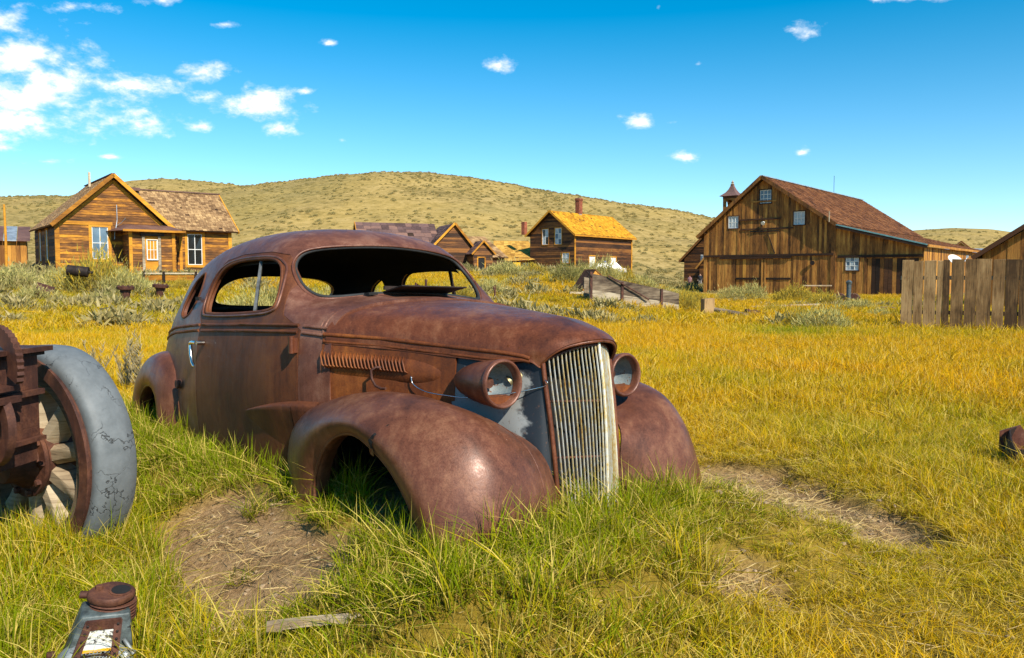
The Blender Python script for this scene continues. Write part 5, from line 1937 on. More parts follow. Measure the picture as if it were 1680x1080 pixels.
    rake(H, (5.42, -ov, 4.85 + Z), (11.45, -ov, 3.27 + Z), .06, .20, M_BARND)
    MB().bar((-.17, -ov, rz_ + .04), (-.17, 24.6, rz_ + .04), .22, .06).build('ridge_flashing', M_TIN, H)
    MB().bar((11.5, -ov, 3.36 + Z), (11.5, 24.6, 3.36 + Z), .06, .16).build('fascia', M_BARNG, H)
    MB().bar((5.0, -.6, 5.2 + Z), (5.0, -.6, 5.95 + Z), .06, .06).build('vent_pipe', M_STICK, H)
    MB().bar((-.17, 16.0, rz_), (-.17, 16.0, rz_ + 1.6), .03, .03).build('aerial', M_DARK, H)


barn()

# ---- church behind the barn
def church():
    RZ = -39.73
    y = 97.0
    H = empty('old_church', (px_x(1122, y), y, -.5), R(RZ), 'old brown church with an open belfry rising behind the barn roof', 'church')
    f = Wall(H, (0, 0), 0, name='front_wall')
    f.boards([(0, 0), (9.6, 0), (9.6, 3.9), (4.8, 8.4), (0, 3.9)], [], .24, M_WHB, jig=.01)
    lw = Wall(H, (0, 14), -math.pi / 2, name='side_wall')
    lw.boards([(0, 0), (14, 0), (14, 3.9), (0, 3.9)], [], .24, M_WHB)
    for s, ex in ((-1, -.5), (1, 10.1)):
        roof(H, (ex, -.4, 3.62), (ex, 14.3, 3.62), (4.8, 14.3, 8.75), (4.8, -.4, 8.75), M_SHBRN, .35, .4, .1, .03, seed=41)
        rake(H, (ex, -.43, 3.6), (4.8, -.43, 8.7), .06, .25, M_WHB)
    # entrance lobby with a pointed door
    v = Wall(H, (3.1, -2.2), 0, name='lobby_front')
    v.boards([(0, 0), (3.4, 0), (3.4, 3.0), (1.7, 5.0), (0, 3.0)], [(1.0, 2.4, 0, 3.0)], .24, M_WHB)
    MB().add(*v.box(1.0, 2.4, 0, 3.0, -.04, .01)).build('doorway', M_BLACK, H)
    sw = Wall(H, (3.1, 0), -math.pi / 2, name='lobby_side')
    sw.boards([(0, 0), (2.2, 0), (2.2, 3.0), (0, 3.0)], [], .24, M_WHB)
    for ex in (2.75, 6.85):
        roof(H, (ex, -2.5, 2.75), (ex, 0, 2.75), (4.8, 0, 5.15), (4.8, -2.5, 5.15), M_SHBRN, .35, .4, seed=43)
        rake(H, (ex, -2.53, 2.72), (4.8, -2.53, 5.1), .05, .18, M_BARN)
    f.trim('window_frame', 2.15, 2.45, 1.5, 4.4, M_WHITE, 0, .06)
    f.trim('window', 2.2, 2.4, 1.55, 4.3, M_GLASS, 0.02, .07)
    # belfry: square shaft, four arched openings, bell-cast spire and finial
    zt = 7.05
    tx, ty = 4.8, 2.5
    K = .74
    MB().box((tx, ty, zt + .6), (1.95, 1.95, 1.9)).build('belfry_skirt', M_SHPUR, H)
    b = bpy.data.objects.new('belfry', MB().box((tx, ty, zt + 1.72), (2.2 * K, 2.2 * K, .34)).box((tx, ty, zt + 4.05), (2.2 * K, 2.2 * K, .30)).build('tmp', M_WHB).data)
    bpy.data.objects.remove(bpy.data.objects['tmp'])
    link(b, H)
    for sx in (-1, 1):
        for sy in (-1, 1):
            MB().box((tx + sx * .87 * K, ty + sy * .87 * K, zt + 2.9), (.42 * K, .42 * K, 2.1)).build('corner_post', M_BARN, b)
    for (dx, dy) in ((1, 0), (-1, 0), (0, 1), (0, -1)):
        # spandrels make each opening arched
        mb = MB()
        n = Vector((dx, dy, 0))
        t = Vector((-dy, dx, 0))
        c = Vector((tx, ty, 0)) + n * 1.0 * K
        for k in range(8):
            a0, a1 = math.pi * k / 8, math.pi * (k + 1) / 8
            q = [(.66 * K * math.cos(a0), zt + 3.3 + .6 * K * math.sin(a0)), (.66 * K * math.cos(a1), zt + 3.3 + .6 * K * math.sin(a1)), (.66 * K * math.cos(a1), zt + 3.92), (.66 * K * math.cos(a0), zt + 3.92)]
            vs = [c + t * u + Vector((0, 0, z)) + n * d for d in (-.08, .08) for u, z in q]
            mb.add(vs, [(3, 2, 1, 0), (4, 5, 6, 7), (0, 1, 5, 4), (2, 3, 7, 6)])
        mb.build('arch', M_BARN, b)
        mb = MB()
        for zq in (2.2, 2.45):
            mb.bar(c + t * -.66 * K + Vector((0, 0, zt + zq)), c + t * .66 * K + Vector((0, 0, zt + zq)), .06, .07)
        mb.build('balustrade', M_BARN, b)
    mb = MB()
    prof = [(1.55, 4.18), (1.30, 4.42), (.78, 4.95), (.48, 5.5), (.26, 6.1), (.20, 6.5)]
    vs = [(tx + sx * r * K, ty + sy * r * K, zt + 4.18 + (z - 4.18) * .62) for r, z in prof for sx, sy in ((-1, -1), (1, -1), (1, 1), (-1, 1))]
    fs = [(i * 4 + j, i * 4 + (j + 1) % 4, i * 4 + 4 + (j + 1) % 4, i * 4 + 4 + j) for i in range(len(prof) - 1) for j in range(4)] + [(3, 2, 1, 0), (20, 21, 22, 23)]
    mb.add(vs, fs).build('spire', M_SHPUR, b)
    smooth(MB().lathe([(5.5, .16), (5.62, .24), (5.72, .10), (5.84, .17), (5.95, .08), (6.1, .001)], (tx, ty, zt), (0, 0, 1), 10).build('finial', M_STICK, b), 50)


church()

# ---- low tin-roofed building and the barn at the right edge
def right_side():
    H = empty('tin_roofed_stable', (px_x(1548, 96), 96, -.3), R(-20), 'long low stable with pale tin roof behind the barn wing', 'building')
    f = Wall(H, (0, 0), 0)
    f.boards([(0, 0), (13, 0), (13, 3.3), (0, 3.3)], [], .3, M_BARNG, True)
    for k in range(13):
        x = -.3 + 1.05 * k
        MB().add([(x, -.4, 3.4), (x + 1.03, -.4, 3.4), (x + 1.03, 6, 5.1), (x, 6, 5.1), (x, -.4, 3.34), (x + 1.03, -.4, 3.34), (x + 1.03, 6, 5.04), (x, 6, 5.04)],
                 [(0, 1, 2, 3), (4, 7, 6, 5), (0, 4, 5, 1), (1, 5, 6, 2), (3, 2, 6, 7), (0, 3, 7, 4)]).build('roof_sheet', M_TIN, H)
    d = Wall(H, (.4, -.1), 0, name='dormer')
    d.boards([(0, 3.2), (2.4, 3.2), (2.4, 4.6), (1.2, 5.6), (0, 4.6)], [], .3, M_BARNG, True)
    for ex in (.2, 3.0):
        rake(H, (ex, -.2, 4.55), (1.6, -.2, 5.75), .5, .12, M_SHBRN)
    y = 31.0
    H = empty('side_barn', (px_x(1606, y), y, -.1), R(-40), 'weathered board barn with one low slope of roof behind the plank fence', 'barn')
    f = Wall(H, (0, 0), 0, name='gable_wall')
    f.boards([(.1, 0), (7.4, 0), (7.4, 2.2), (3.75, 4.6), (.1, 2.2)], [(2.0, 2.9, .8, 1.7)], .23, M_BARN, True, jig=.03, mats=[M_BARN, M_BARN, M_BARNG])
    f.window(2.05, 2.85, .85, 1.65, 2, 2, M_GLASS, M_WHITE, M_BARND, .07, .045)
    sd = Wall(H, (.1, 6), -math.pi / 2, name='side_wall')
    sd.boards([(0, 0), (6, 0), (6, 2.2), (0, 2.2)], [], .3, M_BARN, True)
    for ex, k in ((-.22, 1), (7.72, 2)):
        roof(H, (ex, -.35, 2.08), (ex, 6, 2.08), (3.75, 6, 4.82), (3.75, -.35, 4.82), M_SHBRN, .22, .2, .08, .02, seed=50 + k)
        rake(H, (ex, -.38, 2.04), (3.75, -.38, 4.78), .05, .16, M_BARND)


right_side()

# ------------------------------------------------------------------ plank fence on the right
def plank_fence():
    fx, fy = px_x(1478, 18.5), 18.5
    H = empty('plank_fence', (fx, fy, gz(fx + 1, fy - .5)), R(-30), 'grey brown fence of tall gapped planks before the side barn', 'fence')
    x = 0.0
    rnd = random.Random(5)
    k = 0
    while x < 3.6:
        w = (.235, .19, .24, .12, .13, .245, .225, .275, .22, .24, .2, .22, .25, .2, .23)[k % 15]
        h = 1.60 + rnd.uniform(-.02, .02)
        tl = rnd.uniform(-.012, .012)
        bow = rnd.uniform(-.012, .012)
        th = .03
        b = .02 - (.06 if k > 5 else 0) + rnd.uniform(-.03, .01)
        vs = []
        rows = ((b, 0), (.5, bow), (1.05, bow * .6), (h, 0))
        for z, bb in rows:
            for yy in (0, th):
                for xx in (0, w):
                    vs.append((x + xx + tl * z / h + (rnd.uniform(-.008, .008) if z in (b, h) else 0), yy + bb, z + (rnd.uniform(-.012, .006) if z == h else 0)))
        fs = [(0, 2, 3, 1), (12, 13, 15, 14)]
        for i in range(3):
            o = i * 4
            fs += [(o, o + 1, o + 5, o + 4), (o + 2, o + 6, o + 7, o + 3), (o, o + 4, o + 6, o + 2), (o + 1, o + 3, o + 7, o + 5)]
        p = mobj('plank', vs, fs, M_FENCE, H)
        for z in (.42, 1.2):
            for q in (.3, .7):
                MB().lathe([(0, .006), (.004, .005), (.005, .001)], (x + w * q, -.001, z), (0, -1, 0), 6).build('nail', M_DARK, p)
        x += w + (.014, .012, .022, .004, .028, .018, .012, .022, .02)[k % 9]
        k += 1
    for z in (.42, 1.2):
        MB().bar((-.02, .06, z), (3.6, .06, z), .05, .09).build('rail', M_GREY, H)
    for q in (.6, 2.2, 3.5):
        MB().bar((q, .14, -.2), (q, .14, 1.45), .10, .10).build('post', M_GREY, H)
    MB().bar((-.03, -.03, .03), (1.3, -.035, -.01), .025, .05).build('kick_board', M_FENCE, H)


plank_fence()

# ---- satellite dish behind the fence
y = 24.0
D = empty('satellite_dish', (px_x(1565, y), y, -.05), 0, 'white satellite dish peeping over the plank fence', 'dish')
MB().tube([(0, .12, 0), (0, .12, 1.62), (0, .05, 1.72)], .03, 8).build('mast', M_TIN, D)
smooth(MB().lathe([(.05, .001), (.03, .13), (0, .22), (-.012, .22), (.015, .13), (.035, .001)], (0, 0, 1.78), (-.1, .5, -.5), 24).build('reflector', M_WHITE, D), 50)
MB().tube([(0, 0, 1.64), (.22, -.08, 1.72), (.32, -.05, 1.86)], .014, 6).build('feed_arm', M_TIN, D)
MB().lathe([(0, .03), (.07, .035), (.075, .001)], (.32, -.05, 1.84), (0, 0, 1), 8).build('receiver', M_TIN, D)

# ---- old timber flume with iron straps
def flume():
    y = 26.0
    x0 = px_x(967, y)
    H = empty('timber_flume', (x0, y, gz(x0 + 1, y) + .06), R(10), 'grey timber trough side with iron straps sloping down into the grass', 'trough')
    H.scale = (1.06, 1, 1.08)
    L = 2.85

    def plank(name, zl0, zl1, zr0, zr1, d0, d1, mat, n=6):
        vs = []
        for i in range(n + 1):
            t = i / n
            a, b = zl0 + (zr0 - zl0) * t, zl1 + (zr1 - zl1) * t
            j = random.uniform(-.012, .012)
            vs += [(L * t, d0, a + j), (L * t, d1, a + j), (L * t, d1, b + j), (L * t, d0, b + j)]
        fs = [(0, 3, 2, 1), (n * 4, n * 4 + 1, n * 4 + 2, n * 4 + 3)]
        for i in range(n):
            for k in range(4):
                fs.append((i * 4 + k, i * 4 + (k + 1) % 4, i * 4 + 4 + (k + 1) % 4, i * 4 + 4 + k))
        return mobj(name, vs, fs, mat, H)
    plank('plank', .46, .92, -.02, .31, -.04, .05, M_GREY)
    plank('plank', .02, .45, -.2, -.03, -.03, .06, M_GREY)
    plank('plank', .06, .80, -.2, .18, .65, .72, M_GREY)
    plank('floor_board', .04, .09, -.2, -.16, .06, .66, M_GREY)
    for x, h0, h1 in ((.04, .0, .96), (1.02, -.05, .66), (2.28, -.1, .45)):
        MB().box((x, -.065, (h0 + h1) / 2), (.07, .03, h1 - h0)).build('iron_strap', M_IRON, H)
    MB().tube([(.55, -.10, .84), (1.0, -.12, .60), (1.55, -.12, .30), (1.85, -.13, .12)], .022, 7).build('tie_rod', M_IRON, H)
    MB().tube([(-.12, -.04, .98), (.06, -.10, .80)], .02, 6).build('hook', M_DARK, H)


flume()


def thing_mesh(name, mb, mat, loc, rz, label, cat, group=None, sm=None):
    o = mb.build(name, mat)
    if sm:
        smooth(o, sm)
    o.location = loc
    o.rotation_euler = (0, 0, rz)
    return tag(o, label, cat, group)


def ground_at(px, Y, dz=0.0):
    x = px_x(px, Y)
    return (x, Y, gz(x, Y) + dz)


# ---- tipped box, planks, post and log around the flume
def tipped_box():
    p = ground_at(966, 30)
    H = empty('tipped_crate', (p[0], p[1], p[2]), R(28), 'tipped golden board privy box leaning in the sage beyond the trough', 'box')
    H.scale = (.72, .72, .72)
    rot = Matrix.Rotation(R(38), 3, 'Y')
    for k in range(5):
        MB().box(rot @ Vector((-.42 + .21 * k, -.5, .62)) + Vector((-.3, 0, -.1)), (.20, .03, 1.25), rot).build('board', M_BARNG, H)  # golden front boards carry the sunlight in their colour
        MB().box(rot @ Vector((-.55, -.4 + .2 * k, .62)) + Vector((-.3, 0, -.1)), (.03, .19, 1.25), rot).build('board', M_BARND, H)  # darker timber paints the shade on the left side
        MB().box(rot @ Vector((.55, -.4 + .2 * k, .62)) + Vector((-.3, 0, -.1)), (.03, .19, 1.25), rot).build('board', M_BARN, H)
    MB().box(rot @ Vector((0, -.02, 1.28)) + Vector((-.3, 0, -.1)), (1.14, 1.05, .05), rot).build('lid', M_BARN, H)
    MB().box(rot @ Vector((0, .5, .62)) + Vector((-.3, 0, -.1)), (1.1, .03, 1.25), rot).build('back', M_BARND, H)
    MB().box(rot @ Vector((0, 0, .6)) + Vector((-.3, 0, -.1)), (.98, .9, 1.1), rot).build('inside', M_BLACK, H)


tipped_box()
mb = MB().bar((-.35, 0, .05), (.3, .12, .03), .20, .07).bar((.15, .05, .08), (.33, .3, .02), .1, .05)
thing_mesh('loose_plank', mb, M_STICK, ground_at(950, 28.5, .12), .1, 'short pale plank lying in grass beside the trough end', 'plank')
mb = MB().add([(x * .17 * (1 - .04 * z), y_ * .14, z * .55 + (.03 if (x > 0 and z > 0) else 0)) for z in (-.2, 1) for y_ in (-1, 1) for x in (-1, 1)], [(0, 2, 3, 1), (4, 5, 7, 6), (0, 1, 5, 4), (2, 6, 7, 3), (0, 4, 6, 2), (1, 3, 7, 5)])
thing_mesh('stub_post', mb, M_FENCE, ground_at(1161, 25), .2, 'square dark post stub standing between trough and fallen beam', 'post')
mb = MB().tube([(0, 0, .22), (.45, -.2, .14), (.9, -.5, .06)], [.07, .075, .07], 8)
thing_mesh('fallen_beam', mb, M_GREY, ground_at(1172, 24.6), 0, 'fallen grey beam sloping from the post stub into grass', 'beam', sm=50)


def lump(n, r, seed, flat=.6):
    bm = bmesh.new()
    bmesh.ops.create_icosphere(bm, subdivisions=n, radius=r)
    rnd = random.Random(seed)
    o = Vector((rnd.uniform(0, 9), rnd.uniform(0, 9), rnd.uniform(0, 9)))
    from mathutils import noise as mn
    for v in bm.verts:
        d = mn.noise(v.co / r * 1.3 + o) * .35 + mn.noise(v.co / r * 3.1 + o) * .18
        v.co *= 1 + d
        v.co.z *= flat
    mb = MB()
    mb.add([v.co.copy() for v in bm.verts], [[q.index for q in f.verts] for f in bm.faces])
    bm.free()
    return mb


for px, Y, r, lab in ((1238, 25.5, .22, 'rusty gear case lying past the end of the fallen beam'), (1222, 24.9, .10, 'small rusty casting at the tip of the fallen beam')):
    mb = lump(2, r, int(px), .55)
    mb.lathe([(-.02, r * .5), (.1, r * .55), (.12, r * .3), (.12, .001)], (-r * .8, 0, .02), (-1, -.3, .1), 10)
    thing_mesh('rusty_casting', mb, M_IRON, ground_at(px, Y, r * .45), 0, lab, 'casting', 'rusty castings in the grass', 40)


# ---- flanged pipes and drums in the sage on the left
def flange(px, Y, h, lean, lab):
    mb = MB().lathe([(0, .16), (.02, .13), (h * .5, .12), (h - .12, .15), (h - .10, .24), (h - .02, .25), (h, .22), (h, .14), (h - .08, .12), (h - .08, .001)], (0, 0, 0), (lean, 0, 1), 18)
    for k in range(8):
        a = k * math.pi / 4
        mb.lathe([(h - .02, .025), (h + .03, .022), (h + .03, .001)], (math.cos(a) * .19 + lean * .0, math.sin(a) * .19, 0), (lean, 0, 1), 6)
    thing_mesh('flanged_pipe', mb, M_IRON, ground_at(px, Y, -.05), 0, lab, 'pipe', None, 40)


flange(206, 24, .62, .02, 'rusty flanged pipe stump with thick neck before the cottage porch')
flange(262, 26, .55, .08, 'slimmer flanged pipe stump leaning toward the coupe')


def drum(px, Y, dz, axis, L, r, mat, lab):
    mb = MB().lathe([(0, .001), (0, r), (.03, r * 1.05), (.06, r), (L * .5, r), (L * .53, r * 1.05), (L * .56, r), (L - .04, r), (L, r * 1.04), (L, r * .85), (L - .05, r * .8), (L - .05, .001)], (0, 0, 0), axis, 20)
    mb.tube([Vector(axis).normalized() * -.12, (0, 0, 0)], .04, 8)
    thing_mesh('rusty_drum', mb, mat, ground_at(px, Y, dz), 0, lab, 'drum', None, 40)


drum(86, 25, .16, (-.8, -.5, .35), .5, .24, M_IRON, 'rusty drum half buried in grass left of the flanged pipes')
drum(147, 26.3, .80, (-1, -.25, .12), .62, .17, M_DARK, 'dark pipe drum lying on the sagebrush before the cottage window')


def rail_fence():
    H = empty('board_kerb', ground_at(235, 31), R(12), 'low golden board kerb on short posts before the cottage wing', 'fence')
    MB().box((1.15, 0, .34), (2.5, .05, .22)).build('board', M_WT, H)
    MB().box((1.15, -.02, .50), (2.6, .12, .05)).build('cap_rail', M_STICK, H)
    for x in (.05, .78, 1.95, 2.4):
        MB().box((x, -.06, .25), (.09, .08, .65)).build('post', M_BARND, H)


rail_fence()

# ---- wattle fence, woodpile and yellow board by the annexe
def wattle():
    H = empty('stake_fence', ground_at(843, 62), R(8), 'low golden stake fence in front of the two storey house', 'fence')
    for k in range(26):
        MB().bar((.15 * k, random.uniform(-.02, .02), -.1), (.15 * k + random.uniform(-.04, .04), 0, .62 + random.uniform(-.08, .05)), .05, .03).build('stake', M_BARNG, H)
    MB().bar((-.1, -.03, .6), (3.9, -.03, .58), .05, .09).build('rail', M_WT, H)
    W_ = empty('firewood_pile', ground_at(905, 64), 0, 'heap of split golden firewood by the stake fence', 'firewood')
    r_ = random.Random(3)
    for k in range(34):
        a = r_.uniform(0, 3.14)
        c = Vector((r_.gauss(0, .55), r_.gauss(0, .35), 0))
        c.z = max(.05, .75 - abs(c.x) * .6 - abs(c.y) * .5) * r_.uniform(.4, 1.0)
        dv = Vector((math.cos(a), math.sin(a), r_.uniform(-.2, .2))) * .22
        MB().tube([c - dv, c + dv], r_.uniform(.05, .09), 5).build('split_log', M_BARNG, W_)
    o = MB().box((0, 0, .7), (.55, .04, .6)).box((-.2, .03, .3), (.05, .05, .6)).box((.2, .03, .3), (.05, .05, .6))
    thing_mesh('yellow_notice_board', o, simple('yellow_paint', (.75, .42, .01), .6), ground_at(848, 61.5), .1, 'small blank yellow board standing at the end of the stake fence', 'board')


wattle()


# ---- white patrol truck half hidden behind the bushes
def truck():
    p = ground_at(985, 79, -.25)
    H = empty('patrol_truck', (p[0], p[1], p[2]), R(188), 'white patrol car with blue and red roof lights half hidden by bushes', 'car')
    paint = simple('white_car_paint', (.80, .80, .78), .25)
    prof = [(-2.3, .35), (-2.3, .85), (-2.1, .98), (-.9, 1.02), (-.3, 1.52), (1.4, 1.55), (1.95, 1.05), (2.35, 1.0), (2.4, .38)]
    prof = [(-x, z) for x, z in prof]
    rings = []
    for y_, s in ((-.9, .94), (-.86, 1.0), (.86, 1.0), (.9, .94)):
        rings.append([(x * s, y_ * (.82 if z > 1.1 else 1.0), .35 + (z - .35) * (s if z > .6 else 1)) for x, z in prof])
    n = len(prof)
    vs = [q for r_ in rings for q in r_]
    fs = [tuple(range(n)), tuple(range(4 * n - 1, 3 * n - 1, -1))]
    for i in range(3):
        for k in range(n):
            fs.append((i * n + k, i * n + n + k, i * n + n + (k + 1) % n, i * n + (k + 1) % n))
    body = mobj('body', vs, fs, paint, H)
    for s in (-1, 1):
        for x0, x1 in ((-1.35, -.55), (-.48, .30)):
            MB().add([(x0, s * .765, 1.08), (x1, s * .765, 1.08), (x1 - .05, s * .715, 1.46), (x0 + .12, s * .715, 1.46)], [(0, 1, 2, 3)]).build('side_window', M_GLASSD, H)
        for x in (-1.5, 1.45):
            w = smooth(MB().lathe([(0, .001), (0, .2), (.01, .34), (.2, .34), (.21, .001)], (x, s * .92, .34), (0, -s, 0), 20).build('wheel', M_RUBBER, H), 40)
            smooth(MB().lathe([(-.012, .001), (-.005, .19), (.02, .2)], (x, s * .92, .34), (0, -s, 0), 16).build('rim', M_TIN, w), 40)
    MB().add([(.92, -.66, 1.06), (.92, .66, 1.06), (.40, .62, 1.48), (.40, -.62, 1.48)], [(0, 1, 2, 3)]).build('windscreen', M_GLASSD, H)
    MB().add([(-1.86, -.6, 1.08), (-1.86, .6, 1.08), (-1.5, .6, 1.46), (-1.5, -.6, 1.46)], [(0, 1, 2, 3)]).build('rear_window', M_GLASSD, H)
    bar = MB().box((-.3, 0, 1.60), (.28, 1.15, .06)).build('light_bar', M_TIN, H)
    MB().box((-.3, -.34, 1.68), (.24, .44, .11)).build('red_light', simple('red_lens', (.55, .02, .02), .2), bar)
    MB().box((-.3, .34, 1.68), (.24, .44, .11)).build('blue_light', simple('blue_lens', (.02, .10, .5), .2), bar)
    for s in (-1, 1):
        MB().box((2.28, s * .62, .78), (.06, .3, .14)).build('headlight', M_GLASS, H)


truck()


# ---- old pump head near the barn
def pump():
    H = empty('pump_head', ground_at(1392, 37), 0, 'old cast iron pump head between rusty wheels before the barn', 'pump')
    smooth(MB().tube([(0, 0, 0), (0, 0, .55), (.0, 0, .95)], [.15, .10, .11], 12).build('column', M_PUMP, H), 50)
    smooth(MB().lathe([(0, .12), (.1, .14), (.16, .09), (.2, .001)], (0, 0, .9), (0, 0, 1), 12).build('cap', M_PUMP, H), 40)
    for x in (-.42, .22):
        smooth(MB().lathe([(-.1, .001), (-.1, .24), (-.06, .28), (.06, .28), (.1, .24), (.1, .001)], (x, -.05, .22), (.35, 1, 0), 18).build('rusty_wheel', M_IRON, H), 40)


pump()
mb = lump(2, .42, 91, .38)
thing_mesh('iron_mound', mb, M_ROOF, ground_at(1452, 28, .05), .3, 'low purplish rusted sheet heap beside the pale path by the fence', 'scrap', None, 45)
for px, Y, L_, a, lab in ((1262, 30.5, 1.5, .1, 'bleached board lying under the yellow bush before the barn'), (1320, 31.5, 1.2, .05, 'second pale board between the yellow bushes'), (1340, 41, 1.5, .02, 'narrow pale plank raised before the barn corner')):
    thing_mesh('bleached_board', MB().bar((-L_ / 2, 0, .12 if Y < 40 else .8), (L_ / 2, .1, .16 if Y < 40 else .8), .18, .06), M_STICK, ground_at(px, Y), a, lab, 'board', 'boards lying before the barn')
if True:
    thing_mesh('iron_stake', MB().tube([(0, 0, 0), (.02, 0, .35), (-.03, 0, .5)], .035, 7).tube([(-.03, 0, .5), (.05, 0, .55), (.03, 0, .3)], .02, 6), M_IRON, ground_at(811, 27), 0,
               'bent rusty iron stake standing in grass behind the coupe', 'stake', None, 50)
    thing_mesh('oil_drum', MB().lathe([(0, .001), (0, .28), (.3, .28), (.31, .295), (.33, .28), (.6, .28), (.62, .295), (.64, .28), (.9, .28), (.9, .25), (.88, .001)], (0, 0, 0), (0, 0, 1), 20), M_ROOF, ground_at(655, 21), 0,
               'rusty upright oil drum seen through the coupe cabin', 'drum', None, 40)
    thing_mesh('machine_scrap', MB().box((0, 0, .3), (.5, .3, .6)).tube([(-.2, -.1, .55), (-.15, -.1, .9), (-.05, -.1, .8)], .04, 6).tube([(.15, 0, .6), (.16, 0, 1.0)], .035, 6).box((.05, 0, .7), (.3, .2, .1)), M_IRON, ground_at(690, 22), .4,
               'rusty upright machine scrap seen through the far door window', 'scrap')


# ---- visitors by the church door
def person(name, joints, edges, radii, loc, rz, mats, label):
    """one continuous skinned body; clothing by material bands"""
    me = bpy.data.meshes.new('body')
    me.from_pydata(joints, edges, [])
    o = bpy.data.objects.new(name, me)
    COL.objects.link(o)
    m = o.modifiers.new('skin', 'SKIN')
    for v, r_ in zip(me.skin_vertices[0].data, radii):
        v.radius = r_ if hasattr(r_, '__len__') else (r_, r_)
    me.skin_vertices[0].data[0].use_root = True
    bake(o, [('SUBSURF', dict(levels=1, render_levels=1))])
    for mt in mats['list']:
        o.data.materials.append(mt)
    for p in o.data.polygons:
        p.material_index = mats['pick'](p.center)
    o.data.shade_smooth()
    o.location = loc
    o.rotation_euler = (0, 0, rz)
    tag(o, label, 'person')
    return o


M_SKIN = simple('skin', (.48, .27, .18), .6)
M_NAVY = simple('dark_jacket', (.015, .018, .025), .8)
M_GREYC = simple('grey_cloth', (.36, .34, .32), .85)
M_MAUVE = simple('mauve_cloth', (.30, .16, .17), .85)
M_HAIRD = simple('dark_hair', (.03, .018, .012), .6)
M_HAIRR = simple('red_hair', (.42, .09, .02), .6)
J = [(0, 0, .95), (0, 0, 1.15), (0, -.01, 1.38), (0, 0, 1.50), (0, -.02, 1.58), (0, -.02, 1.68), (.10, 0, .90), (.11, -.06, .50), (.11, 0, .09), (.12, -.14, .04), (-.10, 0, .90), (-.12, .06, .50), (-.12, .10, .09), (-.13, -.03, .04),
     (.19, 0, 1.40), (.25, .02, 1.14), (.20, -.14, .96), (.19, -.20, .90), (-.19, 0, 1.40), (-.25, .03, 1.14), (-.24, -.06, .92), (-.24, -.09, .84)]
E_ = [(0, 1), (1, 2), (2, 3), (3, 4), (4, 5), (0, 6), (6, 7), (7, 8), (8, 9), (0, 10), (10, 11), (11, 12), (12, 13), (2, 14), (14, 15), (15, 16), (16, 17), (2, 18), (18, 19), (19, 20), (20, 21)]
RR = [(.15, .11), (.15, .11), (.17, .11), .055, .085, .075, .09, .058, .04, .035, .09, .058, .04, .035, .06, .05, .038, .032, .06, .05, .038, .032]


def pick1(c):
    if c.z > 1.62 or (c.z > 1.52 and c.y > .0):
        return 3
    if c.z > 1.46:
        return 2
    if c.z > .92 and not (abs(c.x) > .18 and c.z < .98):
        return 0
    if c.z > .52 and abs(c.x) < .22:
        return 1
    return 2 if c.z > .10 else 0


Y = 92.0
person('person', J, E_, RR, (px_x(1148, Y), Y, gz(px_x(1148, Y), Y) - .02), R(-20), dict(list=[M_NAVY, M_GREYC, M_SKIN, M_HAIRD], pick=pick1),
       'visitor in dark jacket and grey shorts standing by the church door')


def pick2(c):
    if c.z > 1.60 or (c.z > 1.46 and c.y > -.01):
        return 3
    if c.z > 1.46:
        return 2
    if c.z > .5 and not (abs(c.x) > .20 and c.z < 1.1):
        return 0
    return 2


Y = 88.0
person('person', [(x * .92, y_, z * .93) for x, y_, z in J], E_, RR, (px_x(1131, Y), Y, gz(px_x(1131, Y), Y) - .25), R(150), dict(list=[M_MAUVE, M_MAUVE, M_SKIN, M_HAIRR], pick=pick2),
       'red haired visitor in mauve clothes walking below the church')

# ------------------------------------------------------------------ sagebrush and rabbitbrush
M_YELLOWB = leafmat('rabbitbrush_leaves', (0.22, 0.24, 0.05), (0.45, 0.38, 0.06), (0.66, 0.42, 0.02), (0.15, 0.11, 0.045), (0.58, 0.45, 0.14), 0.25, 0.25)


def bush_variants():
    out = []
    for k in range(5):
        me = bush_mesh('sagebrush', 2600, 1.0, 1.0, 0.022, 0.17, 20 + k, 0.75)
        out.append(me)
    return out


SAGES = bush_variants()


def tinted(base, cols, name, trans=.2):
    """sage material with its own fixed leaf colours (grey, olive or yellow plants)"""
    m = bpy.data.materials.new(name)
    m.use_nodes = True
    t = NT(m.node_tree)
    t.n.clear()
    out = t.add('ShaderNodeOutputMaterial')
    tt = t.add('ShaderNodeAttribute', attribute_name='t').outputs['Fac']
    rn = t.add('ShaderNodeAttribute', attribute_name='rnd').outputs['Fac']
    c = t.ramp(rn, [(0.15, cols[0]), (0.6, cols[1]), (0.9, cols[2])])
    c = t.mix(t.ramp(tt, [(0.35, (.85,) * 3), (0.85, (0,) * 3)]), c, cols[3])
    df, tr, mx = t.add('ShaderNodeBsdfDiffuse'), t.add('ShaderNodeBsdfTranslucent'), t.add('ShaderNodeMixShader')
    t.link(c, df.inputs[0]), t.link(c, tr.inputs[0])
    mx.inputs[0].default_value = trans
    t.link(df.outputs[0], mx.inputs[1]), t.link(tr.outputs[0], mx.inputs[2]), t.link(mx.outputs[0], out.inputs[0])
    return m


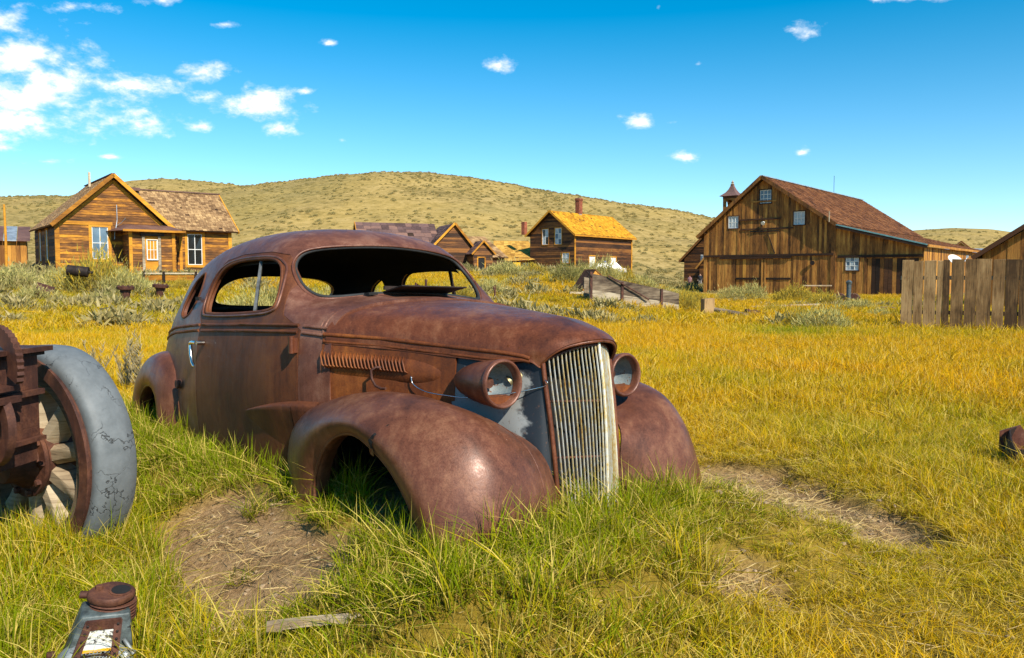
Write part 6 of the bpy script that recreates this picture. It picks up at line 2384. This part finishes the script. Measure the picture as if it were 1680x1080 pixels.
B_GREY = tinted('g', [(.33, .31, .10), (.50, .445, .15), (.68, .56, .20), (.17, .125, .055)], 'grey_sage')
B_OLIVE = tinted('o', [(.18, .18, .05), (.31, .28, .09), (.48, .40, .13), (.12, .085, .04)], 'olive_sage')
B_YELL = tinted('y', [(.34, .30, .07), (.56, .40, .05), (.72, .48, .05), (.14, .105, .045)], 'yellow_rabbitbrush', .3)
KINDS = {'g': (B_GREY, 'grey green sagebrush'), 'o': (B_OLIVE, 'dark olive sagebrush'), 'y': (B_YELL, 'yellow tipped rabbitbrush')}
MESHES = {}
BUSHES = [  # px, distance, half width, height, kind, where it stands
    (20, 27.5, 1.15, 1.0, 'g', 'at the foot of the tin shed'), (112, 26.8, 1.0, 1.05, 'g', 'before the cottage side wall'), (160, 27.2, 1.6, 1.75, 'y', 'rising under the cottage window'),
    (203, 26.6, 1.05, 1.1, 'g', 'between the cottage window and porch'), (60, 24.5, .8, .6, 'g', 'by the half buried drum'), (175, 23.6, .7, .55, 'o', 'just before the flanged pipe stump'),
    (236, 28.4, .55, .5, 'g', 'at the low board kerb'), (300, 29.5, .5, .6, 'y', 'behind the low board kerb'),
    (415, 21, .9, .85, 'g', 'seen through the side window of the coupe'), (462, 23, 1.0, .95, 'o', 'seen through the rear window of the coupe'), (520, 22, .9, .85, 'g', 'seen at the left of the windscreen opening'), (552, 24, .8, .8, 'y', 'seen beyond the windscreen pillar'),
    (712, 25, .8, .8, 'g', 'seen through the far door window'), (750, 27, .9, .8, 'y', 'beside the far windscreen pillar'),
    (806, 29, 1.0, .8, 'g', 'right behind the coupe roof pillar'), (832, 40, 1.3, 1.05, 'g', 'before the stake fence'), (872, 44, 1.2, .8, 'y', 'under the firewood pile'),
    (928, 35, .85, 1.25, 'o', 'touching the tipped box'), (958, 38, .8, 1.0, 'o', 'behind the tipped box'), (988, 36, 1.0, 1.35, 'g', 'hiding the patrol car'), (1022, 37, .85, .95, 'y', 'above the middle of the trough'), (1052, 36, .8, .8, 'g', 'beyond the trough plank'),
    (1092, 34, .9, .7, 'g', 'beyond the low end of the trough'), (1124, 27, .62, .95, 'y', 'growing at the low end of the trough'), (1140, 33, .7, .8, 'y', 'below the church visitors'),
    (1200, 41, .95, .95, 'g', 'at the left end of the great barn doors'), (1232, 41, 1.0, 1.05, 'g', 'before the great barn doors'), (1300, 38, 1.25, 1.05, 'y', 'right of the great barn doors'), (1352, 33, .85, .8, 'y', 'before the barn corner'),
    (1350, 18.0, .75, .72, 'g', 'alone in the open grass before the fence'), (1312, 19.0, .4, .6, 'y', 'beside the lone sagebrush in the grass'), (1405, 29, .7, .55, 'g', 'by the pump wheels'), (1270, 28, .7, .45, 'y', 'by the bleached boards'), (1445, 24, .55, .4, 'g', 'close to the fence end'),
]


def plant_bushes():
    for i, (px, Y, w, h, k, where) in enumerate(BUSHES):
        key = (i % 5, k)
        if key not in MESHES:
            me = SAGES[i % 5].copy()
            me.materials.clear()
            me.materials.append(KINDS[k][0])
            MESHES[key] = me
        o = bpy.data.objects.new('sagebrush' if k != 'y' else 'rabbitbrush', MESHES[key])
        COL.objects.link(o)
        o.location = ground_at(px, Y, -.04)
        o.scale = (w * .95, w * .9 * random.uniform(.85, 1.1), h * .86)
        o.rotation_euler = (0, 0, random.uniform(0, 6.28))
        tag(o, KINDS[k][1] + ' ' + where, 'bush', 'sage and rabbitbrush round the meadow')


plant_bushes()


# pale feathery weeds by the rear wing of the coupe
def weed(px, Y, h, label):
    n = 260
    t = RNG.uniform(.15, 1, n)
    a = RNG.uniform(0, 6.283, n)
    ax = RNG.normal(0, .10, 5)
    st = RNG.integers(0, 5, n)
    root = np.stack([ax[st] * t + np.zeros(n), RNG.normal(0, .05, 5)[st] * t, t * h * (.7 + .3 * ((st + 1) / 5))], 1)
    L_ = .10 * (1.1 - t) + .03
    tip = root + np.stack([np.cos(a) * L_ * .6, np.sin(a) * L_ * .6, L_], 1)
    r2 = np.stack([np.zeros(5), np.zeros(5), np.zeros(5)], 1)
    t2 = np.stack([ax, np.zeros(5), h * (.7 + .3 * (np.arange(5) + 1) / 5)], 1)
    roots = np.concatenate([root, r2])
    tips = np.concatenate([tip, t2])
    me = strip_mesh('dry_weed', roots, tips, np.zeros((n + 5, 3)), np.concatenate([np.full(n, .010), np.full(5, .012)]), RNG.uniform(0, 1, n + 5), B_WEED, 2)
    o = bpy.data.objects.new('dry_weed', me)
    COL.objects.link(o)
    o.location = ground_at(px, Y, -.02)
    tag(o, label, 'weed')


B_WEED = tinted('w', [(.45, .38, .22), (.58, .48, .28), (.66, .56, .34), (.30, .24, .12)], 'bleached_weed')
weed(222, 8.0, .80, 'tall pale feathery weed beside the rear wing')
weed(203, 8.3, .52, 'short pale feathery weed between wheel and rear wing')
weed(152, 8.8, .50, 'small pale weed behind the wheel tyre')

# ------------------------------------------------------------------ things in the near grass
def tyre_mat():
    m, t, bs = newmat('cracked_grey_rubber')
    v = coord(t)
    n = t.noise(v, 14, 6, 0.7)
    vo = t.add('ShaderNodeTexVoronoi', feature='DISTANCE_TO_EDGE')
    vo.inputs['Scale'].default_value = 6.5
    wv = t.add('ShaderNodeVectorMath', operation='ADD')
    nz = t.add('ShaderNodeTexNoise')
    nz.inputs['Scale'].default_value = 9
    nz.inputs['Detail'].default_value = 5
    t.link(v, nz.inputs['Vector'])
    sc = t.add('ShaderNodeVectorMath', operation='SCALE')
    t.link(nz.outputs['Color'], sc.inputs[0])
    sc.inputs['Scale'].default_value = 0.30
    t.link(v, wv.inputs[0]), t.link(sc.outputs[0], wv.inputs[1])
    t.link(t.mapping(wv.outputs[0], (1, 1, 1)), vo.inputs['Vector'])
    crack = t.ramp(vo.outputs['Distance'], [(0.0, (0.0,) * 3), (0.018, (1,) * 3)])
    gate = t.ramp(t.noise(v, 4, 3), [(0.46, (0,) * 3), (0.60, (1,) * 3)])
    c = t.ramp(n, [(0.35, (0.115, 0.126, 0.130)), (0.65, (0.165, 0.178, 0.182))])
    cf = t.math('MULTIPLY', t.math('SUBTRACT', 1.0, crack), gate)
    c = t.mix(cf, c, (0.02, 0.02, 0.02))
    t.link(c, bs.inputs['Base Color'])
    bs.inputs['Roughness'].default_value = 0.62
    h = t.math('SUBTRACT', t.math('MULTIPLY', n, 0.4), cf)
    bump(t, bs, h, 0.6, 0.006)
    return m


M_TYRE = tyre_mat()


def wagon():
    ax = Vector((-.5, -.867, 0)).normalized()          # axle, towards the visible face
    sd = Vector((ax.y * -1, ax.x, 0))                  # horizontal direction in the wheel plane
    fc = Vector((-2.195, 3.64, .385))                  # centre of the visible face
    W_ = empty('wooden_spoked_wheel', (fc.x, fc.y, 0), 0, 'wooden spoked wheel with cracked grey solid tyre at the machine frame', 'wheel')
    o = Vector((0, 0, fc.z))
    Rr_ = .452
    W_.scale = (1.13, 1.13, 1.13)
    o = Vector((0, 0, fc.z / 1.13))
    # solid tyre
    pr = [(-.165, .395), (-.172, .43), (-.158, .448), (-.12, .454), (-.08, .456), (-.04, .454), (-.012, .447), (.002, .43), (-.004, .395)]
    smooth(MB().lathe(pr, o, ax, 72).build('tyre', M_TYRE, W_), 50)
    # steel rim plate and flange
    pr = [(-.15, .392), (-.15, .402), (.012, .402), (.020, .424), (.030, .424), (.030, .372), (.016, .366), (-.15, .366), (-.15, .392)]
    smooth(MB().lathe(pr, o, ax, 72).build('steel_rim', M_IRON, W_), 40)
    # wooden felloe and spokes
    pr = [(-.13, .372), (.006, .372), (.006, .318), (-.13, .318), (-.13, .372)]
    smooth(MB().lathe(pr, o, ax, 60).build('felloe', M_SPOKE, W_), 30)
    for k in range(10):
        a = 2 * math.pi * k / 10 + .20
        r_ = sd * math.cos(a) + Vector((0, 0, 1)) * math.sin(a)
        tg = ax.cross(r_)
        mb = MB()
        vs = []
        for q, w, th in ((.10, .040, .050), (.17, .038, .048), (.27, .036, .042), (.325, .042, .044)):
            c = o + r_ * q - ax * .055
            for su, sv in ((-1, -.55), (-.55, -1), (.55, -1), (1, -.55), (1, .55), (.55, 1), (-.55, 1), (-1, .55)):
                vs.append(c + tg * (su * w) + ax * (sv * th))
        fs = [(i * 8 + j, i * 8 + (j + 1) % 8, i * 8 + 8 + (j + 1) % 8, i * 8 + 8 + j) for i in range(3) for j in range(8)]
        mb.add(vs, fs)
        smooth(mb.build('spoke', M_SPOKE, W_), 50)
    hub = smooth(MB().lathe([(-.2, .001), (-.2, .10), (-.10, .135), (.0, .135), (.012, .150), (.028, .150), (.032, .115), (.07, .085), (.12, .075), (.125, .001)], o, ax, 32).build('hub', M_IRON, W_), 40)
    for k in range(10):
        a = 2 * math.pi * k / 10
        c = o + (sd * math.cos(a) + Vector((0, 0, 1)) * math.sin(a)) * .132 + ax * .028
        MB().lathe([(0, .014), (.018, .013), (.020, .001)], c, ax, 6).build('bolt', M_IRON, hub)

    # rusty frame standing in front of the hub
    F = empty('rusty_machine', (-2.035, 3.12, 0), 0, 'rusty riveted machine with a toothed quadrant in front of the spoked wheel', 'machine')
    f = Vector((.0, 0, 0))
    # members run to the left and slightly away
    d = Vector((-.995, .10, 0)).normalized()
    n = Vector((-d.y, d.x, 0))
    if n.y > 0:
        n = -n

    def blk(name, a0, a1, z0, z1, q0, q1, mat=M_IRON, par=F):
        vs = [d * a + n * q + Vector((0, 0, z)) for q in (q0, q1) for z in (z0, z1) for a in (a0, a1)]
        return MB().add(vs, [(0, 2, 3, 1), (4, 5, 7, 6), (0, 1, 5, 4), (2, 6, 7, 3), (0, 4, 6, 2), (1, 3, 7, 5)]).build(name, mat, par)
    blk('top_plate', -.045, .80, .902, .922, -.32, .09)
    blk('top_plate', -.02, .80, .885, .901, -.30, .07, M_DARK)
    blk('web_plate', .0, .80, .745, .884, -.28, .05)
    blk('flange', -.03, .80, .722, .744, -.28, .09)
    blk('lower_beam', .0, .80, .545, .585, -.28, .09)
    blk('lower_flange', -.03, .80, .527, .544, -.28, .10)
    blk('bottom_plate', .0, .80, .44, .526, -.26, .07)
    blk('upright', .0, .03, .586, .721, -.28, .08)
    blk('upright', .14, .17, .586, .721, -.28, .06, M_DARK)
    blk('back_plate', .03, .80, .586, .721, -.30, -.26, M_DARK)
    for a, z in ((.10, .60), (.24, .60), (.10, .505), (.28, .505)):
        c = d * a + n * .095 + Vector((0, 0, z))
        MB().lathe([(-.01, .020), (.012, .020), (.013, .001)], c, n, 6).build('nut', M_IRON, F)
        MB().tube([c + Vector((0, 0, .0)), c + Vector((0, 0, .055))], .010, 8).build('stud', M_IRON, F)
    for k in range(7):
        for z in (.86, .768):
            c = d * (.04 + .11 * k) + n * .05 + Vector((0, 0, z))
            smooth(MB().lathe([(0, .011), (.005, .009), (.008, .001)], c, n, 8).build('rivet', M_IRON, F), 60)
    # sleeve with a bolt seen in the opening
    smooth(MB().tube([d * .09 + n * .02 + Vector((0, 0, .58)), d * .09 + n * .02 + Vector((0, 0, .72))], .024, 10).build('spindle', M_IRON, F), 50)
    smooth(MB().tube([d * .21 + n * .0 + Vector((0, 0, .58)), d * .21 + n * .0 + Vector((0, 0, .72))], .030, 10).build('pale_sleeve', M_STICK, F), 50)
    # curved bracket hanging beside the frame and the toothed quadrant above it
    side = Vector((1, -.18, 0)).normalized()

    def sector_plate(name, c, u, v, r0, r1, a0, a1, th, teeth, mat, m=36):
        w = u.cross(v).normalized()
        vs, fs = [], []
        for k in range(m + 1):
            a = a0 + (a1 - a0) * k / m
            rr = r1 + (.007 if teeth and k % 2 else 0)
            dr = u * math.cos(a) + v * math.sin(a)
            for r_, q in ((r0, -th), (rr, -th), (rr, th), (r0, th)):
                vs.append(c + dr * r_ + w * q)
        for k in range(m):
            for j in range(4):
                fs.append((k * 4 + j, k * 4 + (j + 1) % 4, k * 4 + 4 + (j + 1) % 4, k * 4 + 4 + j))
        fs += [(0, 1, 2, 3), (m * 4 + 3, m * 4 + 2, m * 4 + 1, m * 4)]
        return MB().add(vs, fs).build(name, mat, F)
    up = Vector((0, 0, 1))
    u2 = Vector((.86, -.51, 0)).normalized()
    sector_plate('toothed_quadrant', Vector((-.02, .10, .86)), u2, up, .088, .155, R(-25), R(178), .013, True, M_IRON, 44)
    sector_plate('curved_bracket', Vector((-.04, .06, .62)), u2, up, .115, .165, R(-112), R(42), .016, False, M_IRON)
    blk('bracket_foot', -.075, .02, .718, .742, -.08, .10)
    blk('bracket_foot', -.065, .02, .765, .782, -.08, .08)
    blk('leg', .18, .32, .0, .45, -.24, -.02, M_DARK)
    return F


wagon()


# ---- small engine half sunk at the bottom edge
def small_engine():
    P = Vector((-1.30, 2.45, 0.0))
    E0 = empty('small_engine', (P.x, P.y, gz(P.x, P.y) - .004), R(26), 'small grey and rusty air cooled engine lying in the near grass', 'engine')
    E0.rotation_euler = (R(9), R(4), R(26))
    E0.scale = (1, 1, .86)
    grey = simple('grey_green_paint', (.065, .08, .078), .5, .1, var=.6, scale=28, bmp=.2)
    zn = simple('zinc_grey', (.26, .28, .28), .45, .4, var=.35, scale=20)
    # crankcase: tapering slab leaning back
    def hexa(name, w0, w1, d0, d1, z0, z1, dx, dy, mat, x0=0.0, y0=0.0):
        vs = []
        for z, w, d_, ox, oy in ((z0, w0, d0, 0, 0), (z1, w1, d1, dx, dy)):
            for sx, sy in ((-1, -1), (1, -1), (1, 1), (-1, 1)):
                vs.append((x0 + ox + sx * w / 2, y0 + oy + sy * d_ / 2, z))
        o = mobj(name, vs, [(3, 2, 1, 0), (4, 5, 6, 7), (0, 1, 5, 4), (1, 2, 6, 5), (2, 3, 7, 6), (3, 0, 4, 7)], mat, E0)
        bake(o, [('BEVEL', dict(width=.006, segments=2))])
        return smooth(o, 40)
    hexa('crankcase', .23, .135, .13, .10, -.05, .205, .022, .03, grey)
    # finned barrel and head
    for k in range(6):
        z = .150 + .012 * k
        mb = MB()
        pr = [(-.0035, .001), (-.0035, .068), (0, .071), (.0035, .068), (.0035, .001)]
        mb.lathe(pr, (.040, .062, z), (.05, .1, 1), 24)
        smooth(mb.build('cooling_fin', M_IRON, E0), 40)
    pts = []
    head = []
    for a in range(28):
        q = 2 * math.pi * a / 28
        head.append((.035 + .062 * math.cos(q) * (1 + .12 * math.cos(2 * q)), .055 + .062 * math.sin(q)))
    vs = [(x, y, z) for z in (.222, .228, .246, .252) for x, y in [((px_ - .035) * (1 if z in (.228, .246) else .93) + .035, (py_ - .055) * (1 if z in (.228, .246) else .93) + .055) for px_, py_ in head]]
    m = 28
    fs = [tuple(range(m - 1, -1, -1))] + [(i * m + j, i * m + (j + 1) % m, (i + 1) * m + (j + 1) % m, (i + 1) * m + j) for i in range(3) for j in range(m)]
    fs.append(tuple(3 * m + j for j in range(m)))
    smooth(mobj('cylinder_head', vs, fs, M_IRON, E0), 40)
    smooth(MB().lathe([(.0, .033), (.004, .034), (.0055, .030), (.0045, .026), (.002, .001)], (.062, .05, .2505), (0, 0, 1), 24).build('bore_rim', M_IRON, E0), 40)
    smooth(MB().lathe([(0, .028), (.0005, .001)], (.062, .05, .2565), (0, 0, 1), 20).build('bore', M_BLACK, E0), 40)
    MB().lathe([(0, .013), (.012, .012), (.013, .001)], (.0, .075, .251), (0, 0, 1), 6).build('head_bolt', M_IRON, E0)
    smooth(MB().tube([(-.01, .06, .237), (-.052, .07, .237)], .013, 10).build('spark_plug', M_IRON, E0), 50)
    # bracket of two riveted rails round the name plate
    fy = -.032
    rot = Matrix.Rotation(R(-10), 3, 'X')
    for x0, x1 in ((-.040, -.022), (.068, .058)):
        mb = MB().bar((x0 - .018, fy - .042, .075), (x1, fy - .005, .195), .022, .010, (0, -1, 0))
        rl = mb.build('bracket_rail', M_IRON, E0)
        for k in range(5):
            t = .1 + .2 * k
            c = Vector((x0 - .018, fy - .042, .075)).lerp(Vector((x1, fy - .005, .195)), t) + Vector((0, -.006, .002))
            smooth(MB().lathe([(0, .0045), (.003, .004), (.004, .001)], c, (0, -1, .3), 8).build('rivet', M_DARK, rl), 60)
    MB().bar((-.03, fy - .008, .183), (.066, fy - .008, .183), .012, .034, (0, 0, 1)).build('bracket_bar', M_IRON, E0)
    MB().bar((-.05, fy - .038, .082), (.055, fy - .038, .082), .006, .016, (0, 0, 1)).build('bracket_bar', M_DARK, E0)
    m_, t, bs = newmat('peeling_name_plate')
    v = coord(t)
    sx = t.add('ShaderNodeSeparateXYZ')
    t.link(v, sx.inputs[0])
    nn = t.noise(v, 45, 4, .7)
    fz = t.math('ADD', sx.outputs[2], t.math('MULTIPLY', nn, .012))
    c = t.ramp(t.math('MULTIPLY', t.math('SUBTRACT', fz, .08), 12.0), [(.34, (.70, .36, .01)), (.36, (.62, .60, .54))])
    sm_ = t.math('MULTIPLY', t.ramp(t.noise(v, 70, 4, .7), [(.52, (0,) * 3), (.58, (1,) * 3)]), t.ramp(t.math('MULTIPLY', t.math('SUBTRACT', fz, .08), 12.0), [(.55, (0,) * 3), (.6, (1,) * 3)]))
    c = t.mix(sm_, c, (.05, .045, .04))
    t.link(c, bs.inputs['Base Color'])
    bs.inputs['Roughness'].default_value = .35
    pl = MB().add([(-.038, fy - .032, .094), (.046, fy - .032, .094), (.052, fy - .012, .166), (-.024, fy - .012, .166)], [(0, 1, 2, 3)])
    pl.build('name_plate', m_, E0)
    # fan shroud with its wire screen and the rusty outlet
    ax = Vector((-.02, -1, .30)).normalized()
    c = Vector((-.005, -.065, .012))
    smooth(MB().lathe([(-.03, .118), (.0, .115), (.012, .104), (.014, .090), (.0, .086)], c, ax, 40).build('fan_shroud', zn, E0), 40)
    for k in range(20):
        a = 2 * math.pi * k / 20
        y_ = ax.orthogonal().normalized()
        z_ = ax.cross(y_)
        r_ = y_ * math.cos(a) + z_ * math.sin(a)
        r2 = y_ * math.cos(a + .13) + z_ * math.sin(a + .13)
        MB().bar(c + r_ * .092 + ax * .018, c + r2 * .110 + ax * .012, .008, .006, ax).build('fan_blade', zn, E0)
    scr = MB()
    for k in range(5):
        pr_r = .050 + .0085 * k
        y_ = ax.orthogonal().normalized()
        z_ = ax.cross(y_)
        scr.tube([c + ax * (.034 - .003 * k) + (y_ * math.cos(q) + z_ * math.sin(q)) * pr_r for q in np.linspace(0, 2 * math.pi, 33)[:-1]], .0016, 4, closed=True)
    for k in range(48):
        q = 2 * math.pi * k / 48
        dr = y_ * math.cos(q) + z_ * math.sin(q)
        scr.tube([c + ax * .034 + dr * .050, c + ax * .020 + dr * .086], .0014, 4)
    s_ = scr.build('wire_screen', zn, E0)
    s_['kind'] = 'stuff'
    smooth(MB().lathe([(.0, .050), (.045, .046), (.05, .041), (.045, .036), (.0, .034), (.0, .001)], c + ax * .012, ax, 30).build('outlet', M_IRON, E0), 40)
    for x, z in ((.088, .155), (.086, .128)):
        MB().lathe([(0, .007), (.001, .001)], (x, -.028, z), (.1, -1, .2), 12).build('bolt_hole', M_BLACK, E0)
    smooth(MB().tube([(.075, -.045, .12), (.10, -.055, .075), (.105, -.056, .07)], [.006, .006, .010], 8).build('lever', zn, E0), 50)
    smooth(MB().tube([(-.115, -.03, .08), (-.135, -.04, .085)], .012, 10).build('drain_plug', M_IRON, E0), 50)


small_engine()


# ---- stick, clods and stones
def stick():
    n = 9
    mb = MB()
    vs = []
    for i in range(n + 1):
        t = i / n
        w = .0155 * (1 - .2 * t) * (1 if i < n else .35)
        h = .012 * (1 if i < n else .4)
        c = Vector((.335 * t, .005 * math.sin(5 * t), .018 + .008 * t))
        j = random.uniform(-.0015, .0015)
        vs += [c + Vector((0, -w + j, -h)), c + Vector((0, w, -h)), c + Vector((0, w + j, h)), c + Vector((0, -w, h))]
    fs = [(0, 3, 2, 1), (n * 4, n * 4 + 1, n * 4 + 2, n * 4 + 3)] + [(i * 4 + k, i * 4 + (k + 1) % 4, i * 4 + 4 + (k + 1) % 4, i * 4 + 4 + k) for i in range(n) for k in range(4)]
    mb.add(vs, fs)
    mb.bar((.0, -.012, .012), (.05, -.020, .012), .012, .010)
    thing_mesh('split_stick', mb, M_STICK, (-.80, 2.565, gz(-.65, 2.6) + .035), R(12), 'bleached split stick lying flat in the near grass', 'stick')


stick()
for px, py_, r_, lab in ((735, 962, .055, 'pale dry clod in the short grass before the front wing'), (772, 950, .035, 'smaller pale clod beside the dry clod before the wing'), (1062, 797, .075, 'mat of pale dead grass clod by the far front wing'), (1012, 920, .035, 'pale clod half hidden in grass before the grille')):
    dep = math.atan((py_ - 540) / 1325.0) + PITCH
    Yd = EYE / math.tan(dep)
    X_ = (px - 840) / 1325.0 * Yd / math.cos(PITCH)
    mb = lump(3, r_, px, .42)
    thing_mesh('dirt_clod', mb, M_DIRTCLOD, (X_, Yd, gz(X_, Yd) + r_ * .25), .3, lab, 'clod', 'clods in the grass', 60)


# ---- rusty open tray at the right edge
def tray():
    H = empty('rusty_tray', (3.16, 5.02, gz(3.2, 5.0)), R(-14), 'rusty open steel tray lying on the grass at the right', 'tray')
    th = .008

    def sheet(name, pts, mat=M_IRON):
        a = [Vector(p) for p in pts]
        n_ = (a[1] - a[0]).cross(a[2] - a[0]).normalized() * th
        k = len(a)
        mobj(name, [p for p in a] + [p - n_ for p in a], [tuple(range(k)), tuple(range(2 * k - 1, k - 1, -1))] + [(i, k + i, k + (i + 1) % k, (i + 1) % k) for i in range(k)], mat, H)
    sheet('front', [(0, 0, -.02), (.62, 0, -.02), (.62, 0, .125), (0, 0, .125)], M_DARK)  # dark iron paints in the shade on this face
    sheet('side', [(0, .28, -.02), (0, 0, -.02), (0, 0, .125), (.02, .14, .165), (.05, .26, .205), (.10, .28, .225)], M_DARK)  # shaded side, also darkened by its colour
    sheet('floor', [(.0, .0, .085), (.62, .0, .085), (.62, .28, .085), (.0, .28, .085)], M_ROOF)
    sheet('back', [(.62, .285, -.02), (.0, .285, -.02), (.0, .285, .19), (.12, .285, .235), (.17, .285, .16), (.30, .285, .235), (.62, .285, .22)], M_ROOF)
    sheet('divider', [(.20, 0, .085), (.24, .285, .085), (.24, .285, .21), (.21, .02, .13)], M_ROOF)
    sheet('end', [(.62, 0, -.02), (.62, .28, -.02), (.62, .28, .2), (.62, 0, .125)], M_ROOF)


tray()
